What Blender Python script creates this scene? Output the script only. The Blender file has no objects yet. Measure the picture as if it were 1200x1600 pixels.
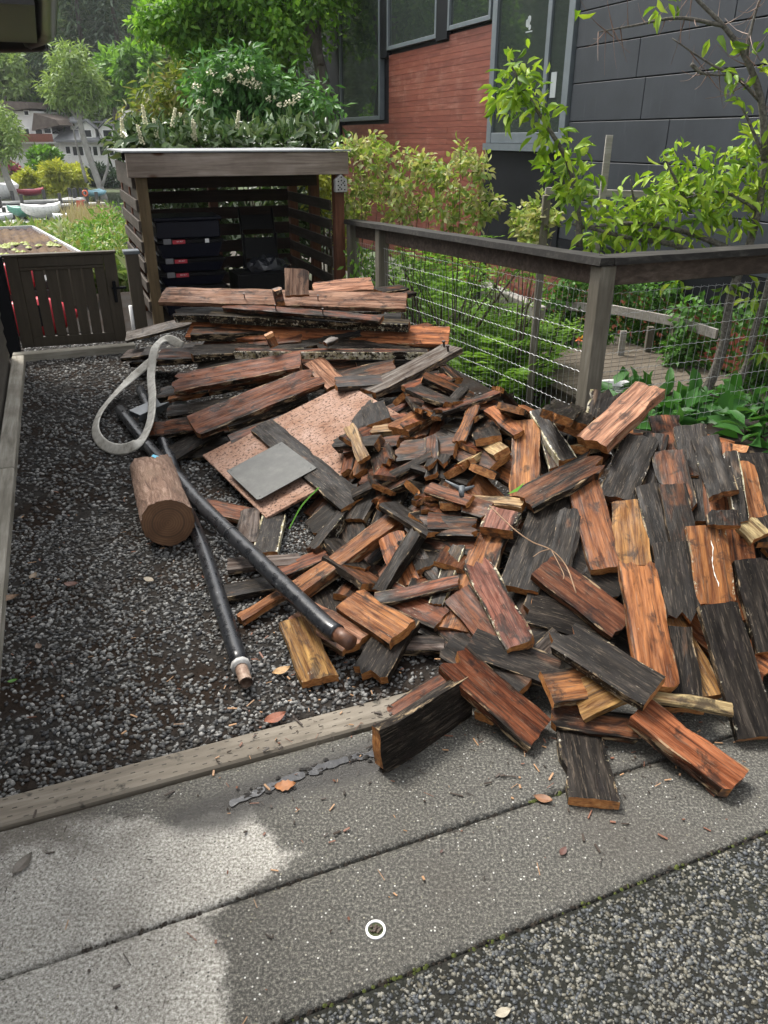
import bpy, bmesh, math, random
import numpy as np
from mathutils import Vector, Matrix, Quaternion
R = random.Random(11); NR = np.random.RandomState(5)
D = bpy.data; SC = bpy.context.scene; COL = SC.collection
rad = math.radians
# ------------------------------------------------ camera, sky, sun, exposure
cam = D.objects.new('camera', D.cameras.new('camera')); COL.objects.link(cam)
cam.location = (0, 0, 1.5); cam.rotation_euler = (rad(90 - 26), 0, 0)
cam.data.sensor_fit = 'VERTICAL'; cam.data.sensor_height = 32; cam.data.lens = 24
cam.data.clip_start = .05; cam.data.clip_end = 2000
SC.camera = cam
SUN_EL, SUN_AZ = 58, -48            # azimuth from +Y, clockwise positive
w = D.worlds.new('World'); SC.world = w; w.use_nodes = True
wn = w.node_tree; bg = wn.nodes['Background']
sk = wn.nodes.new('ShaderNodeTexSky'); sk.sky_type = 'NISHITA'; sk.sun_disc = False
sk.sun_elevation = rad(SUN_EL); sk.sun_rotation = rad(SUN_AZ); sk.dust_density = 4; sk.air_density = 1.0; sk.ozone_density = .6
hs = wn.nodes.new('ShaderNodeHueSaturation'); hs.inputs['Saturation'].default_value = .16
wn.links.new(sk.outputs[0], hs.inputs['Color']); wn.links.new(hs.outputs[0], bg.inputs[0])
bg.inputs[1].default_value = .15
sl = D.lights.new('sun', 'SUN'); sl.energy = 1.5; sl.angle = rad(12); sl.color = (1, .94, .85)
so = D.objects.new('sun', sl); COL.objects.link(so)
dv = Vector((math.sin(rad(SUN_AZ)) * math.cos(rad(SUN_EL)), math.cos(rad(SUN_AZ)) * math.cos(rad(SUN_EL)), math.sin(rad(SUN_EL))))
so.rotation_euler = dv.to_track_quat('Z', 'Y').to_euler(); so.location = (0, 0, 30)
SC.view_settings.view_transform = 'Standard'; SC.view_settings.look = 'None'
SC.view_settings.exposure = 1.42; SC.view_settings.gamma = 1; SC.view_settings.use_curve_mapping = False
# ------------------------------------------------ measuring helpers: photo measurements to metres
TH = rad(26); CA = np.array([0, 0, 1.5])
def ray(px, py):
    u, v = px - 600, py - 800
    return np.array([u, 1200 * math.cos(TH) - v * math.sin(TH), -1200 * math.sin(TH) - v * math.cos(TH)])
def P(px, py, z=0.):
    d = ray(px, py); return Vector(CA + d * ((z - 1.5) / d[2]))
def PY(px, py, Y):
    d = ray(px, py); return Vector(CA + d * (Y / d[1]))
SA = rad(21.7); CS, SN = math.cos(SA), math.sin(SA)
def W(s, t, z=0.): return Vector((s * CS - t * SN, s * SN + t * CS, z))
def ST(p): return (p[0] * CS + p[1] * SN, -p[0] * SN + p[1] * CS)
def onS(px, py, S):
    d = ray(px, py); k = S / (d[0] * CS + d[1] * SN); p = CA + d * k
    return (-p[0] * SN + p[1] * CS, p[2])
# ------------------------------------------------ objects
def tag(o, label=None, cat=None, group=None, kind=None):
    if label: o['label'] = label
    if cat: o['category'] = cat
    if group: o['group'] = group
    if kind: o['kind'] = kind
    return o
def thing(name, label, cat, loc=(0, 0, 0), rz=0., group=None):
    o = D.objects.new(name, None); COL.objects.link(o); o.location = loc; o.rotation_euler = (0, 0, rz)
    o.empty_display_size = .1
    return tag(o, label, cat, group)
def link(name, me, mt=None, parent=None, smooth=False):
    o = D.objects.new(name, me); COL.objects.link(o)
    if mt is not None:
        for m in (mt if isinstance(mt, (list, tuple)) else [mt]): me.materials.append(m)
    if parent: o.parent = parent
    if smooth: me.polygons.foreach_set('use_smooth', [True] * len(me.polygons))
    return o
def npmesh(name, V, T):
    me = D.meshes.new(name); V = np.asarray(V, np.float32).reshape(-1, 3); T = np.asarray(T, np.int32); n, k = T.shape
    me.vertices.add(len(V)); me.vertices.foreach_set('co', V.ravel())
    me.loops.add(n * k); me.loops.foreach_set('vertex_index', T.ravel())
    me.polygons.add(n); me.polygons.foreach_set('loop_start', np.arange(0, n * k, k, dtype=np.int32))
    me.polygons.foreach_set('loop_total', np.full(n, k, np.int32)); me.update(calc_edges=True); return me
class MB:
    """collects boxes, tubes, lathes for ONE mesh"""
    def __init__(s): s.v = []; s.f = []; s.m = []
    def add(s, vs, fs, mi=0):
        n = len(s.v); s.v += [tuple(v) for v in vs]; s.f += [tuple(i + n for i in f) for f in fs]; s.m += [mi] * len(fs); return s
    def box(s, x0, x1, y0, y1, z0, z1, mi=0, mat=None):
        vs = [Vector((x, y, z)) for z in (z0, z1) for y in (y0, y1) for x in (x0, x1)]
        if mat: vs = [mat @ v for v in vs]
        return s.add(vs, [(0, 2, 3, 1), (4, 5, 7, 6), (0, 1, 5, 4), (2, 6, 7, 3), (0, 4, 6, 2), (1, 3, 7, 5)], mi)
    def bar(s, a, b, wd, th, up=(0, 0, 1), mi=0, jit=0.):
        a = Vector(a); b = Vector(b); d = (b - a); L = d.length; d.normalize(); up = Vector(up)
        sd = d.cross(up); sd.normalize(); up = sd.cross(d)
        m = Matrix((d, sd, up)).transposed().to_4x4(); m.translation = a
        return s.box(0, L, -wd / 2, wd / 2, -th / 2, th / 2, mi, m)
    def tube(s, pts, r, n=6, mi=0, caps=True):
        pts = [Vector(p) for p in pts]; k = len(pts)
        rs = r if isinstance(r, (list, tuple)) else [r] * k
        vs = []; fs = []; ref = Vector((0, 0, 1)); prev = None
        for i, p in enumerate(pts):
            d = (pts[min(i + 1, k - 1)] - pts[max(i - 1, 0)]).normalized()
            if prev is None:
                a = d.cross(ref)
                if a.length < .05: a = d.cross(Vector((1, 0, 0)))
            else: a = prev - d * prev.dot(d)
            a.normalize(); prev = a; b = d.cross(a)
            for j in range(n):
                t = 2 * math.pi * j / n; vs.append(p + (a * math.cos(t) + b * math.sin(t)) * rs[i])
        for i in range(k - 1):
            for j in range(n): fs.append((i * n + j, i * n + (j + 1) % n, (i + 1) * n + (j + 1) % n, (i + 1) * n + j))
        if caps: fs += [tuple(range(n))[::-1], tuple((k - 1) * n + j for j in range(n))]
        return s.add(vs, fs, mi)
    def prism(s, poly, y0, y1, mi=0, mat=None):
        n = len(poly); vs = [Vector((x, y0, z)) for x, z in poly] + [Vector((x, y1, z)) for x, z in poly]
        if mat: vs = [mat @ v for v in vs]
        return s.add(vs, [tuple(range(n))[::-1], tuple(range(n, 2 * n))] + [(i, (i + 1) % n, n + (i + 1) % n, n + i) for i in range(n)], mi)
    def build(s, name, mt, parent=None, smooth=False, bevel=0.):
        me = D.meshes.new(name); me.from_pydata(s.v, [], s.f); me.update()
        if any(s.m): me.polygons.foreach_set('material_index', s.m)
        bm = bmesh.new(); bm.from_mesh(me); bmesh.ops.recalc_face_normals(bm, faces=bm.faces)
        if bevel: bmesh.ops.bevel(bm, geom=list(bm.edges), offset=bevel, segments=1, affect='EDGES', clamp_overlap=True)
        bm.to_mesh(me); bm.free()
        return link(name, me, mt, parent, smooth)
def bez(pts, n=24):
    """Catmull-Rom through pts"""
    pts = [np.array(p, float) for p in pts]; q = [2 * pts[0] - pts[1]] + pts + [2 * pts[-1] - pts[-2]]; out = []
    seg = len(pts) - 1
    for i in range(n + 1):
        x = i / n * seg; k = min(int(x), seg - 1); t = x - k; a, b, c, d = q[k:k + 4]
        out.append(Vector(.5 * (2 * b + (c - a) * t + (2 * a - 5 * b + 4 * c - d) * t * t + (3 * b - a - 3 * c + d) * t ** 3)))
    return out
# ------------------------------------------------ materials
class N:
    def __init__(s, name):
        s.m = D.materials.new(name); s.m.use_nodes = True; s.t = s.m.node_tree; s.b = s.t.nodes['Principled BSDF']; s.o = s.t.nodes['Material Output']
    def n(s, typ, **kw):
        x = s.t.nodes.new('ShaderNode' + typ)
        for k, v in kw.items(): setattr(x, k, v)
        return x
    def l(s, a, b): s.t.links.new(a, b)
    def coord(s, kind='Object', scale=(1, 1, 1), rnd=0., rot=(0, 0, 0)):
        c = s.n('TexCoord'); mp = s.n('Mapping'); mp.inputs['Scale'].default_value = scale; mp.inputs['Rotation'].default_value = rot
        src = c.outputs[kind]
        if rnd:
            oi = s.n('ObjectInfo'); mu = s.n('VectorMath', operation='SCALE'); cv = s.n('CombineXYZ')
            for i in range(3): s.l(oi.outputs['Random'], cv.inputs[i])
            s.l(cv.outputs[0], mu.inputs[0]); mu.inputs['Scale'].default_value = rnd
            ad = s.n('VectorMath', operation='ADD'); s.l(src, ad.inputs[0]); s.l(mu.outputs[0], ad.inputs[1]); src = ad.outputs[0]
        s.l(src, mp.inputs[0]); return mp.outputs[0]
    def noise(s, vec, scale=5, det=4, rough=.6, dist=0.):
        x = s.n('TexNoise'); x.inputs['Scale'].default_value = scale; x.inputs['Detail'].default_value = det; x.inputs['Roughness'].default_value = rough
        x.inputs['Distortion'].default_value = dist; s.l(vec, x.inputs['Vector']); return x.outputs['Fac']
    def vor(s, vec, scale, feat='F1', out='Distance'):
        x = s.n('TexVoronoi', feature=feat); x.inputs['Scale'].default_value = scale; s.l(vec, x.inputs['Vector']); return x.outputs[out]
    def ramp(s, fac, stops, interp='LINEAR'):
        x = s.n('ValToRGB'); cr = x.color_ramp; cr.interpolation = interp
        while len(cr.elements) < len(stops): cr.elements.new(.5)
        for e, (p, c) in zip(cr.elements, stops):
            e.position = p; e.color = (c, c, c, 1) if not isinstance(c, (tuple, list)) else (*c, 1)
        s.l(fac, x.inputs[0]); return x.outputs[0]
    def mix(s, fac, a, b, mode='MIX'):
        x = s.n('MixRGB', blend_type=mode)
        for i, v in enumerate((fac, a, b)):
            if isinstance(v, (int, float)): x.inputs[i].default_value = v if i == 0 else (v, v, v, 1)
            elif isinstance(v, (tuple, list)): x.inputs[i].default_value = (*v, 1)
            else: s.l(v, x.inputs[i])
        return x.outputs[0]
    def math(s, op, a, b=0.):
        x = s.n('Math', operation=op)
        for i, v in enumerate((a, b)):
            if isinstance(v, (int, float)): x.inputs[i].default_value = v
            else: s.l(v, x.inputs[i])
        return x.outputs[0]
    def sstep(s, v, a, b):
        x = s.n('MapRange', interpolation_type='SMOOTHSTEP'); s.l(v, x.inputs[0]); x.inputs[1].default_value = a; x.inputs[2].default_value = b; return x.outputs[0]
    def col(s, c):
        if isinstance(c, (tuple, list)): s.b.inputs['Base Color'].default_value = (*c, 1)
        else: s.l(c, s.b.inputs['Base Color'])
    def rough(s, v):
        if isinstance(v, (int, float)): s.b.inputs['Roughness'].default_value = v
        else: s.l(v, s.b.inputs['Roughness'])
    def bump(s, h, dist=.002, st=.6):
        x = s.n('Bump'); x.inputs['Distance'].default_value = dist; x.inputs['Strength'].default_value = st; s.l(h, x.inputs['Height']); s.l(x.outputs[0], s.b.inputs['Normal'])
def mat(name, c1, c2=None, scale=8, stretch=(1, 1, 1), rough=.6, bump=.002, metal=0., rnd=0., spec=.5, det=5):
    k = N(name); v = k.coord('Object', stretch, rnd); f = k.noise(v, scale, det)
    k.col(k.ramp(f, [(.3, c1), (.7, c2 or tuple(min(1, x * 1.5) for x in c1))])); k.rough(rough)
    k.b.inputs['Metallic'].default_value = metal; k.b.inputs['Specular IOR Level'].default_value = spec
    if bump: k.bump(f, bump)
    return k.m
def leafmat(name, cols, trans=.35, rough=.5, spec=.3):
    """one colour per leaf out of cols"""
    k = N(name); g = k.n('NewGeometry'); n = len(cols)
    st = [(i / max(1, n - 1), c) for i, c in enumerate(cols)]
    c = k.ramp(g.outputs['Random Per Island'], st); k.col(c); k.rough(rough); k.b.inputs['Specular IOR Level'].default_value = spec
    tr = k.n('BsdfTranslucent'); k.l(k.mix(1., c, (1., 1., .55), 'MULTIPLY'), tr.inputs[0])
    ms = k.n('MixShader'); ms.inputs[0].default_value = trans; k.l(k.b.outputs[0], ms.inputs[1]); k.l(tr.outputs[0], ms.inputs[2]); k.l(ms.outputs[0], k.o.inputs[0])
    return k.m
def woodmat(name, c1, c2, c3, rough=.6, sx=2., sy=26., spec=.4, knots=False, bumpd=.0015, axis=0, mossy=0.):
    k = N(name); st = [sy, sy, sy]; st[axis] = sx
    v = k.coord('Object', tuple(st), 31.); f = k.noise(v, 1.6, 6, .65, .4); g = k.noise(k.coord('Object', (1.5, 1.5, 1.5), 17.), 2.2, 3)
    c = k.ramp(f, [(.28, c1), (.5, c2), (.72, c3)]); c = k.mix(k.sstep(g, .35, .7), c, k.mix(.55, c, c1)) 
    if knots:
        d = k.vor(k.coord('Object', (2.2, 5, 5), 9.), 1.); kn = k.sstep(d, .16, .06); c = k.mix(kn, c, (.09, .04, .02))
    if mossy:
        mm = k.sstep(k.noise(k.coord('Object', (1, 1, 1), 7.), 14, 5), .62 - mossy * .2, .75 - mossy * .2); c = k.mix(mm, c, (.02, .02, .016))
    k.col(c); k.rough(rough); k.b.inputs['Specular IOR Level'].default_value = spec; k.bump(f, bumpd); return k.m
# pile boards: fresh wood hue = object colour, alpha = share of fresh wood, custom props lichen / pale
def boardmat():
    k = N('split_cedar'); oi = k.n('ObjectInfo'); at = k.n('Attribute', attribute_type='OBJECT', attribute_name='lichen')
    v = k.coord('Object', (3., 34., 34.), 43.); gr = k.noise(v, 1.5, 7, .68, .5)
    vp = k.coord('Object', (4., 11., 11.), 77.); pa = k.noise(vp, 1.3, 5, .6, .8)
    fine = k.noise(k.coord('Object', (14., 160., 160.), 13.), 1.2, 4, .7)
    dark = k.ramp(gr, [(.34, (.0028, .0021, .0016)), (.46, (.0075, .0058, .0044)), (.56, (.0165, .013, .010)), (.68, (.048, .039, .031))])
    hue = oi.outputs['Color']
    str_ = k.noise(k.coord('Object', (1.2, 62., 62.), 91.), 1.3, 5, .72, .3)
    fresh = k.mix(1., hue, k.ramp(gr, [(.3, (.09, .05, .035)), (.42, (.26, .20, .165)), (.53, (.50, .46, .43)), (.64, (.8, .78, .74)), (.76, (1.1, 1.15, 1.1))]), 'MULTIPLY')
    fresh = k.mix(k.sstep(str_, .53, .64), fresh, k.mix(.75, fresh, (.018, .010, .007)))
    ob = k.n('TexCoord'); sp = k.n('SeparateXYZ'); k.l(ob.outputs['Object'], sp.inputs[0]); hw = k.n('Attribute', attribute_type='OBJECT', attribute_name='half_width'); ed = k.sstep(k.math('DIVIDE', k.math('ABSOLUTE', sp.outputs[1]), hw.outputs['Fac']), .72, 1.)
    m = k.sstep(k.math('SUBTRACT', k.math('ADD', pa, k.math('SUBTRACT', oi.outputs['Alpha'], .5)), k.math('MULTIPLY', ed, .16)), .40, .60)
    c = k.mix(m, dark, fresh)
    # charred cross bands and dark stains
    st = k.sstep(k.noise(k.coord('Object', (11., 16., 16.), 29.), 1., 5, .65, .6), .52, .66); c = k.mix(k.math('MULTIPLY', st, .8), c, (.012, .009, .008))
    c = k.mix(k.sstep(fine, .54, .68), c, k.mix(.42, c, (.16, .125, .09)))
    wn_ = k.noise(k.coord('Object', (9., 40., 40.), 37.), 1.2, 5, .7); c = k.mix(k.math('MULTIPLY', k.sstep(k.math('ADD', wn_, k.math('MULTIPLY', k.math('SUBTRACT', ed, 1.), .35)), .52, .62), .8), c, (.30, .22, .13))
    # white flecks (fungus, scraps)
    fl = k.noise(k.coord('Object', (22., 120., 120.), 51.), 1.6, 5, .75); fm = k.noise(k.coord('Object', (1, 1, 1), 71.), 11, 3); c = k.mix(k.math('MULTIPLY', k.sstep(fl, .60, .70), k.sstep(fm, .54, .66)), c, (.30, .26, .20))
    # lichen crust, thickest along the long edges
    ln = k.noise(k.coord('Object', (1, 1, 1), 19.), 55, 6, .72)
    lm = k.sstep(k.math('ADD', ln, k.math('MULTIPLY', k.math('ADD', k.math('MULTIPLY', ed, 1.8), .5), at.outputs['Fac'])), .70, .80)
    lc = k.ramp(k.noise(k.coord('Object', (1, 1, 1), 3.), 30, 4), [(.35, (.2, .17, .07)), (.5, (.42, .38, .26)), (.65, (.62, .58, .5))])
    c = k.mix(lm, c, lc); k.col(c)
    k.rough(k.ramp(k.noise(vp, 2.3, 3), [(.35, .36), (.65, .68)])); aw = k.n('Attribute', attribute_type='OBJECT', attribute_name='wet'); k.l(aw.outputs['Fac'], k.b.inputs['Specular IOR Level'])
    k.bump(k.math('ADD', k.math('ADD', gr, k.math('MULTIPLY', fine, .4)), k.math('MULTIPLY', lm, .5)), .0035, .8); return k.m
def endmat():
    k = N('sawn_end_grain'); oi = k.n('ObjectInfo'); at = k.n('Attribute', attribute_type='OBJECT', attribute_name='pale')
    v = k.coord('Object', (60, 60, 160), 23.); f = k.noise(v, 1, 5); br = k.noise(k.coord('Object', (40, 22, 22), 61.), 1, 3)
    c1 = k.ramp(f, [(.3, (.13, .045, .012)), (.5, (.33, .13, .035)), (.7, (.48, .25, .09))])
    c2 = k.ramp(f, [(.3, (.03, .018, .011)), (.7, (.11, .055, .03))])
    m = k.sstep(k.math('ADD', br, k.math('SUBTRACT', at.outputs['Fac'], .5)), .38, .6)
    k.col(k.mix(m, c2, c1)); k.rough(.6); k.bump(f, .002); return k.m
M_BOARD, M_END = boardmat(), endmat()
BOARDS = [
(1.294,2.350,0.329,0.7447,0.1630,-0.1786,0.6220,0.386,0.114,0.030,'D','half buried black board beside the red orange board right of the white streaked board',0),
(0.462,2.556,0.214,0.5272,0.0008,-0.1744,0.8316,0.407,0.125,0.030,'B','',0),
(-0.718,5.025,0.473,0.9952,0.0057,0.0100,-0.0971,0.749,0.128,0.030,'R','',0),
(1.419,2.243,0.271,0.0604,0.0942,-0.2645,0.9579,0.332,0.139,0.030,'D','',0),
(-0.367,3.886,0.163,0.9901,0.1177,-0.0459,-0.0619,0.628,0.108,0.030,'D','half buried black board beside the dark upright board with a yellow lichen line',0),
(0.004,4.055,0.264,0.9836,0.1025,-0.1106,-0.0995,0.719,0.135,0.030,'R','half buried reddish board beside the short pinkish board lying across the top corner',0),
(0.351,2.180,0.062,0.0572,-0.1209,-0.1717,0.9760,0.367,0.131,0.030,'D','',0),
(0.359,3.075,0.315,0.9685,0.0311,-0.1242,0.2135,0.429,0.124,0.030,'R','',0),
(0.686,3.135,0.383,0.9924,-0.1038,0.0061,0.0662,0.404,0.130,0.030,'D','',0),
(-0.897,3.886,0.107,0.9750,0.1955,-0.0733,-0.0765,0.810,0.117,0.030,'R','half buried reddish board beside the stubby red board under the left end of the wide',0),
(-0.472,3.534,0.057,0.9688,0.0592,-0.1510,0.1875,0.320,0.114,0.030,'D','half buried black board beside the dark red plank in shadow just behind the speckled sheet',0),
(0.226,2.807,0.212,0.5978,-0.0768,-0.2412,0.7606,0.291,0.135,0.030,'R','',0),
(0.813,2.555,0.272,0.9046,0.1233,-0.1733,0.3695,0.359,0.114,0.030,'O','',0),
(-0.200,4.344,0.327,0.9784,0.1840,-0.0470,0.0821,0.727,0.134,0.030,'B','half buried brown board beside the brown plank in shadow under the long grey slanting board',0),
(-0.326,3.624,0.118,0.0874,-0.1173,-0.0601,0.9874,0.422,0.120,0.030,'B','half buried brown board beside the dark board filling the shadow between the two wide red',0),
(1.355,2.872,0.314,0.8441,-0.1101,0.2651,0.4529,0.440,0.108,0.030,'B','',0),
(0.972,2.076,0.107,0.9454,0.2163,-0.1139,0.2154,0.402,0.129,0.030,'D','',0),
(-0.593,5.283,0.369,0.9535,-0.2856,0.0938,0.0221,0.880,0.111,0.030,'D','',0),
(1.319,3.049,0.233,0.9079,-0.1681,0.2492,0.2923,0.369,0.136,0.030,'B','',0),
(-0.592,4.882,0.460,0.9941,0.1044,-0.0297,0.0073,0.702,0.112,0.030,'R','',0),
(1.778,1.991,0.049,0.8345,0.2210,-0.0085,0.5046,0.315,0.111,0.030,'R','',0),
(0.813,3.658,0.072,0.7946,-0.0276,0.2279,0.5621,0.399,0.106,0.030,'B','',0),
(1.703,2.272,0.220,0.9312,0.2454,0.0973,0.2512,0.285,0.118,0.030,'B','',0),
(0.953,2.759,0.376,0.7540,0.0095,-0.1000,0.6492,0.337,0.109,0.030,'D','',0),
(1.521,1.828,0.042,0.4812,0.0636,-0.1315,0.8644,0.374,0.101,0.030,'B','',0),
(1.370,2.680,0.383,0.7663,0.0163,0.1594,0.6222,0.361,0.110,0.030,'D','',0),
(0.604,2.836,0.331,0.6474,0.0434,-0.1564,0.7446,0.344,0.122,0.030,'D','half buried black board beside the thin lichen stick beside the two tone board',0),
(1.975,2.107,0.057,0.9624,0.1923,0.1432,0.1273,0.326,0.114,0.030,'B','',0),
(1.478,2.577,0.374,0.9522,0.0087,0.1867,0.2417,0.304,0.121,0.030,'B','',0),
(0.706,2.691,0.305,0.8980,0.1199,-0.1312,0.4025,0.444,0.133,0.030,'R','half buried reddish board beside the big matt black board leaning left at the right crest',0),
(1.994,2.496,0.148,0.0563,0.2542,0.0352,0.9649,0.465,0.104,0.030,'B','',0),
(1.687,2.474,0.290,0.7441,0.1486,0.1173,0.6407,0.334,0.139,0.030,'D','',0),
(1.639,2.742,0.253,0.0767,0.1927,0.2308,0.9507,0.315,0.122,0.030,'B','',0),
(-0.649,3.607,0.047,0.5589,-0.0594,-0.1785,0.8076,0.325,0.134,0.030,'B','half buried brown board beside the wide slanting red brown plank just above the speckled sheet',0),
(1.821,2.655,0.222,-0.0007,0.2490,0.1685,0.9537,0.385,0.112,0.030,'B','',0),
(-0.251,3.235,0.080,0.2313,-0.1881,-0.1658,0.9400,0.338,0.131,0.030,'O','half buried orange board beside the thin red board overlapping the right side of the speckled',0),
(0.782,2.811,0.381,0.7878,0.0471,-0.1251,0.6013,0.347,0.134,0.030,'D','half buried black board beside the pale board end under the pink split board',0),
(-0.122,3.264,0.166,0.2510,-0.2002,-0.1284,0.9383,0.346,0.133,0.030,'B','half buried brown board beside the reddish orange board pointing down beside the speckled sheet',0),
(0.096,2.698,0.137,0.9299,0.0499,-0.2766,0.2370,0.485,0.117,0.030,'B','half buried brown board beside the board with scorched orange grain in the dark hollow',0),
(0.493,3.114,0.393,0.3533,-0.0985,-0.0216,0.9300,0.384,0.140,0.030,'O','half buried orange board beside the black faced board with a vivid orange top edge',0),
(1.387,1.871,0.059,0.6248,0.1012,-0.1583,0.7579,0.349,0.102,0.030,'B','',0),
(-0.199,3.108,0.106,0.9034,0.0599,-0.2718,0.3263,0.364,0.113,0.030,'B','half buried brown board beside the dark grey board at the lower right corner',0),
(1.282,3.277,0.102,0.3105,0.0782,0.2903,0.9018,0.419,0.135,0.030,'B','',0),
(1.211,2.568,0.403,0.1690,-0.0970,-0.0867,0.9770,0.418,0.125,0.030,'D','',0),
(-0.225,3.433,0.171,0.4007,-0.1535,-0.1174,0.8956,0.418,0.125,0.030,'B','half buried brown board beside the dark horizontal board overlapping the right edge of the speckled',0),
(1.316,2.097,0.196,0.7730,0.2232,-0.2014,0.5587,0.494,0.104,0.030,'R','',0),
(1.064,3.120,0.305,0.6873,-0.0416,0.2806,0.6687,0.323,0.136,0.030,'B','',0),
(1.616,2.886,0.175,0.2886,0.1194,0.2759,0.9090,0.376,0.108,0.030,'R','',0),
(1.461,2.107,0.209,0.6702,0.2426,-0.1691,0.6808,0.402,0.112,0.030,'O','',0),
(-0.041,3.777,0.219,0.9853,0.0403,-0.1085,0.1259,0.863,0.112,0.030,'D','half buried black board beside the short dark board leaning over the lichen lined board',0),
(1.090,2.229,0.228,0.7092,0.0800,-0.2203,0.6649,0.363,0.137,0.030,'D','',0),
(1.488,3.201,0.058,0.2930,0.1408,0.2657,0.9076,0.377,0.100,0.030,'O','',0),
(-0.157,3.692,0.212,0.7951,-0.0452,-0.1503,0.5858,0.321,0.119,0.030,'D','half buried black board beside the short block with a cream painted edge',0),
(-0.897,4.057,0.175,0.9804,0.1716,-0.0927,-0.0283,0.621,0.101,0.030,'B','half buried brown board beside the dark brown board end under the wide dark red plank',0),
(0.066,2.510,0.064,0.8987,0.0059,-0.2244,0.3769,0.334,0.115,0.030,'R','half buried reddish board beside the narrow board on edge with a pale tip',0),
(1.259,2.767,0.410,0.6313,-0.0324,0.1465,0.7609,0.313,0.124,0.030,'D','',0),
(1.932,2.270,0.140,0.6773,0.2298,0.0468,0.6974,0.346,0.105,0.030,'B','',0),
(0.206,3.175,0.325,0.7976,-0.0418,-0.1723,0.5765,0.422,0.132,0.030,'B','half buried brown board beside the rotten dark board with mossy crumbs above the stub ends',0),
(-0.621,4.524,0.360,0.9835,0.1320,-0.0793,0.0952,0.989,0.106,0.030,'D','half buried black board beside the rotten mossy thick plank second from the top',0),
(-0.897,4.244,0.237,0.9824,0.1534,-0.1054,-0.0172,0.672,0.136,0.030,'O','half buried orange board beside the wide dark red plank with a cut left end',0),
(1.109,2.677,0.418,0.6162,-0.0523,-0.0658,0.7831,0.312,0.111,0.030,'D','',0),
(2.058,2.352,0.114,0.4344,0.2700,0.0352,0.8586,0.406,0.140,0.030,'B','',0),
(1.517,2.432,0.343,0.9750,0.1520,0.0875,0.1364,0.325,0.128,0.030,'O','',0),
(1.077,2.874,0.420,0.9930,-0.0854,0.0413,0.0709,0.310,0.113,0.030,'R','',0),
(-0.792,3.698,0.064,0.1079,-0.0997,-0.1977,0.9692,0.394,0.138,0.030,'D','half buried black board beside the small red board under the lower left corner',0),
(-0.471,3.395,0.075,0.9723,0.0755,-0.1746,0.1362,0.441,0.111,0.030,'B','half buried brown board beside the short board with cream lichen edge lying on the gravel',0),
(1.983,2.696,0.090,0.3690,0.1217,0.2749,0.8795,0.411,0.108,0.030,'B','',0),
(0.538,2.723,0.313,0.4266,-0.0436,-0.1811,0.8850,0.326,0.122,0.030,'O','half buried orange board beside the dark board with a vivid orange top end near',0),
(1.156,3.396,0.121,0.8265,-0.1292,0.2715,0.4760,0.461,0.107,0.030,'B','',0),
(-1.005,3.751,0.068,0.9209,0.1726,-0.1173,0.3294,0.347,0.123,0.030,'D','half buried black board beside the black board under the pale board end beside the strap',0),
(1.563,3.036,0.116,0.1511,0.1911,0.2321,0.9417,0.349,0.119,0.030,'B','',0),
(1.226,1.876,0.060,0.4720,0.0575,-0.2216,0.8513,0.304,0.135,0.030,'D','',0),
(-0.385,3.184,0.048,0.1077,-0.1519,-0.1320,0.9736,0.292,0.102,0.030,'O','half buried orange board beside the dark bark covered stick above the orange plank',0),
(1.586,2.143,0.213,0.3475,0.2212,-0.2036,0.8882,0.358,0.120,0.030,'D','',0),
(1.841,2.497,0.261,0.9510,0.0430,0.2040,0.2285,0.345,0.101,0.030,'D','',0),
(-0.198,4.761,0.479,0.9952,0.0910,-0.0370,0.0038,0.611,0.131,0.030,'D','half buried black board beside the short brown board sticking out behind the top plank toward',0),
(1.628,2.006,0.125,0.9595,0.2693,0.0797,0.0246,0.290,0.135,0.030,'B','',0),
(0.464,2.405,0.205,0.2615,-0.0280,-0.1907,0.9458,0.339,0.109,0.030,'B','half buried brown board beside the wide charcoal board sloping to the lower',0),
(1.840,2.366,0.240,0.8988,0.2111,0.1094,0.3683,0.364,0.126,0.030,'O','',0),
(1.213,2.955,0.373,0.3263,0.0786,0.2765,0.9005,0.404,0.107,0.030,'B','half buried brown board beside the large fresh split pinkish orange board sticking up',0),
(-0.043,4.478,0.393,0.9850,0.1674,0.0014,-0.0410,0.675,0.104,0.030,'D','half buried black board beside the long charred plank with orange patches across the middle',0),
(-0.801,4.650,0.378,0.9842,0.1491,-0.0689,-0.0665,0.631,0.119,0.030,'R','half buried reddish board beside the splintered red board lying on the rotten mossy plank',0),
(1.904,1.949,0.039,0.8965,0.1970,0.0324,0.3955,0.414,0.109,0.030,'B','',0),
(0.507,2.138,0.127,0.8302,0.0984,-0.1561,0.5261,0.342,0.123,0.030,'B','half buried brown board beside the board with flaking bark and lichen in the lower centre',0),
(1.933,2.816,0.081,0.4110,0.0622,0.2941,0.8607,0.319,0.105,0.030,'R','',0),
(0.615,2.571,0.285,-0.0007,-0.0861,-0.1715,0.9814,0.346,0.128,0.030,'B','half buried brown board beside the pale yellow split piece beside the green leaf',0),
(0.787,1.935,0.061,0.3675,0.0746,-0.1842,0.9086,0.298,0.138,0.030,'D','half buried black board beside the black slanting board with an orange end in the lower',0),
(1.516,2.784,0.327,0.9382,-0.1755,0.2441,0.1717,0.419,0.101,0.030,'B','half buried brown board beside the dark board with a nail hole lying over the pinkish',0),
(1.834,2.171,0.164,0.8887,0.2416,0.0441,0.3871,0.303,0.136,0.030,'R','',0),
(0.667,2.981,0.399,0.9534,0.0537,-0.0434,0.2937,0.327,0.135,0.030,'D','half buried black board beside the tall two tone board, black at the top and orange',0),
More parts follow.
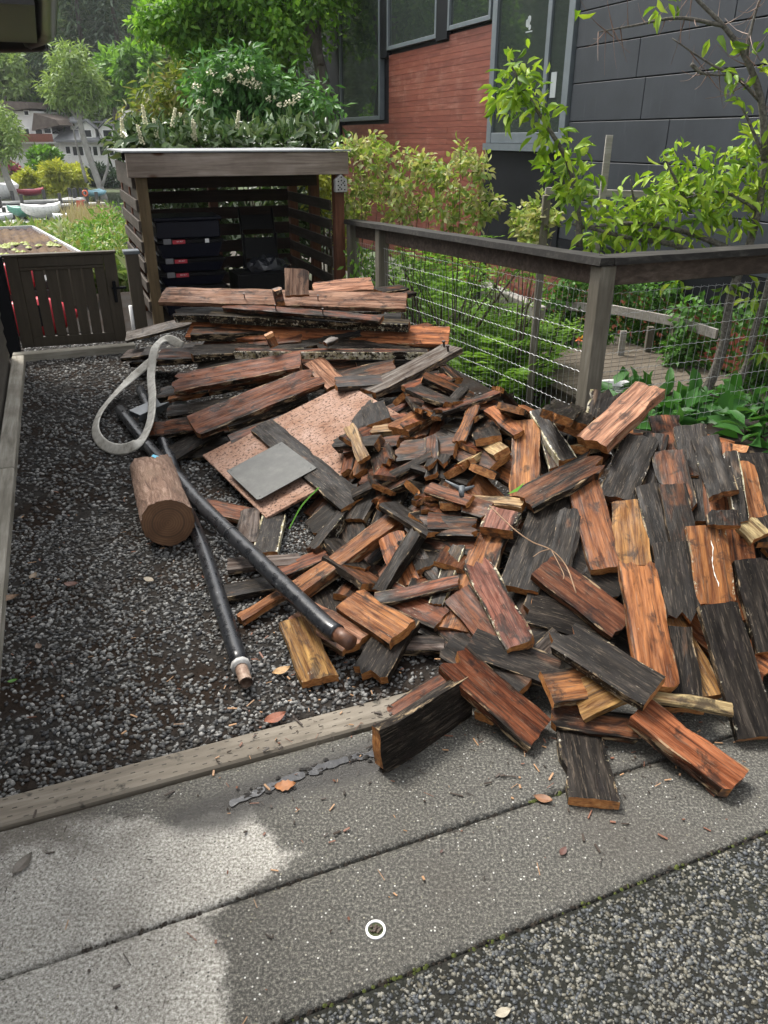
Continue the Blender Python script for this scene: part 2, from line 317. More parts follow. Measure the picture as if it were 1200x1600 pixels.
(0.387,2.667,0.270,0.5861,-0.0464,-0.1689,0.7911,0.409,0.101,0.030,'O','half buried orange board beside the dark board under the pale yellow split piece',0),
(0.026,2.828,0.142,0.7847,-0.0739,-0.2609,0.5575,0.383,0.113,0.030,'D','half buried black board beside the small orange ended board below the reddish splintered board',0),
(-0.415,3.720,0.157,0.8262,0.0162,-0.1299,0.5480,0.327,0.103,0.030,'B','half buried brown board beside the short red board right of the dark horizontal board',0),
(0.085,3.728,0.276,0.9378,-0.0222,-0.1101,0.3284,0.337,0.130,0.030,'R','half buried reddish board beside the short board with a bright orange end under the bolted',0),
(-1.571,5.360,0.080,0.9953,0.0672,-0.0479,-0.0499,0.452,0.113,0.040,'K','black board under the pale board end beside the strap',0),
(-0.643,3.880,0.218,0.9495,0.1261,-0.0412,0.2842,0.467,0.169,0.035,'B','dark board filling the shadow between the two wide red planks',0),
(-1.134,4.272,0.191,0.9849,0.1241,-0.1030,-0.0635,0.321,0.132,0.040,'B','dark brown board end under the wide dark red plank at left',0),
(0.093,4.306,0.326,0.9872,0.1219,-0.0188,0.1016,0.485,0.150,0.040,'D','dark plank crossing behind the bolted grey plank',0),
(-0.646,4.876,0.510,0.9972,0.0697,-0.0020,0.0269,1.295,0.150,0.050,'K','black plank in shadow under the topmost wet plank',0),
(-0.547,4.738,0.425,0.9973,0.0698,-0.0065,0.0208,1.254,0.150,0.050,'B','dark brown plank under the rotten mossy plank',0),
(-0.494,4.569,0.350,0.9972,0.0697,-0.0020,0.0268,1.298,0.150,0.050,'K','black plank in shadow directly under the charred plank',0),
(-0.239,4.425,0.311,0.9902,0.1392,-0.0090,0.0064,1.017,0.150,0.040,'R','reddish plank in shadow under the cream edged narrow board',0),
(-1.169,5.101,0.231,0.9892,0.1177,-0.0619,-0.0620,0.926,0.141,0.040,'D','dark plank sticking out left low in the back stack beside the strap',0),
(-0.891,4.720,0.290,0.9943,0.1046,-0.0084,0.0171,0.989,0.160,0.040,'B','brown plank low in the back stack just above the wide dark red plank',0),
(-1.055,3.726,0.011,0.9868,0.0000,0.0000,0.1618,0.254,0.047,0.022,'G','thin grey strip lying between the log and the speckled sheet',0),
(-1.490,5.235,0.175,0.9836,0.0913,-0.0856,-0.1295,0.691,0.141,0.030,'G','short grey brown board end poking out left under the white strap',0),
(-1.492,5.402,0.313,0.9790,0.1624,-0.1100,0.0549,0.643,0.122,0.025,'G','long silvery grey wet plank slanting left beyond the white strap',0),
(-0.549,3.715,0.168,0.9587,0.1527,-0.0672,0.2302,0.493,0.132,0.030,'R','dark red plank in shadow just behind the speckled sheet',0),
(-1.020,3.834,0.138,0.9731,0.2163,-0.0743,0.0277,0.270,0.113,0.030,'R','stubby red board under the left end of the wide slanting plank',0),
(-0.113,4.171,0.318,0.9798,0.1559,-0.1251,-0.0070,0.349,0.141,0.030,'B','brown plank in shadow under the long grey slanting board',0),
(0.354,3.971,0.369,0.8585,-0.0014,0.1631,-0.4863,0.121,0.075,0.040,'B','dark block at the right tip of the long grey slanting board',0),
(0.229,3.858,0.353,0.9315,0.0773,-0.0230,0.3546,0.270,0.132,0.030,'R','purplish short board below the bolted grey slanting plank',0),
(0.325,3.828,0.347,0.9734,0.0430,0.1725,-0.1442,0.270,0.113,0.030,'B','brown board lying flat at the right edge of the heap by the wire mesh',0),
(-0.814,4.207,0.315,0.9843,0.1508,-0.0870,0.0277,0.720,0.179,0.035,'R','wide dark red plank with a cut left end above the grey channels',0),
(-0.673,3.876,0.252,0.9456,0.1658,-0.0712,0.2707,0.713,0.179,0.035,'R','wide slanting red brown plank just above the speckled sheet',0),
(-0.330,4.194,0.310,0.8655,0.1560,0.0852,-0.4682,0.270,0.132,0.030,'P','short pinkish board lying across the top corner of the speckled sheet',0),
(0.147,4.052,0.372,0.9308,0.0417,-0.0899,0.3518,0.645,0.141,0.035,'G','long grey plank slanting up to the right with two bolts in it',1),
(-0.411,4.641,0.434,0.9711,0.2205,-0.0262,-0.0871,1.614,0.169,0.035,'S','long charred plank with orange patches across the middle of the back stack',0),
(-0.296,4.344,0.388,0.9974,0.0516,-0.0118,-0.0495,1.089,0.066,0.045,'E','long narrow board with peeling cream paint along its front edge',0),
(-0.459,4.657,0.505,0.9911,0.0849,-0.0088,-0.1025,1.246,0.085,0.050,'M','rotten mossy thick plank second from the top of the back stack',0),
(-0.495,4.636,0.558,0.9783,0.1135,-0.0175,-0.1727,1.024,0.075,0.030,'R','splintered red board lying on the rotten mossy plank',2),
(0.047,5.363,0.565,0.9399,0.0773,0.0272,0.3314,0.236,0.103,0.030,'B','short brown board sticking out behind the top plank toward the fence post',0),
(0.165,5.318,0.545,0.9017,0.0500,0.0238,0.4288,0.092,0.066,0.030,'B','little brown stub at the far right end of the top plank',0),
(-0.274,5.301,0.596,0.9736,0.1859,-0.0001,0.1326,0.405,0.150,0.030,'P','broken pinkish board with a pointed tip behind the top plank',0),
(-0.627,4.825,0.604,0.9705,0.2311,-0.0159,-0.0666,1.540,0.150,0.035,'W','topmost long wet plank reflecting pale light across the back stack',3),
(0.228,4.699,0.455,0.9203,0.0805,0.0334,0.3814,0.150,0.066,0.030,'R','small red chip of board at the right end of the charred plank',0),
(-0.701,3.052,0.015,0.9624,0.0650,-0.0431,-0.2604,0.270,0.103,0.030,'R','small red board under the lower left corner of the speckled sheet',0),
(-0.568,2.882,0.023,0.7263,0.0537,0.0089,-0.6852,0.270,0.094,0.028,'G','short dark board with a green moss spot by the black pipe',0),
(-0.472,2.814,0.021,0.7047,0.0485,-0.0025,-0.7079,0.300,0.103,0.030,'L','short board with cream lichen edge lying on the gravel by the black pipe',0),
(-0.467,2.588,0.016,0.9982,0.0027,-0.0137,0.0576,0.275,0.085,0.028,'G','flat grey board on gravel under the long black pipe',0),
(-0.495,2.405,0.013,0.9885,-0.0010,-0.0197,0.1498,0.270,0.094,0.030,'D','dark short board under the middle of the long black pipe',0),
(-0.284,2.592,0.023,0.9576,-0.0141,-0.0531,0.2829,0.290,0.094,0.030,'R','long reddish board behind the bright orange plank at left',0),
(-0.205,2.342,0.005,0.7988,0.0244,-0.0401,-0.5998,0.285,0.122,0.030,'D','dark board with an orange end beside the tip of the black pipe',0),
(0.009,2.046,0.021,0.9948,0.0849,-0.0341,-0.0441,0.372,0.066,0.030,'G','long grey board lying flat on the gravel behind the loose board with the pale end',0),
(-0.184,2.116,0.041,0.9266,0.0517,-0.0272,-0.3715,0.270,0.122,0.030,'P','pinkish board under the rusty tip of the long pipe',0),
(-0.246,2.010,0.028,0.8166,0.0525,0.0247,-0.5743,0.298,0.108,0.030,'Y','golden brown grained board lying alone on the gravel',0),
(0.011,2.014,0.039,0.5402,0.0712,0.0326,-0.8379,0.270,0.117,0.035,'D','dark board with a pale sawn end lying on gravel near the timber edging',0),
(-0.029,2.117,0.082,0.9054,0.0984,-0.0505,-0.4098,0.270,0.122,0.035,'O','wet orange brown board with a bright end above the gravel',0),
(-0.044,2.366,0.022,0.5442,-0.0600,0.0441,-0.8357,0.268,0.103,0.030,'B','lower of the two stacked stub ends below the orange plank',0),
(-0.087,2.426,0.027,0.5834,-0.0518,0.0271,-0.8101,0.263,0.103,0.030,'B','upper of the two stacked stub ends below the orange plank',0),
(-0.125,2.746,0.054,0.7286,0.2153,-0.1161,-0.6398,0.174,0.113,0.030,'D','dark grey board tucked behind the top of the orange plank',0),
(-0.113,2.428,0.069,0.8700,-0.1813,0.0645,-0.4539,0.275,0.122,0.030,'B','dark board with a bright reddish end below the orange plank',0),
(-0.151,2.582,0.059,0.8069,-0.1579,0.0463,-0.5673,0.319,0.113,0.030,'D','dark board with a mustard end directly under the orange plank',0),
(0.139,2.148,0.038,0.8913,0.1875,-0.1015,-0.4002,0.374,0.094,0.030,'B','long dark board with a sawn pale end pointing to the lower right',0),
(0.101,2.197,0.074,0.9026,0.1966,-0.1004,-0.3696,0.270,0.094,0.030,'R','purplish board lying along the long dark board in the lower middle',0),
(0.210,2.448,0.179,0.9433,0.1865,-0.1459,-0.2326,0.270,0.094,0.030,'B','dark horizontal board in the hollow, lowest of three',0),
(0.207,2.489,0.223,0.9482,0.1663,-0.1405,-0.2316,0.270,0.094,0.030,'B','dark horizontal board in the hollow, middle of three',0),
(0.234,2.568,0.229,0.9496,0.1339,-0.1207,-0.2563,0.270,0.094,0.030,'B','dark horizontal board in the hollow, uppermost of three',0),
(0.342,2.514,0.284,0.9329,0.1744,-0.0809,-0.3045,0.096,0.085,0.030,'B','dark board under the pale yellow split piece',0),
(0.138,2.394,0.136,0.8160,0.2434,-0.0787,-0.5184,0.270,0.056,0.040,'B','thin dark board slanting down to the right in the hollow',0),
(0.061,2.440,0.114,0.7469,0.2679,-0.0576,-0.6059,0.270,0.103,0.030,'O','board with scorched orange grain in the dark hollow',0),
(0.154,2.352,0.095,0.6285,0.0071,-0.0504,-0.7762,0.286,0.103,0.030,'B','board with an orange sawn end beside the lichen edged stick',0),
(0.053,2.373,0.139,0.8644,0.0324,-0.2604,0.4290,0.270,0.056,0.045,'D','narrow board on edge with a pale tip in the hollow',0),
(-0.203,2.934,0.075,0.9392,0.1004,-0.2495,0.2136,0.270,0.122,0.030,'D','dark grey board at the lower right corner of the metal sheet',0),
(-0.220,2.755,0.063,0.8363,-0.0622,-0.1570,0.5216,0.270,0.056,0.050,'M','dark bark covered stick above the orange plank',0),
(-0.056,2.921,0.164,0.8390,0.0086,-0.2799,0.4666,0.307,0.103,0.030,'D','dark grey board with a lichen edge leaning above the orange plank',0),
(-0.142,2.510,0.088,-0.3433,-0.1456,0.0235,0.9276,0.508,0.099,0.045,'O','long bright orange plank crossing behind the black pipe',0),
(-0.402,2.295,0.028,-0.3755,-0.0618,-0.0122,0.9247,0.263,0.047,0.030,'O','splintered orange strip at the lower left end of the orange plank',0),
(0.401,2.756,0.329,0.5652,-0.2462,-0.0169,-0.7871,0.273,0.103,0.030,'D','dark board with a vivid orange top end near the grey metal bracket',0),
(0.183,2.758,0.241,0.6270,-0.0204,-0.0164,-0.7786,0.261,0.103,0.030,'B','pale ended board, lower of a stacked pair left of the metal bracket',0),
(0.213,2.778,0.251,0.5715,-0.0436,0.0015,-0.8195,0.287,0.103,0.028,'B','pale ended board, upper of a stacked pair left of the metal bracket',0),
(0.241,2.699,0.262,0.7145,-0.0305,-0.0312,-0.6983,0.299,0.075,0.030,'R','little red board right of the stacked pale ended pair',0),
(0.185,2.814,0.221,-0.4269,0.2860,-0.1294,0.8481,0.311,0.094,0.030,'D','dark board with a bright orange end tilted up in the middle of the heap',0),
(0.037,2.919,0.163,0.5207,-0.1871,0.2063,-0.8071,0.311,0.066,0.030,'B','small orange ended board below the reddish splintered board',0),
(0.239,2.643,0.194,-0.3417,0.1077,-0.0893,0.9293,0.316,0.103,0.030,'B','board with a striped pale end pointing left in the hollow',0),
(0.030,2.972,0.229,0.9415,0.1877,-0.2223,-0.1699,0.270,0.094,0.030,'R','red shards of board beside the dark lichen edged board',0),
(0.095,2.863,0.245,0.9607,0.1346,-0.2429,-0.0013,0.270,0.066,0.040,'R','long reddish splintered board pointing at the metal bracket',0),
(0.330,2.911,0.356,0.8702,0.1546,-0.1002,-0.4570,0.403,0.132,0.030,'B','long dark brown board sloping right under the stub ends',0),
(0.180,2.965,0.339,0.9454,0.1771,-0.1826,-0.2037,0.270,0.122,0.030,'B','wet brown board below the big splintered board',0),
(0.335,3.078,0.389,0.9106,0.0947,-0.0721,-0.3957,0.167,0.103,0.030,'M','rotten dark board with mossy crumbs above the stub ends',0),
(0.380,2.889,0.345,0.5127,0.1083,-0.2566,-0.8121,0.316,0.085,0.030,'C','pale edged board just behind the vivid orange ended one',0),
(0.320,2.852,0.318,0.5210,0.1129,-0.2739,-0.8005,0.272,0.094,0.030,'O','orange ended board left of the pale edged board',0),
(0.420,2.907,0.390,0.7690,0.1427,-0.1680,-0.6001,0.319,0.066,0.030,'C','pale stub end beside the tall two tone board',0),
(0.418,3.004,0.403,0.6985,0.0358,-0.1110,-0.7060,0.308,0.108,0.032,'D','dark board with a light orange sawn end left of the tall two tone board',0),
(-0.081,3.183,0.236,0.5511,0.2873,-0.0514,-0.7817,0.270,0.085,0.030,'O','reddish orange board pointing down beside the speckled sheet',0),
(-0.148,3.243,0.212,0.6125,0.2728,-0.0752,-0.7381,0.270,0.066,0.030,'R','thin red board overlapping the right side of the speckled sheet',0),
(-0.117,3.218,0.268,0.9156,0.1789,-0.2099,-0.2925,0.270,0.066,0.045,'K','dark horizontal board overlapping the right edge of the speckled sheet',0),
(-0.052,3.187,0.270,0.9569,0.1529,-0.1759,-0.1732,0.270,0.075,0.030,'R','short red board right of the dark horizontal board',0),
(-0.107,3.608,0.262,0.6782,0.1643,-0.0937,-0.7101,0.489,0.103,0.030,'D','dark upright board with a yellow lichen line by the speckled sheet',0),
(-0.040,3.519,0.304,0.7371,0.1174,-0.1032,-0.6575,0.270,0.122,0.030,'D','short dark board leaning over the lichen lined board',0),
(0.005,3.254,0.316,0.9390,0.1295,-0.1851,-0.2595,0.137,0.056,0.040,'C','short block with a cream painted edge right of the speckled sheet',0),
(0.143,3.742,0.330,-0.4962,-0.1408,0.3607,0.7771,0.292,0.085,0.030,'O','short board with a bright orange end under the bolted grey plank',0),
(0.171,3.291,0.373,0.9162,-0.0418,-0.1188,0.3804,0.333,0.160,0.035,'O','broad splintered brown and orange board in the upper middle',0),
(0.330,3.219,0.436,0.9860,0.1236,-0.0588,-0.0949,0.325,0.103,0.040,'R','dark long board with a wet reddish top left of the vivid orange ends',0),
(0.545,3.043,0.469,0.5417,-0.2365,-0.0831,-0.8023,0.261,0.113,0.030,'K','black faced board with a vivid orange top edge by the wire mesh',0),
(0.668,2.978,0.463,0.4050,0.0754,0.0616,0.9091,0.288,0.056,0.030,'O','small orange chip of board poking out behind the bark covered stick',0),
(1.329,2.860,0.410,0.9493,0.0824,0.0244,-0.3023,0.104,0.047,0.030,'O','bright orange board end showing behind the right crest',0),
(0.906,3.025,0.504,0.5214,0.2931,0.2450,-0.7630,0.128,0.141,0.030,'L','grey bark flecked board behind the pink split board on the crest',0),
(0.864,2.806,0.424,-0.2899,0.0031,0.1100,0.9507,0.309,0.094,0.030,'C','pale board end under the pink split board',0),
(0.645,2.809,0.406,0.6970,0.1733,0.0471,-0.6942,0.270,0.047,0.040,'L','thin lichen stick beside the two tone board',0),
(0.654,2.805,0.451,0.7560,0.1755,0.0391,-0.6293,0.327,0.066,0.045,'L','long stick crusted with pale lichen leaning at the crest',0),
(0.546,2.749,0.386,0.6196,0.2201,0.0942,-0.7475,0.395,0.108,0.035,'T','tall two tone board, black at the top and orange below',0),
(0.805,2.952,0.443,0.5556,-0.1315,0.0989,-0.8150,0.268,0.113,0.030,'C','board with a pale clean end, third in the stack at the crest',0),
(0.784,2.961,0.487,0.5487,-0.1353,0.0758,-0.8215,0.306,0.113,0.030,'D','dark board under the topmost board at the crest',0),
(0.687,2.841,0.543,0.5485,-0.1496,0.0654,-0.8201,0.298,0.117,0.035,'K','topmost dark board with an orange end at the crest below the fence post',0),
(0.914,2.810,0.538,-0.3818,-0.1314,-0.0649,0.9126,0.415,0.127,0.045,'P','large fresh split pinkish orange board sticking up at the crest',0),
(0.984,2.637,0.424,0.5201,0.2162,0.0625,-0.8240,0.270,0.094,0.030,'B','dark brown board end under the big black leaning board',0),
(1.091,2.731,0.445,0.6386,0.1009,0.0224,-0.7626,0.438,0.117,0.030,'R','reddish brown board standing at the back of the right crest',0),
(1.027,2.494,0.404,0.6308,0.2431,0.0553,-0.7348,0.273,0.117,0.030,'B','olive brown board leaning below the reddish crest board',0),
(1.148,2.352,0.366,0.6031,0.2315,0.1055,-0.7560,0.564,0.108,0.030,'O','long pinkish orange board leaning at far right with a notched top',0),
(1.216,2.350,0.411,0.6484,0.2119,0.1370,-0.7183,0.289,0.103,0.030,'O','orange strip of board between the two black boards at far right',0),
(1.174,2.338,0.444,0.6177,0.2454,0.1099,-0.7390,0.292,0.047,0.050,'L','narrow lichen edged board on its side at far right',0),
(1.118,2.408,0.498,0.6355,0.2711,-0.0034,-0.7229,0.270,0.094,0.030,'K','dark board with a nail hole lying over the pinkish orange board',0),
(1.270,2.345,0.406,0.6544,0.1707,0.1133,-0.7278,0.403,0.117,0.030,'K','black lichen edged board leaning at the far right edge',0),
(1.183,2.190,0.363,0.8125,0.2930,0.0675,-0.4995,0.069,0.075,0.035,'C','pale ended block wedged under the far right boards',0),
(1.080,2.192,0.404,0.6082,0.2725,0.1270,-0.7347,0.056,0.094,0.030,'B','small brown block with a cracked face on the orange boards',0),
(1.121,2.099,0.261,0.6276,0.2388,0.1827,-0.7182,0.323,0.108,0.030,'O','red orange board right of the white streaked board',0),
(1.127,2.550,0.415,0.6123,0.2028,0.0393,-0.7631,0.503,0.117,0.032,'K','long black board with lichen edges standing in the right flank',0),
(0.672,2.342,0.234,0.6584,0.1398,0.0931,-0.7337,0.270,0.113,0.030,'D','dark board hidden behind the bright orange leaning board',0),
(0.614,2.300,0.244,0.5613,0.1458,0.1136,-0.8067,0.325,0.085,0.030,'D','narrow dark board right of the wide charcoal board',0),
(0.543,2.174,0.181,0.5608,0.1670,0.1074,-0.8038,0.270,0.117,0.030,'D','dark board under the lower end of the wide charcoal board',0),
(0.674,2.227,0.195,0.9160,0.1807,0.0225,-0.3576,0.270,0.117,0.030,'D','dark board under the foot of the bright orange leaning board',0),
(0.527,2.338,0.234,0.5283,0.1477,0.0521,-0.8345,0.440,0.136,0.030,'D','wide charcoal board sloping to the lower left in the centre',0),
(0.892,2.316,0.279,0.6315,0.2089,0.0863,-0.7417,0.270,0.094,0.030,'B','brown board end above the large orange board',0),
(0.837,2.307,0.292,0.6172,0.2166,0.0585,-0.7542,0.283,0.113,0.030,'Y','olive and gold board between the black and the orange leaning boards',0),
(0.929,2.279,0.300,0.6763,0.2283,0.1074,-0.6921,0.418,0.094,0.035,'K','dark board with a lichen left edge, left of a twin, in the right flank',0),
(0.982,2.225,0.316,0.6634,0.2256,0.1370,-0.7002,0.424,0.089,0.035,'B','dark brown board, right of its lichen edged twin, in the right flank',0),
(0.916,2.070,0.248,0.6397,0.2597,0.1174,-0.7138,0.270,0.117,0.030,'D','grey board end below the lichen edged twins',0),
(0.731,2.407,0.300,0.6944,0.1747,0.0714,-0.6944,0.477,0.117,0.032,'O','bright orange board leaning in the centre below the crossing board',0),
(0.897,2.591,0.414,-0.4728,-0.2117,-0.1124,0.8479,0.313,0.132,0.032,'K','big matt black board leaning left at the right crest',0),
(0.647,2.564,0.371,0.9595,0.1378,-0.1412,0.2013,0.318,0.117,0.035,'B','dark purple brown board lying across the two tone board',0),
(0.418,2.562,0.288,0.9509,0.1610,-0.1097,-0.2404,0.209,0.047,0.030,'C','pale yellow split piece beside the green leaf',0),
(1.026,2.095,0.291,0.6324,0.2450,0.1742,-0.7139,0.270,0.117,0.032,'V','orange board with a white streak down its face at right',0),
(0.312,2.250,0.154,0.5263,0.1935,0.0624,-0.8256,0.452,0.117,0.032,'O','long brown orange board sloping to the lower left',0),
(0.413,2.419,0.277,0.5413,0.1570,0.0846,-0.8217,0.100,0.117,0.045,'F','red bark covered block on top of the long brown orange board',0),
(0.223,2.276,0.140,0.5432,0.2075,0.0129,-0.8134,0.270,0.056,0.045,'L','lichen edged stick left of the long brown orange board',0),
(1.151,1.982,0.216,0.6808,0.2266,0.1976,-0.6679,0.302,0.108,0.030,'K','black board at the far right edge beside the red orange board',0),
(0.470,1.983,0.098,0.9495,0.1764,-0.1048,0.2374,0.270,0.094,0.030,'B','dark board below the wide charcoal board pointing right',0),
(0.589,2.019,0.130,0.9659,0.1908,0.0403,-0.1703,0.270,0.117,0.030,'D','dark board with an orange left edge under the reddish crossing board',0),
(0.445,1.866,0.080,0.9076,0.1711,-0.1156,0.3655,0.270,0.066,0.030,'G','small grey board behind the black slanting board',0),
(0.294,1.990,0.056,0.8464,0.2208,-0.0731,-0.4790,0.270,0.122,0.030,'B','brown board under the bark flaked board',0),
(0.307,2.053,0.115,0.8312,0.2016,-0.0472,-0.5160,0.270,0.103,0.030,'R','dark red board with a pale edge under the bark flaked board',0),
(0.300,1.851,0.080,0.9140,0.1747,-0.0165,-0.3657,0.270,0.113,0.030,'D','dark board in the shadow left of the short brown board',0),
(0.383,1.859,0.108,0.9605,0.1667,0.0189,-0.2220,0.270,0.103,0.030,'D','dark board with a mossy front edge left of the black slanting board',0),
(0.363,2.059,0.166,0.7689,0.1677,-0.0314,-0.6162,0.390,0.094,0.040,'F','board with flaking bark and lichen in the lower centre',0),
(0.630,2.079,0.185,0.8973,0.1762,0.0724,-0.3982,0.328,0.122,0.032,'R','long reddish brown board with white fungus sloping right',0),
(1.023,1.944,0.121,0.8656,0.2066,0.0071,-0.4560,0.349,0.117,0.030,'O','red orange board passing under the long black board',0),
(0.892,1.864,0.105,0.7515,0.1651,0.1079,-0.6295,0.270,0.117,0.032,'Y','golden yellow board with nail holes in the lower right',0),
(0.850,1.814,0.110,0.6395,0.1738,0.1028,-0.7417,0.270,0.122,0.030,'D','dark board with green moss under the golden yellow board',0),
(0.791,1.930,0.184,0.6632,0.1307,0.1295,-0.7254,0.443,0.117,0.035,'O','large streaky orange board standing in the lower right',0),
(1.010,1.782,0.129,0.6909,0.2301,0.1711,-0.6637,0.397,0.117,0.032,'K','long black board with a green lichen edge in the lower right',0),
(0.591,1.652,0.043,0.9814,0.1513,-0.0180,-0.1169,0.253,0.080,0.035,'B','brown ridged board lying flat above the lone black board',0),
(0.518,1.731,0.106,0.9851,0.1477,0.0131,0.0876,0.127,0.108,0.030,'O','short brown board with a pale left end',0),
(0.601,1.705,0.107,0.9622,0.1623,-0.1805,0.1235,0.155,0.113,0.030,'Y','short orange and black board in front of the short brown board',0),
(0.630,1.748,0.166,0.9109,0.1308,0.0118,-0.3912,0.283,0.122,0.035,'K','black slanting board with an orange end in the lower right',0),
(0.300,1.724,0.021,-0.4718,-0.0843,-0.0393,0.8768,0.053,0.056,0.035,'C','little pale ended block under the purple board',0),
(0.123,1.777,0.020,0.9559,0.0493,-0.1162,0.2651,0.270,0.103,0.030,'R','red board behind the board that stands on its edge',0),
(0.311,1.714,0.085,0.9227,0.1206,0.1799,-0.3191,0.313,0.122,0.035,'R','dark purple board slanting over the concrete',0),
(0.827,1.695,0.086,0.9726,0.1760,-0.0415,-0.1463,0.270,0.038,0.020,'C','thin pale split stick by the foot of the long black board',0),
(0.794,1.544,0.058,0.9135,0.0685,0.0990,-0.3885,0.290,0.108,0.038,'N','thick board with a glowing reddish streak at the lower right on concrete',0),
(0.528,1.520,0.017,0.6795,-0.0000,0.0000,-0.7337,0.252,0.122,0.030,'K','lone black board lying on the concrete with a red brown end',0),
(0.281,2.753,0.275,0.6047,-0.1359,0.1156,-0.7762,0.262,0.116,0.022,'B','small brown split offcut against the orange ended board left of the pale edged board',0),
(0.482,3.321,0.439,-0.4874,-0.0186,0.2234,0.8439,0.333,0.099,0.022,'D','small blackish split offcut against the black faced board with a vivid orange top edge',0),
(0.287,3.209,0.459,0.8663,0.0069,-0.1167,0.4856,0.276,0.055,0.022,'D','small blackish split offcut against the dark long board with a wet reddish top',0),
(0.237,2.807,0.307,0.9576,0.0593,0.0081,-0.2820,0.255,0.110,0.022,'B','small brown split offcut against the pale edged board just behind the vivid orange ended',0),
(0.405,3.192,0.391,0.5524,0.1169,-0.3212,-0.7602,0.288,0.117,0.022,'R','small reddish split offcut against the dark board with a light orange sawn end',0),
(0.193,2.866,0.348,0.7223,-0.0428,-0.2514,0.6428,0.249,0.055,0.022,'B','small brown split offcut against the wet brown board below the big splintered board',0),
(0.194,2.766,0.262,0.6505,0.1070,-0.1856,-0.7287,0.295,0.114,0.022,'R','small reddish split offcut against the pale ended board, lower of a stacked pair',0),
(0.272,2.408,0.177,0.5633,-0.0190,0.0480,-0.8247,0.273,0.114,0.022,'B','small brown split offcut against the lichen edged stick left of the long brown orange',0),
(0.110,2.219,0.119,0.0326,-0.1694,-0.1550,0.9727,0.298,0.055,0.022,'R','small reddish split offcut against the board with an orange sawn end beside the lichen',0),
(0.098,2.582,0.211,0.8693,-0.0665,0.0122,-0.4897,0.334,0.091,0.022,'D','small blackish split offcut against the board with a striped pale end pointing',0),
(0.142,2.448,0.148,0.7449,0.1266,-0.0953,-0.6481,0.245,0.092,0.022,'D','small blackish split offcut against the thin dark board slanting down',0),
(0.362,3.167,0.475,0.9731,0.0151,-0.0767,0.2166,0.295,0.055,0.022,'R','small reddish split offcut against the rotten dark board with mossy crumbs above the stub',0),
(-0.068,3.332,0.274,-0.4809,0.0916,-0.1136,0.8645,0.324,0.116,0.022,'R','small reddish split offcut against the dark horizontal board overlapping the right edge',0),
(0.097,3.294,0.351,0.7702,0.0188,-0.1423,-0.6214,0.312,0.092,0.022,'R','small reddish split offcut against the broad splintered brown and orange board in the upper',0),
(0.034,2.887,0.257,0.0220,-0.2709,-0.1303,0.9535,0.380,0.055,0.022,'B','small brown split offcut against the long reddish splintered board pointing at the metal bracket',0),
(0.161,3.259,0.332,0.6135,0.0177,-0.0299,-0.7889,0.304,0.115,0.022,'B','small brown split offcut against the short block with a cream painted edge',0),
(0.230,2.910,0.344,0.6407,0.0419,-0.0777,-0.7627,0.289,0.090,0.022,'D','small blackish split offcut against the pale ended board, upper of a stacked pair',0),
(0.240,2.593,0.305,0.3727,-0.1167,-0.1970,0.8993,0.208,0.055,0.022,'R','small reddish split offcut against the little red board right of the stacked pale ended',0),
(0.161,3.326,0.407,0.7305,-0.1275,0.0318,-0.6702,0.316,0.088,0.022,'B','small brown split offcut against the short board with a bright orange end',0),
(0.436,2.944,0.360,-0.2732,0.0789,0.0046,0.9587,0.256,0.113,0.022,'R','small reddish split offcut against the long dark brown board sloping right under the stub',0),
(0.487,2.960,0.463,0.5828,-0.0689,-0.1457,0.7964,0.272,0.055,0.022,'O','small orange split offcut against the pale stub end beside the tall two tone board',0),
(0.240,2.686,0.236,0.5056,-0.0190,0.0136,-0.8624,0.246,0.117,0.022,'R','small reddish split offcut against the dark board with a bright orange end tilted up',0),
(0.217,3.268,0.470,0.8703,-0.0252,-0.0100,-0.4917,0.304,0.100,0.022,'B','small brown split offcut against the brown board lying flat at the right edge',0),
(-0.120,3.180,0.289,0.6009,-0.0695,-0.2856,0.7433,0.264,0.055,0.022,'C','small pale split offcut against the short red board right of the dark horizontal board',0),
(0.040,3.002,0.248,0.6220,-0.0346,-0.0081,-0.7822,0.289,0.108,0.022,'R','small reddish split offcut against the red shards of board beside the dark lichen edged',0),
(-0.015,2.978,0.193,0.7077,-0.2078,0.0847,-0.6700,0.303,0.108,0.022,'B','small brown split offcut against the small orange ended board below the reddish splintered board',0),
(0.576,3.390,0.411,0.8430,-0.1356,0.2636,0.4489,0.296,0.055,0.022,'B','small brown split offcut against the small orange chip of board poking out',0),
(0.299,2.495,0.237,0.0516,-0.0143,-0.0506,0.9973,0.278,0.113,0.022,'R','small reddish split offcut against the dark horizontal board in the hollow, middle of three',0),
(-0.011,3.100,0.264,0.6873,0.2714,-0.2600,-0.6216,0.304,0.111,0.022,'B','small brown split offcut against the reddish orange board pointing down beside the speckled sheet',0),
(0.344,3.029,0.425,0.8119,0.0142,-0.1586,0.5617,0.266,0.055,0.022,'O','small orange split offcut against the dark board with a vivid orange top end near',0),
]
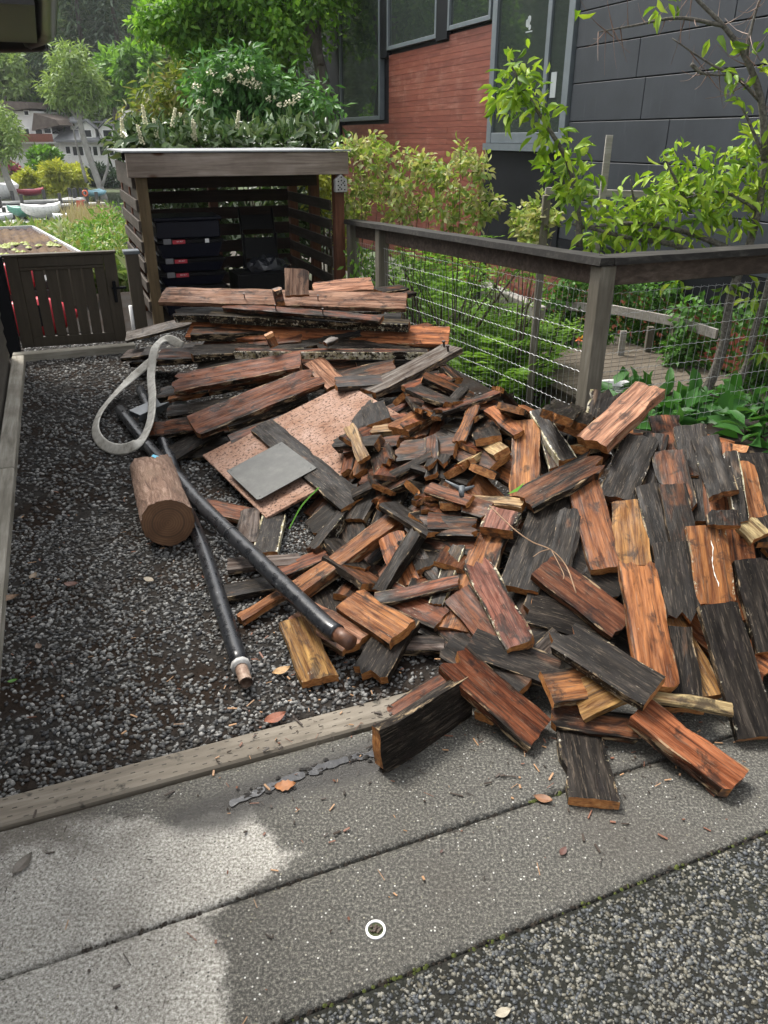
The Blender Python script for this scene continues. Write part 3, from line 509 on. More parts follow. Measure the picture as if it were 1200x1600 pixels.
# ------------------------------------------------ ground and setting
def gz(x, y):
    """terrain height: garden terrace, slope to the lake, far shore and wooded hill"""
    z = np.full_like(x, -.65)
    z = np.where(y > 10, -.65 - (np.clip(y, 10, 44) - 10) / 34 * 2.9, z)
    z = np.where(y > 44, -3.55, z)
    far = np.clip((y - 72) / 8, 0, 1); z = z + far * .95
    hill = np.clip(y - 92, 0, 150) ** 1.06 * .40; z = z + hill
    z = z + np.where(y > 12, .25 * np.sin(x * .31 + y * .17) + .2 * np.sin(x * .13 - y * .41), 0) * np.clip((y - 12) / 10, 0, 1) * (1 - np.clip((y - 36) / 8, 0, 1) * (1 - np.clip((y - 80) / 10, 0, 1)))
    return z
def grid(name, xs, ys, zf, mt):
    X, Y = np.meshgrid(xs, ys); Z = zf(X, Y); nx, ny = len(xs), len(ys)
    i = np.arange(nx * ny).reshape(ny, nx); T = np.stack([i[:-1, :-1], i[:-1, 1:], i[1:, 1:], i[1:, :-1]], -1).reshape(-1, 4)
    return link(name, npmesh(name, np.stack([X, Y, Z], -1), T), mt, None, True)
k = N('garden_soil'); v = k.coord('Object'); f = k.noise(v, 7, 8); g = k.noise(v, .05, 4)
k.col(k.mix(k.sstep(g, .42, .58), k.ramp(f, [(.3, (.022, .017, .012)), (.7, (.06, .047, .034))]), k.ramp(f, [(.3, (.03, .05, .015)), (.7, (.07, .10, .03))]))); k.rough(.9); k.bump(f, .03); M_SOIL = k.m
xs = np.concatenate([np.arange(-316, -40, 12), np.arange(-40, 40, 1.), np.arange(40, 325, 12)]); ys = np.concatenate([np.arange(-40, 4, 4), np.arange(4, 110, 1.), np.arange(110, 290, 8)])
tag(grid('ground', xs, ys, gz, M_SOIL), kind='structure')
k = N('lake_water'); v = k.coord('Object'); f = k.noise(v, 1.3, 4); k.col((.035, .045, .03)); k.rough(.09); k.bump(f, .02, .25)
me = npmesh('lake', [(-300, 36, -3), (300, 36, -3), (300, 82, -3), (-300, 82, -3)], [(0, 1, 2, 3)]); tag(link('lake', me, k.m), kind='structure')
# raised parking bay of packed dark fines under the gravel
k = N('dark_fines'); v = k.coord('Object'); f = k.noise(v, 60, 8, .7); g = k.noise(v, 3.5, 4)
k.col(k.mix(k.sstep(g, .4, .62), k.ramp(f, [(.3, (.010, .009, .008)), (.6, (.034, .031, .028)), (.8, (.08, .076, .07))]), k.ramp(f, [(.3, (.009, .006, .004)), (.7, (.030, .020, .014))]))); k.rough(.85); k.b.inputs['Specular IOR Level'].default_value = .08; k.bump(f, .006); M_FINES = k.m
def slab(name, polys, z1, z0, mt):
    b = MB()
    for s0, s1, t0, t1 in polys:
        vs = [W(s, t, z) for z in (z0, z1) for s, t in ((s0, t0), (s1, t0), (s1, t1), (s0, t1))]
        b.add(vs, [(3, 2, 1, 0), (4, 5, 6, 7), (0, 1, 5, 4), (1, 2, 6, 5), (2, 3, 7, 6), (3, 0, 4, 7)])
    return tag(b.build(name, mt), kind='structure')
slab('gravel_bay', [(-.6, 9, 1.70, 3.28), (-.6, 2.5, 3.281, 9.0)], -.012, -.8, M_FINES)
# concrete strips with a wet / dry stain
dry_poly = [(-60, 1290), (120, 1275), (275, 1285), (390, 1262), (432, 1320), (470, 1335), (440, 1352), (384, 1392), (312, 1432), (352, 1505), (352, 1700), (-60, 1700)]
DP = np.array([ST(P(*p)) for p in dry_poly])
mid_poly = np.array([ST(P(*p)) for p in [(275, 1275), (400, 1225), (640, 1150), (640, 1190), (440, 1240), (360, 1285), (290, 1292)]])
def sdf(S, T, poly):
    d = np.full(S.shape, 1e9); ins = np.zeros(S.shape, bool); n = len(poly)
    for i in range(n):
        a, b = poly[i], poly[(i + 1) % n]; e = b - a; px, py = S - a[0], T - a[1]; h = np.clip((px * e[0] + py * e[1]) / (e @ e), 0, 1)
        d = np.minimum(d, np.hypot(px - e[0] * h, py - e[1] * h))
        c = (a[1] > T) != (b[1] > T); xx = a[0] + (T - a[1]) / (b[1] - a[1] + 1e-12) * e[0]; ins ^= c & (S < xx)
    return np.where(ins, -d, d)
k = N('brushed_concrete'); at = k.n('Attribute', attribute_name='stain'); sp = k.n('SeparateColor'); k.l(at.outputs['Color'], sp.inputs[0])
v = k.coord('Object'); n1 = k.noise(v, 9, 6, .7); n2 = k.noise(v, 150, 6, .8); wob = k.noise(v, 13, 8, .75)
big = k.noise(v, 2.4, 5, .65)
dry = k.ramp(n2, [(.37, (.07, .064, .053)), (.455, (.25, .238, .206)), (.53, (.38, .366, .33)), (.60, (.58, .565, .52))])
wet = k.ramp(n2, [(.37, (.010, .0095, .008)), (.455, (.038, .036, .030)), (.53, (.084, .080, .067)), (.60, (.22, .212, .18))])
ms = k.sstep(k.math('ADD', sp.outputs[0], k.math('MULTIPLY', k.math('SUBTRACT', wob, .5), .6)), .41, .59)
c = k.mix(ms, dry, wet); dm = k.math('MULTIPLY', sp.outputs[2], k.sstep(k.noise(v, 7, 6, .7), .38, .58)); c = k.mix(k.math('MULTIPLY', dm, .75), c, (.085, .072, .055))
vd = k.vor(v, 120); vc = k.vor(v, 120, 'F1', 'Color'); sc = k.n('SeparateColor'); k.l(vc, sc.inputs[0])
chip = k.math('MULTIPLY', k.sstep(vd, .30, .18), k.sstep(sc.outputs[0], .80, .82)); c = k.mix(chip, c, k.ramp(sc.outputs[1], [(.2, (.02, .02, .02)), (.5, (.3, .28, .2)), (.8, (.6, .6, .57))]))
c = k.mix(k.math('MULTIPLY', k.sstep(big, .45, .7), .7), c, k.mix(.6, c, (.05, .042, .033)))
c = k.mix(sp.outputs[1], c, (.03, .028, .025)); k.col(c)
k.rough(k.mix(sp.outputs[1], k.mix(ms, .85, .5), .2)); k.bump(k.math('ADD', n2, k.math('MULTIPLY', n1, .5)), .004, .9); M_CONC = k.m
def strip(name, s0, s1, t0, t1):
    ss = np.arange(s0, s1 + .001, .014); tt = np.linspace(t0, t1, int((t1 - t0) / .014) + 2); S, T = np.meshgrid(ss, tt)
    e = np.minimum(T - t0, t1 - T); Z = -.004 * np.exp(-e / .006)
    X = S * CS - T * SN; Y = S * SN + T * CS; nx, ny = len(ss), len(tt); i = np.arange(nx * ny).reshape(ny, nx)
    F = np.stack([i[:-1, :-1], i[:-1, 1:], i[1:, 1:], i[1:, :-1]], -1).reshape(-1, 4)
    V = np.stack([X, Y, Z], -1).reshape(-1, 3)
    ring = np.concatenate([i[0, :], i[1:, -1], i[-1, -2::-1], i[-2:0:-1, 0]]); n0 = len(V); Vb = V[ring].copy(); Vb[:, 2] = -.12; V = np.concatenate([V, Vb])
    m = len(ring); j = np.arange(m); F2 = np.stack([ring[j], n0 + j, n0 + (j + 1) % m, ring[(j + 1) % m]], -1)
    me = npmesh(name, V, np.concatenate([F, F2])); wetv = np.clip(.5 + sdf(S, T, DP) / .09 * .5, 0, 1).ravel(); pud = np.clip(.85 - sdf(S, T, mid_poly) / .05, 0, .85).ravel()
    ca = me.color_attributes.new('stain', 'FLOAT_COLOR', 'POINT'); C4 = np.zeros((len(V), 4), np.float32); C4[:, 3] = 1; C4[:n0, 0] = wetv; C4[:n0, 1] = pud; C4[:n0, 2] = (np.clip((T - 1.36) / .12, 0, 1) * np.clip((.1 - S) / .35, 0, 1)).ravel(); C4[n0:, 0] = 1
    ca.data.foreach_set('color', C4.ravel()); return tag(link(name, me, M_CONC, None, True), kind='structure')
strip('concrete_strip', -1.6, 3.2, 1.182, 1.572); strip('concrete_strip', -1.6, 3.2, .892, 1.174)
k = N('exposed_aggregate_paste'); v = k.coord('Object'); f = k.noise(v, 180, 5, .7); g = k.noise(v, 4, 4)
k.col(k.mix(k.sstep(g, .4, .65), k.ramp(f, [(.3, (.010, .010, .008)), (.7, (.032, .031, .027))]), k.ramp(f, [(.3, (.010, .011, .009)), (.7, (.034, .035, .029))]))); k.rough(.8); k.b.inputs['Specular IOR Level'].default_value = .08; k.bump(f, .004); M_PASTE = k.m
slab('driveway', [(-4, 12, -6, .884)], -.003, -.4, M_PASTE)
slab('driveway_side', [(-4, -1.604, .886, 1.69), (3.204, 12, .886, 1.69)], -.003, -.4, M_CONC)
slab('joint_bed', [(-1.6, 3.2, .8845, 1.69)], -.03, -.4, M_SOIL)
# puddle film
k = N('puddle_water'); k.col((.012, .011, .010)); k.rough(.04); k.bump(k.noise(k.coord('Object'), 55, 3), .004, .5); k.b.inputs['Specular IOR Level'].default_value = .7
pp = [(352, 1256), (380, 1236), (430, 1214), (480, 1196), (530, 1182), (582, 1172), (584, 1182), (560, 1192), (520, 1200), (480, 1213), (450, 1224), (425, 1240), (395, 1250), (365, 1260)]
b = MB(); ctr = bez([P(x, y, .0035) for x, y in ((355, 1258), (400, 1238), (440, 1221), (490, 1203), (540, 1186), (584, 1177))], 150)
wv = [max(0, .013 + .004 * math.sin(i * .11 + 1) * math.sin(i * .19) + .0025 * math.sin(i * .43) - (.012 if i % 41 in (0, 1, 2) else 0) - .008 * (1 - min(1, i / 40))) for i in range(151)]; wu = [max(0, x * (.8 + .2 * math.sin(i_ * .21))) for i_, x in enumerate(wv)]
vs = []
for i, p in enumerate(ctr): d = Vector((CS, SN, 0)).cross(Vector((0, 0, 1))); vs += [p - d * wu[i], p + d * wv[i]]
b.add(vs, [(i * 2 + 1, i * 2, i * 2 + 2, i * 2 + 3) for i in range(150) if wv[i] + wv[i + 1] > .004])
tag(b.build('puddle', k.m), kind='structure')
b = MB()
for i in range(46):
    p = R.choice(ctr[20:]) + Vector((R.gauss(0, .02), R.gauss(0, .012), 0)); r = R.uniform(.003, .009); q = R.uniform(0, 6); b.add([p + Vector((r * math.cos(a + q) * R.uniform(.6, 1.3), r * .7 * math.sin(a + q), 0)) for a in (0, 1.05, 2.1, 3.14, 4.19, 5.2)] + [p + Vector((0, 0, r * .5))], [(n_, (n_ + 1) % 6, 6) for n_ in range(6)])
tag(b.build('puddle_debris', mat('black_debris', (.008, .007, .006), (.02, .016, .012), 60, bump=0)), kind='stuff')
# stones: real geometry, joined
ico = bmesh.new(); bmesh.ops.create_icosphere(ico, subdivisions=1, radius=1); ICO_V = np.array([v.co[:] for v in ico.verts]); ICO_F = np.array([[v.index for v in f.verts] for f in ico.faces]); ico.free()
def stones(name, S, T, size, z, mt, flat=.6, sink=.3):
    n = len(S); V0 = np.repeat(ICO_V[None], n, 0) * NR.uniform(.65, 1.2, (n, 12, 1)); sc = size[:, None] * np.stack([NR.uniform(.8, 1.25, n), NR.uniform(.6, .95, n), NR.uniform(flat * .7, flat * 1.2, n)], 1)
    V = V0 * sc[:, None, :]
    ax = NR.uniform(-.4, .4, n); ca, sa = np.cos(ax)[:, None], np.sin(ax)[:, None]; V = np.stack([V[..., 0], V[..., 1] * ca - V[..., 2] * sa, V[..., 1] * sa + V[..., 2] * ca], -1)
    a = NR.uniform(0, 6.283, n); ca, sa = np.cos(a)[:, None], np.sin(a)[:, None]; V = np.stack([V[..., 0] * ca - V[..., 1] * sa, V[..., 0] * sa + V[..., 1] * ca, V[..., 2]], -1)
    X = S * CS - T * SN; Y = S * SN + T * CS; V += np.stack([X, Y, z + sc[:, 2] * (1 - 2 * sink)], 1)[:, None]
    F = (ICO_F[None] + (np.arange(n) * 12)[:, None, None]).reshape(-1, 3)
    return tag(link(name, npmesh(name, V, F), mt), kind='stuff')
def stonemat(name, cols, rough=.55, dirt=(.03, .022, .016)):
    k = N(name); g = k.n('NewGeometry'); c = k.ramp(g.outputs['Random Per Island'], [(i / (len(cols)), c) for i, c in enumerate(cols)], 'CONSTANT')
    f = k.noise(k.coord('Object'), 90, 4); c = k.mix(.5, c, k.mix(1., c, k.ramp(f, [(.3, .5), (.7, 1.5)]), 'MULTIPLY'))
    d = k.noise(k.coord('Object'), 2.6, 5, .65); c = k.mix(k.math('MULTIPLY', k.sstep(d, .5, .66), .5), c, dirt); k.col(k.mix(.28, c, (.02, .018, .016))); k.rough(rough); k.b.inputs['Specular IOR Level'].default_value = .25; return k.m
M_GRAV = stonemat('crushed_gravel', [(.08, .082, .08), (.16, .16, .155), (.07, .07, .07), (.2, .2, .19), (.06, .062, .062), (.25, .25, .24), (.09, .085, .075), (.26, .26, .25), (.06, .062, .066), (.40, .395, .375)])
def sprinkle(n, s0, s1, t0, t1): return NR.uniform(s0, s1, n), NR.uniform(t0, t1, n)
S, T = sprinkle(35000, -.5, 2.6, 1.687, 3.3); bare = np.sin(S * 5.1 + 1.3 * np.sin(T * 4.3)) * np.sin(T * 6.2 + 1.7 * np.sin(S * 3.7)) + .5 * np.sin(S * 13 + T * 9); keep = (NR.uniform(0, 1, len(S)) < np.clip((2.0 - S) / 1.2, .3, 1)) & (NR.uniform(0, 1, len(S)) > np.clip(bare * .6 - .1, 0, .6))
stones('gravel', S[keep], T[keep], NR.uniform(.0040, .0090, keep.sum()) + .004 * NR.uniform(0, 1, keep.sum()) ** 3, -.012, M_GRAV)
S, T = sprinkle(19000, -.45, 2.4, 3.3, 6.9); keep = (S < 1.4) | (NR.uniform(0, 1, len(S)) < .2)
stones('gravel', S[keep], T[keep], NR.uniform(.0065, .0145, keep.sum()), -.012, M_GRAV)
M_PEB = stonemat('river_pebble', [(.07, .075, .075), (.12, .125, .12), (.05, .055, .058), (.17, .165, .14), (.09, .095, .09), (.10, .11, .12), (.22, .21, .17), (.07, .075, .08), (.13, .12, .09), (.30, .29, .25)], .4, (.06, .06, .05))
S, T = sprinkle(52000, -.5, 2.3, .1, .878); keep = T > .25 + .0 * S
stones('driveway_pebbles', S[keep], T[keep], NR.uniform(.0026, .0066, keep.sum()) * (1 + .3 * (NR.uniform(0, 1, keep.sum()) > .9)), -.003, M_PEB, .5, .42)
# timber edgings
M_TIM = woodmat('weathered_timber', (.10, .085, .065), (.19, .165, .13), (.27, .24, .195), .75, 2., 22., .3, mossy=.15)
M_TIMG = woodmat('grey_green_timber', (.17, .155, .12), (.34, .315, .26), (.48, .45, .39), .8, 2., 22., .3)
def timber(name, label, s0, t0, s1, t1, wd, z1, mt=M_TIM):
    a, b_ = W(s0, t0), W(s1, t1); d = b_ - a; L = d.length; rz = math.atan2(d.y, d.x)
    me_b = MB().box(0, L, -wd / 2, wd / 2, -.15, z1); o = me_b.build(name, mt, None, False, .006); o.location = a; o.rotation_euler = (0, 0, rz)
    return tag(o, label, 'edging')
timber('timber_edging', 'long weathered timber edging between the gravel and the concrete', -1.5, 1.632, 3.4, 1.632, .098, .007)
# incising slits on the front timber
b = MB()
for i in range(150):
    s = -.95 + i * .0113 + R.uniform(-.003, .003); tt = 1.592 + (i * 37 % 7) * .0125
    q = W(s, tt); b.bar((q.x, q.y, .0075), W(s + .012, tt, .0075), .0018, .0015)
tag(b.build('incising_marks', mat('dark_slit', (.075, .064, .05), bump=0), D.objects['timber_edging']), kind='stuff')
D.objects['incising_marks'].matrix_parent_inverse = D.objects['timber_edging'].matrix_basis.inverted()
timber('timber_edging', 'grey timber kerb along the left wall, the near length', -.44, 1.76, -.44, 3.9, .085, .05, M_TIMG)
timber('timber_edging', 'grey timber kerb along the left wall, the far length up to the gate', -.44, 3.905, -.44, 6.22, .085, .05, M_TIMG)
timber('timber_edging', 'timber threshold lying across the ground in front of the gate', -.48, 6.29, .40, 6.29, .09, .05, M_TIMG)
# ------------------------------------------------ house on the right (facade along the site's depth axis)
M_BLK = mat('black_cladding', (.007, .008, .010), (.012, .013, .016), 3, rough=.5, bump=0, spec=.12)
k = N('charcoal_panel'); v = k.coord('Object', (1, 1, 1), 9.); f = k.noise(v, 2.2, 6, .7); g = k.noise(k.coord('Object', (6, 6, .5), 5.), 3, 5)
c = k.ramp(f, [(.3, (.016, .0195, .025)), (.7, (.030, .035, .043))]); c = k.mix(k.sstep(g, .6, .8), c, (.05, .055, .062)); k.col(c); k.rough(.5); k.b.inputs['Specular IOR Level'].default_value = .4; M_PANEL = k.m
k = N('red_cedar_siding'); v = k.coord('Object', (1, 1, 12), 47.); oi = k.n('ObjectInfo'); f = k.noise(v, 2.2, 6, .7); big = k.noise(k.coord('Object', (.8, .8, .8)), 1.5, 5, .7)
c = k.ramp(f, [(.28, (.07, .016, .009)), (.5, (.15, .032, .018)), (.75, (.225, .062, .037))]); c = k.mix(.25, c, k.ramp(oi.outputs['Random'], [(0, (.10, .024, .012)), (.5, (.175, .048, .023)), (1, (.24, .08, .045))]))
c = k.mix(k.math('MULTIPLY', k.sstep(k.math('ADD', k.math('MULTIPLY', big, .7), k.math('MULTIPLY', f, .3)), .5, .62), .36), c, (.30, .17, .13)); k.col(c); k.rough(.55); k.bump(f, .002); M_SIDE = k.m
k = N('window_glass'); k.col((.03, .038, .034)); k.rough(.03); k.b.inputs['Specular IOR Level'].default_value = .9; M_GLASS = k.m
M_FRAMEG = mat('grey_metal_frame', (.095, .115, .128), (.13, .15, .163), 5, rough=.4, bump=0)
M_PALEG = mat('pale_grey_print', (.24, .27, .27), (.3, .33, .33), bump=0)
M_WHITE = mat('white_paint', (.7, .7, .68), rough=.5, bump=0)
S0 = 6.0
house = thing('house', 'modern house with red cedar siding, tall windows and charcoal panels behind the fence', 'house', W(S0, 0, -.65), SA)
def hb(name, t0, t1, z0, z1, d0, d1, mt, parent=house, bevel=0.):
    """box on the facade; d = metres proud of the wall plane"""
    lo = MB().box(-d1, -d0, min(t0, t1), max(t0, t1), z0 + .65, z1 + .65); return lo.build(name, mt, parent, False, bevel)
tC = onS(514, 150, S0)[0]; tW0 = onS(534, 150, S0)[0]; tW1 = onS(597, 150, S0)[0]; tW1b = onS(608, 60, S0)[0]; tW2 = onS(685, 60, S0)[0]; tW2b = onS(703, 40, S0)[0]
tR = onS(766, 100, S0)[0]; tT0 = onS(765, 200, S0)[0]; tT1 = onS(782, 200, S0)[0]; tTm = onS(852, 100, S0)[0]; tTm2 = onS(862, 100, S0)[0]; tT2 = onS(878, 190, S0)[0]; tB = onS(888, 190, S0)[0]
zW1 = onS(560, 189, S0)[1]; zW2 = onS(645, 70, S0)[1]; zW3 = onS(735, 40, S0)[1]; zT = onS(820, 224, S0)[1]; zBl = onS(820, 232, S0)[1]
ZT = 6.2
wb = MB().box(.06, 7, -1, tC - .0, 0, ZT + .65); wb.build('wall', M_BLK, house)
hb('corner_post', tC + .02, tW0 - .0, -.65, ZT, -.055, .06, M_BLK)
# siding planks
PH = .084; z = -.62; row = 0
while z < ZT:
    segs = []
    cols = [(tC + .0, tW0, zW1), (tW0, tW1b, zW1), (tW1b, tW2b, zW2), (tW2b, tR - .02, zW3)]
    run = None
    a0 = None
    for (a, b_, zb) in cols:
        if z + PH < zb - .02:
            if a0 is None: a0 = a
            a1 = b_
        else:
            if a0 is not None: segs.append((a0, a1)); a0 = None
    if a0 is not None: segs.append((a0, a1))
    for (a, b_) in segs:
        p = a; first = R.uniform(-2.2, -.6)
        while p > b_ + .01:
            q = max(b_, p + (first if p == a else R.uniform(-3.2, -1.8)))
            if q - b_ < .5: q = b_
            o = hb('siding_plank', p, q + .004, z + .0018, z + PH - .0018, -.055, R.uniform(.0, .004), M_SIDE); p = q
    if z < 0.0:   # lower course continues under the dark panels
        p = tT0 - .1
        while p > -.8:
            q = p - R.uniform(2.0, 3.4); hb('siding_plank', p, max(q, -.9) + .004, z + .003, z + PH - .003, -.055, R.uniform(-.02, -.016), M_SIDE); p = q
    z += PH; row += 1
def window(t0, t1, z0, z1, fw, fmat, panes):
    fr = MB(); a, b_ = max(t0, t1), min(t0, t1)
    for (u0, u1) in ((a - fw, a), (b_, b_ + fw)): fr.box(-.05, .05, u0, u1, z0 + .65, z1 + .65)
    fr.box(-.045, .05, b_ + fw, a - fw, z0 + .65, z0 + .65 + fw); fr.box(-.045, .05, b_ + fw, a - fw, z1 + .65 - fw, z1 + .65)
    for m in panes: fr.box(-.04, .05, m - .045, m + .045, z0 + .65 + fw, z1 + .65 - fw)
    f = fr.build('window', fmat, house, False, .004)
    MB().box(-.012, .02, b_ + fw * .9, a - fw * .9, z0 + .65 + fw * .9, z1 + .65 - fw * .9).build('pane', M_GLASS, f); return f
window(tW0 - .0, tW1, zW1, ZT, .07, M_FRAMEG, []); window(tW1b, tW2, zW2, ZT, .06, M_FRAMEG, []); window(tW2b, tR - .02, zW3, ZT, .06, M_FRAMEG, [])
hb('window_trim', tW1, tW1b, zW2 - .1, ZT, -.05, .045, M_BLK); hb('window_trim', tW2, tW2b, zW3 - .1, ZT, -.05, .045, M_BLK)
tall = window(tT0, tB + .0, zT, ZT, .13, M_FRAMEG, [(tTm + tTm2) / 2])
hb('window_sill', tT0 + .02, tB - .02, zBl - .03, zT - .004, -.05, .09, M_FRAMEG)
hb('base_panel', tT0 + .05, tB - .03, -.0, zBl - .035, -.05, .03, M_BLK)
# things stuck to / standing in the tall window
tq, zq = onS(828, 40, S0); st = MB()
for dt, dz, r in ((0, .07, .04), (.03, .03, .05), (-.02, -.02, .03)):
    st.add([(-.0135, tq + dt + r * math.cos(a * .785) * (1 + .25 * (a % 2)), zq + dz + .65 + r * math.sin(a * .785)) for a in range(8)], [tuple(range(8))])
st.box(-.0145, -.0138, tq - .09, tq + .07, zq + .65 - .075, zq + .65 - .06); st.build('window_sticker', M_PALEG, tall)
tq, zq = onS(866, 130, S0); MB().box(-.02, -.0135, tq - .07, tq + .05, zq + .65 - .16, zq + .65 + .12).build('white_panel', M_PALEG, tall)
# charcoal panels, staggered joints, butted with 8 mm reveals
rows_px = [(1040, y) for y in (405, 329, 257, 186, 117, 52, -12, -75, -140)]
zr = [onS(x, y, S0)[1] for x, y in rows_px]
joints = {0: [960, 1110], 1: [920, 1080], 2: [1046], 3: [1000, 1190], 4: [985], 5: [1120], 6: [960], 7: [1050]}
for i in range(len(zr) - 1):
    ts = [tB - .035] + [onS(px, 200, S0)[0] for px in joints.get(i, [])] + [-.9]
    for a, b_ in zip(ts[:-1], ts[1:]): hb('wall_panel', a - .004, b_ + .004, zr[i] + .006, zr[i + 1] - .006, -.055, .012, M_PANEL, house, .004)
hb('base_trim', tT0, -.9, -.06, zr[0], -.05, .016, M_BLK)
# ------------------------------------------------ left building: a strip of siding, its eave and gutter
M_LSID = woodmat('grey_brown_siding', (.07, .062, .05), (.105, .094, .078), (.14, .127, .105), .7, 1.5, 18., .3, axis=1)
M_DARK = mat('dark_brown_paint', (.005, .004, .0035), (.009, .007, .006), 9, (3, 3, 3), rough=.5, bump=.001)
lb = thing('building', 'grey brown sided building along the left edge with a dark overhanging eave', 'building', W(-.5, 0, 0), SA)
MB().box(-3, -.02, .6, 6.2, -.6, 2.055).build('wall', M_DARK, lb)
for i in range(20):
    z0 = -.03 + i * .098
    MB().add([Vector(p) for p in ((-.02, .6, z0), (.008, .6, z0), (-.006, .6, z0 + .1), (-.02, .6, z0 + .1), (-.02, 6.18, z0), (.008, 6.18, z0), (-.006, 6.18, z0 + .1), (-.02, 6.18, z0 + .1))], [(0, 1, 2, 3), (4, 7, 6, 5), (0, 4, 5, 1), (1, 5, 6, 2), (2, 6, 7, 3), (3, 7, 4, 0)]).build('siding_plank', M_LSID, lb)
MB().box(-3, .56, 4.6, 6.35, 2.06, 2.09).build('soffit', M_DARK, lb)
for i in range(5): MB().box(.10 - i * .13, .22 - i * .13, 6.356, 6.38, 2.03, 2.36).build('fascia_board', M_DARK, lb)
MB().box(-3, .56, 4.6, 6.35, 2.093, 2.36).build('roof_edge', M_DARK, lb)
gp = [(.63, 4.6, 2.17), (.63, 5.9, 2.15), (.63, 6.2, 2.13), (.59, 6.36, 2.11), (.50, 6.45, 2.09), (.36, 6.48, 2.07), (-2.5, 6.5, 1.95)]
MB().tube(bez(gp, 40), .062, 8).build('gutter', mat('black_gutter', (.006, .006, .007), (.01, .01, .011), rough=.35, bump=0), lb, True)
# ------------------------------------------------ gate
M_GATE = woodmat('dark_stained_boards', (.050, .039, .026), (.067, .054, .037), (.086, .070, .050), .55, 2, 20, .35, axis=2)
GA, GB_ = W(-.42, 6.55), W(.36, 6.50); gd = GB_ - GA; GL = gd.length
gate = thing('gate', 'dark brown slatted wooden gate with narrow gaps between its boards', 'gate', (GA.x, GA.y, 0), math.atan2(gd.y, gd.x))
z0, z1 = .03, .70
MB().box(0, .09, -.02, .02, z0, z1).build('stile', M_GATE, gate, False, .003); MB().box(GL - .09, GL, -.02, .02, z0, z1).build('stile', M_GATE, gate, False, .003)
MB().box(-.01, GL + .01, -.03, .03, z1 + .001, z1 + .022).build('cap', M_GATE, gate, False, .003)
MB().box(.091, GL - .091, -.016, .02, z1 - .075, z1 - .001).build('rail', M_GATE, gate, False, .003); MB().box(.091, GL - .091, -.024, .016, z1 - .098, z1 - .077).build('rail', M_GATE, gate, False, .003)
MB().box(.091, GL - .091, -.018, .02, z0, z0 + .075).build('rail', M_GATE, gate, False, .003)
n = 7; sw = (GL - .182 - .014 * (n - 1)) / n
for i in range(n):
    x = .091 + i * (sw + .014); MB().box(x, x + sw, -.012, .01, z0 + .0755, z1 - .0985).build('slat', M_GATE, gate, False, .002)
lt = MB().box(GL - .05, GL - .025, -.045, -.021, .34, .50).build('latch', M_BLK, gate, False, .004)
MB().box(GL - .06, GL + .05, -.040, -.022, .44, .455).build('latch_bar', M_BLK, lt)
def post(name, label, s, t, wd, dp, z0, z1, mt, cat='post', cap=None):
    p = thing(name, label, cat, W(s, t, 0), SA)
    MB().box(-wd / 2, wd / 2, -dp / 2, dp / 2, z0, z1).build('shaft', mt, p, False, .004)
    if cap: MB().box(-wd / 2 - .012, wd / 2 + .012, -dp / 2 - .012, dp / 2 + .012, z1 + .001, z1 + .03).build('cap', cap, p, False, .004)
    return p
post('gate_post', 'black square gate post at the left wall', -.485, 6.5, .11, .11, -.1, .72, M_BLK, 'gate post')
post('gate_post', 'dark gate post with a pale cap between the gate and the shed', .50, 6.75, .10, .10, -.1, .66, M_GATE, 'gate post', M_FRAMEG)
MB_ = MB().tube([W(.435, 6.72, 0), W(.435, 6.72, .26)], .016, 8); tag(MB_.build('white_pipe', M_WHITE, None, True), 'thin white pipe standing in the gap beside the gate latch', 'pipe')
# red kayaks behind the gate
M_RED = mat('red_plastic', (.42, .012, .025), (.5, .02, .035), 4, rough=.35, bump=0)
def kayak(name, label, loc, rz, L, wd, hh, mt, cat, grp=None, roll=0., open_top=False):
    b = MB(); n = 15; m = 10; vs = []
    for i in range(n):
        u = i / (n - 1) * 2 - 1; r = max(.02, (1 - abs(u) ** 2.2)); 
        for j in range(m):
            a = 2 * math.pi * j / m; zz = math.sin(a); zz = zz if zz < 0 else zz * (.15 if open_top else .45)
            vs.append((u * L / 2, math.cos(a) * wd / 2 * r, (zz * hh * (.5 + .5 * r)) + .25 * hh * u ** 4 + hh))
    b.add(vs, [(i * m + j, i * m + (j + 1) % m, (i + 1) * m + (j + 1) % m, (i + 1) * m + j) for i in range(n - 1) for j in range(m)] + [tuple(range(m)), tuple((n - 1) * m + j for j in range(m))][::1])
    t = thing(name, label, cat, loc, rz, grp); t.rotation_euler = (roll, 0, rz)
    b.build('hull', mt, t, True)
    c = MB(); c.add([(math.cos(q * .5236) * L * .14, math.sin(q * .5236) * wd * .28, hh * (1.17 if open_top else 1.47)) for q in range(12)], [tuple(range(12))]); c.build('cockpit', M_BLK, t)
    return t
g1 = W(-.18, 7.4, .0)
kayak('kayak', 'red plastic kayak leaning on its side low behind the gate, nearest the boards', W(-.32, 7.25, .10), SA + .1, .72, .34, .12, M_RED, 'kayak', None, rad(70))
kayak('kayak', 'red plastic kayak resting higher behind the left gate boards', W(-.45, 7.9, .34), SA + .1, .42, .3, .1, M_RED, 'kayak', None, rad(75))
MB_ = MB().box(-.35, .35, -.18, .18, 0, .26).box(-.33, .33, -.16, .16, .26, .34); o = MB_.build('kayak_rack', mat('dark_rack', (.03, .03, .03), bump=0), None, False, .01); o.location = W(-.45, 7.95, 0); o.rotation_euler = (0, 0, SA); tag(o, 'low dark rack carrying the higher red kayak behind the gate', 'rack')
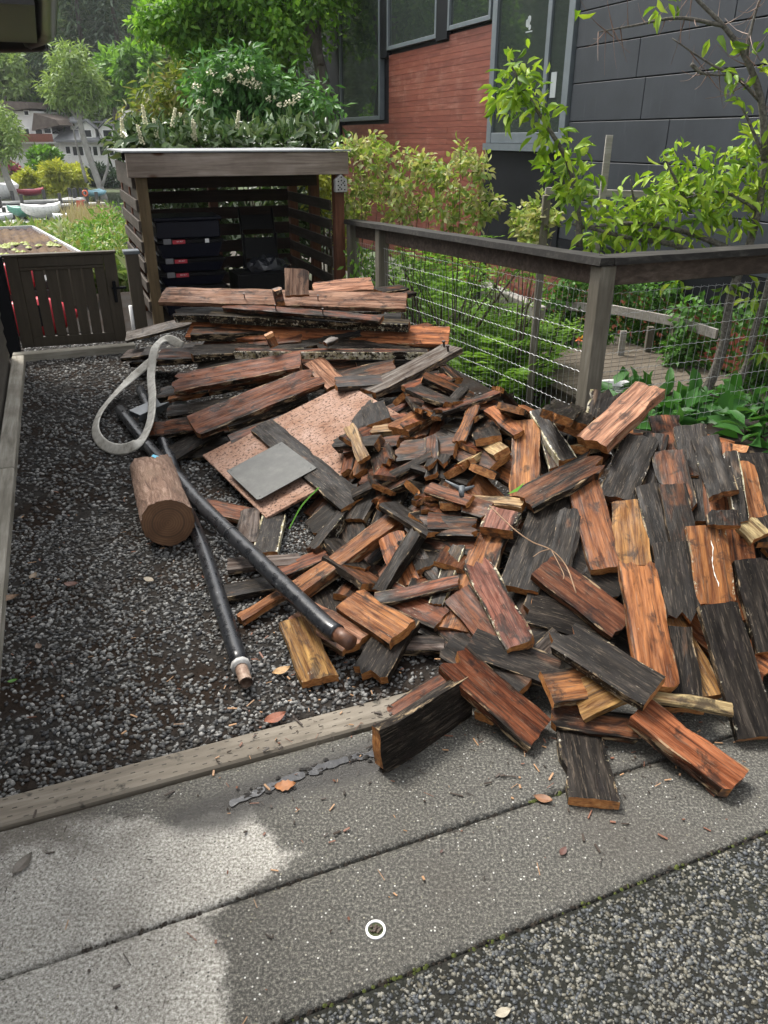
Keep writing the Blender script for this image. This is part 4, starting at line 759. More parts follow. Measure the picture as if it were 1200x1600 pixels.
# ------------------------------------------------ low roof with moss beyond the gate
k = N('roof_growing_bed'); v = k.coord('Object'); f = k.noise(v, 14, 8, .7); g = k.noise(v, 1.2, 4)
k.col(k.mix(k.sstep(g, .42, .6), k.ramp(f, [(.3, (.02, .010, .007)), (.7, (.07, .036, .025))]), k.ramp(f, [(.3, (.05, .028, .011)), (.7, (.16, .095, .035))]))); k.rough(.9); k.bump(f, .02); M_BED = k.m
rz_ = .42
pr = [P(-160, 403, rz_), P(140, 408, rz_), P(52, 358, rz_), P(-160, 366, rz_)]
lr = thing('low_building', 'low flat roofed outbuilding with a planted mossy roof beyond the gate', 'outbuilding', (pr[1].x, pr[1].y, -1.2))
b = MB(); base = [(p.x - pr[1].x, p.y - pr[1].y) for p in pr]
b.add([(x, y, 0) for x, y in base] + [(x, y, rz_ + 1.19) for x, y in base], [(0, 1, 5, 4), (1, 2, 6, 5), (2, 3, 7, 6), (3, 0, 4, 7), (3, 2, 1, 0)]); b.build('wall', M_GATE, lr)
gx = 60; vs = []; fs = []
for i in range(gx + 1):
    for j in range(gx + 1):
        u, q = i / gx, j / gx; p = pr[0] * (1 - u) * (1 - q) + pr[1] * u * (1 - q) + pr[2] * u * q + pr[3] * (1 - u) * q
        vs.append((p.x - pr[1].x, p.y - pr[1].y, rz_ + 1.2 + .02 * math.sin(i * 1.7 + j * .8) * math.sin(j * 1.1) + R.uniform(0, .02)))
        if i < gx and j < gx: a = i * (gx + 1) + j; fs.append((a, a + gx + 1, a + gx + 2, a + 1))
MB().add(vs, fs).build('roof', M_BED, lr, True)
b = MB()
for a, c in ((1, 2), (2, 3)): b.bar((base[a][0], base[a][1], rz_ + 1.22), (base[c][0], base[c][1], rz_ + 1.215), .03, .05)
b.build('roof_edge', mat('pale_metal_edge', (.45, .46, .47), rough=.4, metal=.3, bump=0), lr)
# ------------------------------------------------ shed
M_POST = woodmat('red_brown_timber', (.06, .02, .01), (.14, .052, .026), (.20, .09, .05), .65, 2, 22, .3, axis=2)
M_POSTY = woodmat('olive_brown_timber', (.07, .048, .022), (.13, .09, .045), (.18, .13, .07), .65, 2, 22, .3, axis=2)
M_BEAM = woodmat('knotty_grey_beam', (.15, .115, .09), (.29, .235, .195), (.43, .36, .31), .75, 1.2, 20, .3, True)
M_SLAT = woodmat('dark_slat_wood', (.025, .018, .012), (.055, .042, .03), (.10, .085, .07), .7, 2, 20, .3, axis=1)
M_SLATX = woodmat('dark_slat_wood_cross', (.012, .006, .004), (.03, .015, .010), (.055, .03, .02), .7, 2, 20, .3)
M_ROOFM = mat('grey_roof_sheet', (.2, .21, .22), (.3, .31, .32), 12, rough=.45, bump=.001)
shed = thing('storage_shed', 'open fronted timber storage shed with slatted sides and a knotty beam', 'shed', W(.64, 7.15, 0), SA)
SW, SDp = 1.80, 1.55
MB().box(0, .09, -.045, .045, -.02, 1.235).build('post', M_POSTY, shed, False, .004); MB().box(SW - .09, SW, -.045, .045, -.02, 1.245).build('post', M_POST, shed, False, .004)
for y in (.75, SDp): MB().box(.0, .09, y - .045, y + .045, -.02, 1.2).build('post', M_POST, shed, False, .004); MB().box(SW - .09, SW, y - .045, y + .045, -.02, 1.2).build('post', M_POST, shed, False, .004)
MB().box(SW * .5 - .05, SW * .5 + .04, SDp - .04, SDp + .04, -.02, 1.2).build('post', M_POST, shed, False, .004)
MB().box(-.06, SW + .03, -.092, -.048, 1.205, 1.385).build('front_beam', M_BEAM, shed, False, .004)
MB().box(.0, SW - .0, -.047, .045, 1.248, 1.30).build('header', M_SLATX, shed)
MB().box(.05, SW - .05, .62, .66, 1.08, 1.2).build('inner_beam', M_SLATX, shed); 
MB().box(-.08, SW + .05, -.11, SDp + .12, 1.39, 1.402).build('roof', M_ROOFM, shed)
b = MB()
for y in (.3, .8, 1.3): b.box(.02, SW - .02, y - .02, y + .02, 1.302, 1.388)
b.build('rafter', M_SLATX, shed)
for i in range(6):
    z = .07 + i * .165
    MB().box(SW - .112, SW - .092, .05, SDp, z, z + .09).build('side_slat', M_SLAT, shed, False, .002)
    MB().box(-.022, -.002, -.04, SDp, z + .05, z + .14).build('side_slat', M_SLAT, shed, False, .002)
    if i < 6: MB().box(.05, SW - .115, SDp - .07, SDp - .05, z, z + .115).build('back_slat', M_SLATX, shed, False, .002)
for i in range(6): MB().box(.012, .03, -.03, SDp, .06 + i * .19, .07 + i * .19 + .08).build('side_slat', M_SLAT, shed, False, .002)
MB().box(-.03, -.005, .0, SDp, 1.12, 1.30).build('side_board', M_SLAT, shed)
# bee house on the right post
bh = thing('bee_house', 'small grey bee house with drilled holes on the right shed post', 'bee house', shed.matrix_basis @ Vector((SW - .045, -.047, 1.06)), SA)
b = MB().prism([(-.055, 0), (.055, 0), (.055, .10), (0, .145), (-.055, .10)], -.06, 0); b.build('body', mat('weathered_grey_wood', (.30, .29, .28), (.42, .41, .40), 30, rough=.7), bh, False, .003)
b = MB()
for (x, z) in ((-.03, .02), (0, .025), (.03, .02), (-.03, .055), (.0, .06), (.03, .055), (-.028, .088), (.028, .088), (0, .095), (0, .122), (-.015, .04), (.016, .075)):
    b.add([(x + .007 * math.cos(a * .785), -.0605, z + .007 * math.sin(a * .785)) for a in range(8)], [tuple(range(8))])
b.build('drilled_hole', M_BLK, bh)
# storage bins
M_BIN = mat('navy_plastic', (.004, .005, .012), (.006, .007, .016), 5, rough=.45, bump=0, spec=.2); M_BLKP = mat('black_plastic', (.004, .004, .0045), (.006, .006, .007), rough=.45, bump=0, spec=.15); M_TAGR = mat('red_label', (.36, .015, .03), bump=0, rough=.45)
k = N('grey_handle'); k.col((.16, .16, .17)); k.rough(.35); M_HND = k.m
sm = shed.matrix_basis
def text(name, s, size, mt, parent, loc, rot, ext=.0004):
    c = D.curves.new(name, 'FONT'); c.body = s; c.size = size; c.align_x = 'CENTER'; c.align_y = 'CENTER'; c.extrude = ext
    tmp = D.objects.new('tmp', c); COL.objects.link(tmp); dg = bpy.context.evaluated_depsgraph_get(); me = D.meshes.new_from_object(tmp.evaluated_get(dg)); D.objects.remove(tmp)
    o = link(name, me, mt, parent); o.location = loc; o.rotation_euler = rot; return o
bins = [(0.02, .20, 'lowest bin of the stack in the shed, half hidden by the top plank'), (.225, .2, 'second bin from the bottom of the stack in the shed with a red label'), (.43, .2, 'third bin from the bottom of the stack in the shed with a red label'), (.635, .22, 'topmost labelled navy bin of the stack in the shed with a white sticker')]
bins = [(.02, .26), (.285, .115), (.405, .115), (.525, .16)]
blab = ['lowest dark bin of the stack in the shed, half hidden behind the boards', 'second bin from the bottom of the shed stack, with a red label', 'third bin from the bottom of the shed stack, with a red label', 'top bin of the shed stack, with a red label and a white sticker']
for i, (z, h) in enumerate(bins):
    t = thing('storage_bin', blab[i], 'storage bin', sm @ Vector((.42, .42, z)), SA, 'bins stacked in the shed')
    b = MB(); tp, bt = .29, .25
    b.add([(-bt, -.2, 0), (bt, -.2, 0), (bt, .2, 0), (-bt, .2, 0), (-tp, -.23, h - .03), (tp, -.23, h - .03), (tp, .23, h - .03), (-tp, .23, h - .03)], [(3, 2, 1, 0), (4, 5, 6, 7), (0, 1, 5, 4), (1, 2, 6, 5), (2, 3, 7, 6), (3, 0, 4, 7)]); b.build('tub', M_BIN, t, False, .01)
    MB().box(-tp - .012, tp + .012, -.245, .245, h - .03, h - .004).build('lid', M_BLKP, t, False, .006)
    MB().box(-.235, -.165, -.252, -.246, h - .035, h + .012).build('clasp', M_HND, t, False, .004)
    if i:
        lb_ = MB().box(-.155, -.045, -.250, -.246, h - .034, h + .0).build('label', M_TAGR, t)
        text('lettering', 'BN, BLY', .016, M_WHITE, lb_, (-.092, -.2505, h - .014), (rad(90), 0, 0))
    if i == 3: MB().box(.13, .165, -.250, -.246, h - .032, h + .002).build('sticker', M_WHITE, t)
# upper navy bin without label
t = thing('storage_bin', 'plain navy lidded bin at the very top of the shed stack', 'storage bin', sm @ Vector((.42, .42, .69)), SA, 'bins stacked in the shed')
MB().box(-.28, .28, -.21, .21, 0, .15).build('tub', M_BIN, t, False, .012); MB().box(-.3, .3, -.235, .235, .151, .18).build('lid', M_BIN, t, False, .008)
# wire hoops beside the bins
b = MB()
for i in range(5):
    z = .3 + i * .12; b.tube(bez([(.11, .18, z), (.07, .10, z + .05), (.10, .02, z + .07), (.13, .1, z + .02), (.11, .2, z + .05)], 14), .0035, 4)
o = b.build('wire_coil', mat('galvanised_wire', (.42, .43, .44), rough=.35, metal=.8, bump=0), None, True); o.location = sm @ Vector((0, .05, 0)); o.rotation_euler = (0, 0, SA); tag(o, 'loops of grey wire hanging between the shed post and the bins', 'wire')
# black bag
ico2 = bmesh.new(); bmesh.ops.create_icosphere(ico2, subdivisions=3, radius=1)
for v in ico2.verts: v.co = Vector((v.co.x * .22, v.co.y * .14, max(-.02, v.co.z * .10 + .03 * math.sin(v.co.x * 9) * math.sin(v.co.y * 7) + R.uniform(-.012, .012)))) 
me = D.meshes.new('bag'); ico2.to_mesh(me); ico2.free(); o = link('plastic_bag', me, mat('glossy_black_film', (.012, .013, .016), rough=.16, bump=.004, scale=30), None, False); o.location = sm @ Vector((1.12, .22, .40)); o.rotation_euler = (0, 0, SA); tag(o, 'shiny black plastic bag lying in the shed behind the top plank', 'bag')
MB_ = MB().box(-.33, .33, -.2, .2, 0, .37); MB_.box(-.3, .3, -.17, .17, .371, .379); o = MB_.build('crate', M_BLKP, None, False, .01); o.location = sm @ Vector((1.12, .25, .0)); o.rotation_euler = (0, 0, SA); tag(o, 'dark crate in the shed under the shiny black bag', 'crate')
# folded black garden chair against the back of the shed
ch = thing('folding_chair', 'black folding chair leaning in the dark right half of the shed', 'chair', sm @ Vector((1.25, 1.05, .0)), SA)
b = MB()
for x in (-.17, .17): b.tube([(x, -.12, 0), (x, .12, .85)], .012, 6); b.tube([(x, .14, 0), (x, -.02, .62)], .012, 6)
b.build('frame', M_BLKP, ch, True); MB().bar((-.16, .0, .48), (.16, .0, .48), .2, .02, (0, -1, .3)).build('seat', M_BLKP, ch); MB().bar((-.16, .09, .72), (.16, .09, .72), .14, .015, (0, -1, .3)).build('backrest', M_BLKP, ch)
# ------------------------------------------------ fence on the right
M_RAIL = woodmat('fence_rail_wood', (.035, .025, .018), (.085, .062, .047), (.15, .12, .095), .75, 2, 22, .3)
M_CAP = woodmat('mossy_black_cap', (.009, .008, .007), (.022, .020, .017), (.075, .07, .06), .75, 3, 22, .3)
M_FPOST = woodmat('grey_fence_post', (.085, .075, .055), (.15, .135, .105), (.22, .205, .165), .75, 2, 22, .3, axis=2)
M_WIRE = mat('galvanised_mesh', (.38, .39, .39), (.5, .5, .5), rough=.45, metal=.4, bump=0)
FC = Vector((1.11, 4.03, 0)); FL = Vector((-.30, 7.46, 0)); FR = FC + Vector((CS, SN, 0)) * 3.6
def zrail(f): return .945 - .135 * f
fence = thing('fence', 'weathered timber rail fence with wire mesh turning a corner beside the heap', 'fence', FC)
def loc(p): return Vector(p) - FC
Lr = (FL - FC).length
for a, b_, z0, z1 in ((FC, FL, zrail(0), zrail(1)), (FC, FR, zrail(0), .955)):
    d = (b_ - a).normalized(); sd = d.cross(Vector((0, 0, 1)))
    A = loc(a) + Vector((0, 0, z0)); Bq = loc(b_) + Vector((0, 0, z1))
    b = MB(); n = 14; vs = []   # warped cap board
    sgn = 1 if b_ is FL else -1
    A2 = A - d * .06 if sgn > 0 else A + d * .015
    for i in range(n + 1):
        u = i / n; p = A2.lerp(Bq, u); wv = R.uniform(-.004, .004)
        for dx, dz in ((-.072, -.018), (.072, -.018), (.066, .016), (-.066, .018)): vs.append(p + sd * (dx + wv) + Vector((0, 0, dz + R.uniform(-.002, .002) + (.003 if sgn > 0 else 0))))
    fs = [(0, 1, 2, 3), tuple(n * 4 + q for q in (3, 2, 1, 0))]
    for i in range(n):
        for q in range(4): fs.append((i * 4 + q, i * 4 + (q + 1) % 4, i * 4 + 4 + (q + 1) % 4, i * 4 + 4 + q))
    b.add(vs, fs); b.build('rail_cap', M_CAP, fence)
    off = sd * (.03 * sgn)
    MB().bar(A + d * .06 - Vector((0, 0, .077)) + off, Bq - Vector((0, 0, .077)) + off, .032, .112).build('rail_board', M_RAIL, fence, False, .004)
    # mesh
    m = MB(); L = (b_ - a).length
    for i in range(9):
        zz = .775 - i * .105; pts = []
        for q in range(int(L / .0125)):
            u = q * .0125 / L; p = A.lerp(Bq, u) - Vector((0, 0, z0)) * 1.0; p.z = zz + (z1 - z0) * u + .0028 * math.sin(q * math.pi / 2); pts.append(p + sd * .012 * math.sin(u * L * 1.9 + i))
        m.tube(pts, .0012, 4, 0, False)
    q = .03
    while q < L:
        u = q / L; p = A.lerp(Bq, u); p0 = Vector((p.x, p.y, .785 + (z1 - z0) * u)); p1 = Vector((p.x, p.y, -.12 + (z1 - z0) * u)); m.tube([p0 + sd * .012 * math.sin(q * 1.9), (p0 + p1) / 2 + sd * (.012 * math.sin(q * 1.9 + 4) + .002), p1], .0009, 4, 0, False); q += .051
    tag(m.build('wire_mesh', M_WIRE, fence), kind='stuff')
cp = loc(FC); rotm = Matrix.Rotation(SA, 4, 'Z')
b = MB(); b.box(-.047, .047, -.047, .047, -.7, .921, 0, rotm); b.build('post', M_FPOST, fence, False, .006)
for f in (.80, .99):
    p = loc(FC.lerp(FL, f)); b = MB(); b.box(-.045, .045, -.045, .045, -.7, zrail(f) - .022, 0, Matrix.Translation(Vector((p.x, p.y, 0))) @ rotm); b.build('post', M_FPOST, fence, False, .005)
p = loc(FC.lerp(FR, .62)); MB().box(-.045, .045, -.045, .045, -.7, .92, 0, Matrix.Translation(Vector((p.x, p.y, 0))) @ rotm).build('post', M_FPOST, fence, False, .005)
# ------------------------------------------------ the heap of split cedar boards
TONE = {'D': ((.24, .13, .075), .30, .0, .62), 'K': ((.2, .11, .06), .14, .06, .55), 'B': ((.21, .085, .038), .46, .0, .62), 'R': ((.25, .09, .042), .58, .0, .5), 'O': ((.40, .165, .062), .70, .0, .8),
        'Y': ((.46, .25, .085), .82, .0, .8), 'P': ((.50, .25, .155), .95, .0, .8), 'G': ((.20, .18, .165), .62, .0, .45), 'L': ((.24, .16, .1), .35, .16, .6), 'F': ((.32, .14, .1), .55, .10, .6), 'C': ((.56, .42, .22), .95, .05, .95),
        'M': ((.09, .07, .04), .42, .07, .4), 'S': ((.44, .18, .075), .66, .0, .6), 'E': ((.24, .11, .07), .55, .12, .6), 'W': ((.46, .29, .20), .9, .0, .7), 'T': ((.46, .2, .075), .7, .02, .7), 'V': ((.46, .19, .06), .85, .08, .8), 'N': ((.36, .13, .06), .62, .03, .5)}
M_STEEL = mat('dark_rusty_steel', (.03, .022, .02), (.07, .05, .04), 40, rough=.5, metal=.5, bump=0)
M_STREAK = mat('white_fungus', (.6, .56, .48), (.75, .72, .66), 60, rough=.9)
def board_mesh(L, wd, th, rough_end, tone):
    nx = max(4, int(L / .05)); V = []; F = []; MI = []
    yy = (-.5, -.33, -.17, 0, .17, .33, .5); m = 14
    bow = R.uniform(-.006, .006) * min(1, L / .4); tw = R.uniform(-.03, .03); sk = [R.uniform(-.07, .07) for _ in (0, 1)]
    je = [R.uniform(.0006, .002) if R.random() > rough_end else R.uniform(.004, .013) for _ in (0, 1)]
    ja = [[R.gauss(0, je[e]) - (R.uniform(0, je[e] * 2.5) if R.random() < .3 else 0) for _ in yy] for e in (0, 1)]
    for e in (0, 1):
        if R.random() < .35: q = R.choice((0, 6)); ja[e][q] -= R.uniform(.006, .022)
    wob = [R.uniform(0, 6.3) for _ in range(4)]; c = R.uniform(.0015, .004)
    notch = (R.randint(1, nx - 1), R.choice((-1, 1)), R.uniform(.004, .012)) if R.random() < .3 else None
    for i in range(nx + 1):
        u = i / nx * 2 - 1; x0 = u * L / 2; ang = tw * u
        el = .0022 * math.sin(x0 * 31 + wob[0]) + R.uniform(-.0022, .0022); er = .0022 * math.sin(x0 * 27 + wob[1]) + R.uniform(-.0022, .0022)
        if notch and i == notch[0]:
            if notch[1] < 0: el += notch[2]
            else: er -= notch[2]
        ring = []
        for top in (0, 1):
            for q, py in enumerate(yy):
                y = py * wd + (el if q == 0 else er if q == 6 else 0); z = (th / 2 if top else -th / 2) + (0 if 0 < q < 6 else (-c if top else c)) + (R.uniform(-.0008, .0008) if top else 0) + bow * (u * u - .4)
                x = x0
                if i == 0: x = x0 - sk[0] * y - ja[0][q] + R.uniform(-.0008, .0008) - je[0] * (.4 if top else -.4)
                if i == nx: x = x0 + sk[1] * y + ja[1][q] + R.uniform(-.0008, .0008) + je[1] * (.4 if top else -.4)
                ring.append((x, y * math.cos(ang) - z * math.sin(ang), y * math.sin(ang) + z * math.cos(ang)))
        V += ring[:7] + ring[7:][::-1]
    for i in range(nx):
        for j in range(m): F.append((i * m + j, i * m + (j + 1) % m, (i + 1) * m + (j + 1) % m, (i + 1) * m + j)); MI.append(0)
    for b0 in (0, nx * m):
        for q in range(6):
            f = (b0 + q, b0 + q + 1, b0 + 12 - q, b0 + 13 - q); F.append(f if b0 else f[::-1]); MI.append(1)
    me = D.meshes.new('board'); me.from_pydata(V, [], F); me.polygons.foreach_set('material_index', MI); me.update(); return me
FILL_LABEL = 'dark brown short board buried in the gaps deep inside the heap'
HEAP = 'split cedar boards heaped up on the gravel'
for (x, y, z, qw, qx, qy, qz, L, wd, th, tone, label, bolts) in BOARDS:
    o = link('board', board_mesh(L, wd, th, .35 if tone in 'BRMDO' else .15, tone), [M_BOARD, M_END])
    o.location = (x, y, z); o.rotation_mode = 'QUATERNION'; o.rotation_quaternion = (qw, qx, qy, qz)
    hue, a, li, pale = TONE[tone]; j = R.uniform(.82, 1.18); g = R.uniform(.92, 1.1)
    o.color = (hue[0] * j, hue[1] * j * g, hue[2] * j * g, max(0, a + R.uniform(-.1, .1))); o['lichen'] = li; o['pale'] = min(1, pale + R.uniform(-.12, .15)); o['wet'] = (.07 if y > 3.75 else .13) * R.uniform(.7, 1.4); o['half_width'] = wd / 2
    tag(o, label or FILL_LABEL, 'board', HEAP)
    for q in range(bolts):
        if bolts == 1:
            for dx, dy in ((.235, -.03), (.27, .035)):
                b = MB(); b.tube([(L / 2 - (.30 - dx), dy, th / 2 - .005), (L / 2 - (.30 - dx), dy, th / 2 + .028)], .006, 6); b.tube([(L / 2 - (.30 - dx), dy, th / 2 + .028), (L / 2 - (.30 - dx), dy, th / 2 + .036)], .011, 6); b.build('bolt', M_STEEL, o)
            break
        xx = (-.15 + .3 * q / max(1, bolts - 1)) * L; b = MB(); b.tube([(xx, -.02, th / 2 - .004), (xx + .004, -.024, th / 2 + .035)], .0035, 5); b.tube([(xx + .004, -.024, th / 2 + .035), (xx + .004, -.024, th / 2 + .038)], .007, 6); b.build('nail', M_STEEL, o)
    if tone == 'V':
        b = MB(); pts = [(-.3 + .6 * i / 12) for i in range(13)]; vs = []
        for i, u in enumerate(pts): yy = .005 + .004 * math.sin(i * .7) + R.uniform(-.002, .002); h = R.uniform(.0004, .0022) * (1 if i % 4 else .2); vs += [(u * L, yy - h, th / 2 + .0022), (u * L, yy + h, th / 2 + .0022)]
        b.add(vs, [(i * 2, i * 2 + 1, i * 2 + 3, i * 2 + 2) for i in range(12)]); b.build('fungus_streak', M_STREAK, o)
def plank_between(A, B_, up, wd, th, tone, label, rough_end=.2):
    """explicit board: A, B = top end centres"""
    A, B_ = Vector(A), Vector(B_); d = (B_ - A); L = d.length; d.normalize(); s = Vector(up).cross(d).normalized(); n = d.cross(s)
    o = link('board', board_mesh(L, wd, th, rough_end, tone), [M_BOARD, M_END]); o.rotation_mode = 'QUATERNION'
    o.rotation_quaternion = Matrix((d, s, n)).transposed().to_quaternion(); o.location = (A + B_) / 2 - n * th / 2
    hue, a, li, pale = TONE[tone]; o.color = (*hue, a); o['lichen'] = li; o['pale'] = pale; o['wet'] = .12; o['half_width'] = wd / 2; return tag(o, label, 'board', HEAP)
# board standing on its long edge on the concrete
a, b_ = P(600, 1214, 0), P(738, 1120, 0); d = (b_ - a).normalized(); fn = Vector((d.y, -d.x, 0)) if d.y > 0 else Vector((-d.y, d.x, 0))
if fn.y > 0: fn = -fn
up_ = Vector((0, 0, 1)); face = (fn + Vector((0, 0, .12))).normalized(); hv = d.cross(face); hv = hv if hv.z > 0 else -hv
plank_between(a + hv * .069, b_ + hv * .069, face, .138, .034, 'D', 'dark board standing on its long edge on the concrete left of the heap', .0)
# little blocks and stubs lying on the long planks
def block(px, py, z, size, rot, tone, label):
    o = link('board', board_mesh(size[0], size[1], size[2], .3, tone), [M_BOARD, M_END]); o.location = P(px, py, z); o.rotation_euler = rot
    hue, a, li, pale = TONE[tone]; o.color = (*hue, a); o['lichen'] = li; o['pale'] = pale; o['wet'] = .3; o['half_width'] = size[1] / 2; tag(o, label, 'board', HEAP)
block(464, 442, .715, (.165, .145, .034), (0, rad(-58), rad(92)), 'W', 'square board offcut propped upright on the topmost wet plank')
block(435, 463, .665, (.09, .06, .05), (0, rad(80), rad(20)), 'R', 'small dark red stub standing on the topmost wet plank')
block(424, 531, .475, (.075, .055, .05), (0, rad(70), rad(20)), 'O', 'small orange stub standing on the charred plank')
block(516, 534, .45, (.075, .04, .03), (rad(20), rad(-15), rad(35)), 'G', 'tiny grey chip leaning against the narrow cream edged board')
block(560, 598, .34, (.25, .12, .03), (rad(10), 0, rad(12)), 'B', 'brown board behind the top corner of the speckled sheet')
# speckled sheet, the dark board on it and the square metal plate
pL, pT, pB = P(316, 711, .085), P(541, 598, .325), P(421, 806, .05)
e1 = pT - pL; e2 = pB - pL; nn = e2.cross(e1).normalized(); nn = nn if nn.z > 0 else -nn
e2 = (e2 - e1 * (e2.dot(e1) / e1.dot(e1))).normalized() * e2.length
k = N('speckled_board'); v = k.coord('Object'); f = k.noise(v, 62, 6, .8); g = k.noise(v, 5, 5, .65); h = k.noise(v, 34, 4)
c = k.ramp(g, [(.3, (.19, .09, .05)), (.5, (.29, .18, .13)), (.72, (.38, .265, .215))]); c = k.mix(k.sstep(f, .52, .58), c, (.04, .02, .015)); c = k.mix(k.sstep(h, .6, .75), c, (.26, .12, .06)); k.col(c); k.rough(.75); k.b.inputs['Specular IOR Level'].default_value = .15; k.bump(f, .001)
def sheet(name, p0, ea, eb, th, n, mt, label, cat, jag=0):
    m = Matrix((ea.normalized(), eb.normalized(), n)).transposed().to_4x4(); m.translation = p0; la, lb2 = ea.length, eb.length
    poly = [(0, 0), (la, 0), (la, lb2), (0, lb2)]
    if jag: poly = [(0, 0), (la, 0), (la + .0, lb2 * .96), (la - .012, lb2), (0, lb2 - .004)]
    b = MB(); vs = [Vector((x, y, z)) for z in (-th, 0) for x, y in poly]; q = len(poly)
    b.add(vs, [tuple(range(q))[::-1], tuple(range(q, 2 * q))] + [(i, (i + 1) % q, q + (i + 1) % q, q + i) for i in range(q)])
    o = b.build(name, mt, None, False, min(.002, th * .3)); o.matrix_basis = m; return tag(o, label, cat), m
sh, shm = sheet('sheet_board', pL, e1, e2, .013, nn, k.m, 'large pinkish sheet speckled with dark dots leaning on the heap', 'sheet')
def hit(px, py, p0, n):
    d = Vector(ray(px, py)); C0 = Vector(CA); return C0 + d * ((Vector(p0) - C0).dot(n) / d.dot(n))
pp0 = pL + nn * .0285
plank_between(hit(408, 662, pp0, nn), hit(552, 785, pp0, nn), nn, .125, .027, 'D', 'dark weathered board lying across the speckled sheet under the metal plate', .1)
pm0 = pL + nn * .034; q0, q1, q3 = hit(440, 690, pm0, nn), hit(495, 731, pm0, nn), hit(371, 746, pm0, nn)
n2 = (nn + Vector((-.02, -.05, 0))).normalized()
k = N('dull_metal_plate'); v = k.coord('Object'); f = k.noise(v, 11, 6, .7); g = k.noise(v, 60, 4)
k.col(k.ramp(f, [(.35, (.025, .026, .024)), (.5, (.055, .057, .053)), (.65, (.10, .102, .095))])); k.b.inputs['Metallic'].default_value = .2; k.rough(k.ramp(f, [(.3, .5), (.7, .7)])); k.bump(g, .0006)
ea = q1 - q0; eb = q3 - q0; eb = eb - ea * (eb.dot(ea) / ea.dot(ea)); eb = eb.normalized() * (q3 - q0).length
pl, plm = sheet('metal_plate', q0, ea, eb, .003, (ea.cross(eb).normalized() if ea.cross(eb).z > 0 else eb.cross(ea).normalized()), k.m, 'square grey metal plate lying on the dark board and the speckled sheet', 'metal plate', 1)
b = MB()
for x, y in ((.02, .02), (ea.length - .02, .02), (.02, eb.length - .02), (ea.length - .02, eb.length - .02)): b.add([(x + .004 * math.cos(a), y + .004 * math.sin(a), .0006) for a in (0, 1.05, 2.1, 3.14, 4.19, 5.24)], [tuple(range(6))])
b.build('nail_hole', M_BLK, pl)
# ------------------------------------------------ log
k = N('bark'); v = k.coord('Object', (3, 14, 14)); f = k.noise(v, 2.6, 8, .75, 1.2); g = k.noise(k.coord('Object'), 6, 4)
c = k.ramp(f, [(.35, (.05, .026, .016)), (.5, (.17, .098, .066)), (.66, (.33, .23, .175))]); k.col(k.mix(k.sstep(g, .5, .7), c, k.mix(.5, c, (.25, .17, .12)))); k.rough(.85); k.bump(f, .012, 1.); M_BARK = k.m
k = N('sawn_log_end'); tc = k.n('TexCoord'); sp = k.n('SeparateXYZ'); k.l(tc.outputs['Object'], sp.inputs[0])
rr = k.math('SQRT', k.math('ADD', k.math('POWER', sp.outputs[1], 2.), k.math('POWER', sp.outputs[2], 2.))); nz = k.noise(k.coord('Object'), 9, 4)
wv = k.math('SINE', k.math('ADD', k.math('MULTIPLY', rr, 620.), k.math('MULTIPLY', nz, 14.))); big = k.sstep(k.math('ABSOLUTE', k.math('SUBTRACT', rr, .063)), .0, .006)
c = k.mix(k.math('MULTIPLY', k.math('ADD', wv, 1.), .25), k.ramp(nz, [(.3, (.11, .052, .024)), (.7, (.22, .115, .055))]), (.085, .04, .02)); c = k.mix(big, (.09, .045, .022), c); k.col(c); k.rough(.7); k.bump(k.noise(k.coord('Object', (1, 40, 3)), 3, 3), .002); M_LOGEND = k.m
A, B_ = P(263, 817, .103), P(239, 733, .103); d = B_ - A; L = d.length; n = 56; rings = 18; vs = []; gv = [R.gauss(0, .0028) for _ in range(n)]; gw = [R.uniform(0, 6.3) for _ in range(n)]; fs = []; mi = []
for i in range(rings + 1):
    u = i / rings
    for j in range(n):
        a = 2 * math.pi * j / n; r = .104 * (1 + .03 * math.sin(2 * a + .5) + .012 * math.sin(3 * a + u * 2)) + R.uniform(-.0022, .0022) + gv[j] * .6 * (1 + .7 * math.sin(u * 9 + gw[j])) - .006 * u
        if u > .85 and 0.6 < a < 2.4: r -= (u - .85) * .25 * math.sin((a - .6) / 1.8 * math.pi)
        vs.append((u * L + (R.uniform(-.012, .02) if i == rings else 0), r * math.cos(a), r * math.sin(a)))
for i in range(rings):
    for j in range(n): fs.append((i * n + j, i * n + (j + 1) % n, (i + 1) * n + (j + 1) % n, (i + 1) * n + j)); mi.append(0)
lg = thing('log', 'short cut log with rough bark lying on the gravel beside the pipes', 'log', A, math.atan2(d.y, d.x))
b = MB(); b.add(vs, fs); b.build('bark', M_BARK, lg, True)
b = MB(); b.add([(x, y * .985, z * .985) for x, y, z in vs[:n]] + [(-.002, 0, 0)], [((j + 1) % n, j, n) for j in range(n)]); b.build('cut_end', M_LOGEND, lg)
b = MB(); b.add(vs[-n:], [tuple(range(n))]); b.build('cut_end', M_LOGEND, lg)
b = MB(); b.add([(L * .80, -.012, .0985), (L * .83, .004, .1035), (L * .87, -.006, .1020), (L * .85, -.03, .0950)], [(0, 1, 2, 3)]); b.build('chalk_mark', mat('blue_chalk', (.08, .30, .42), bump=0), lg)
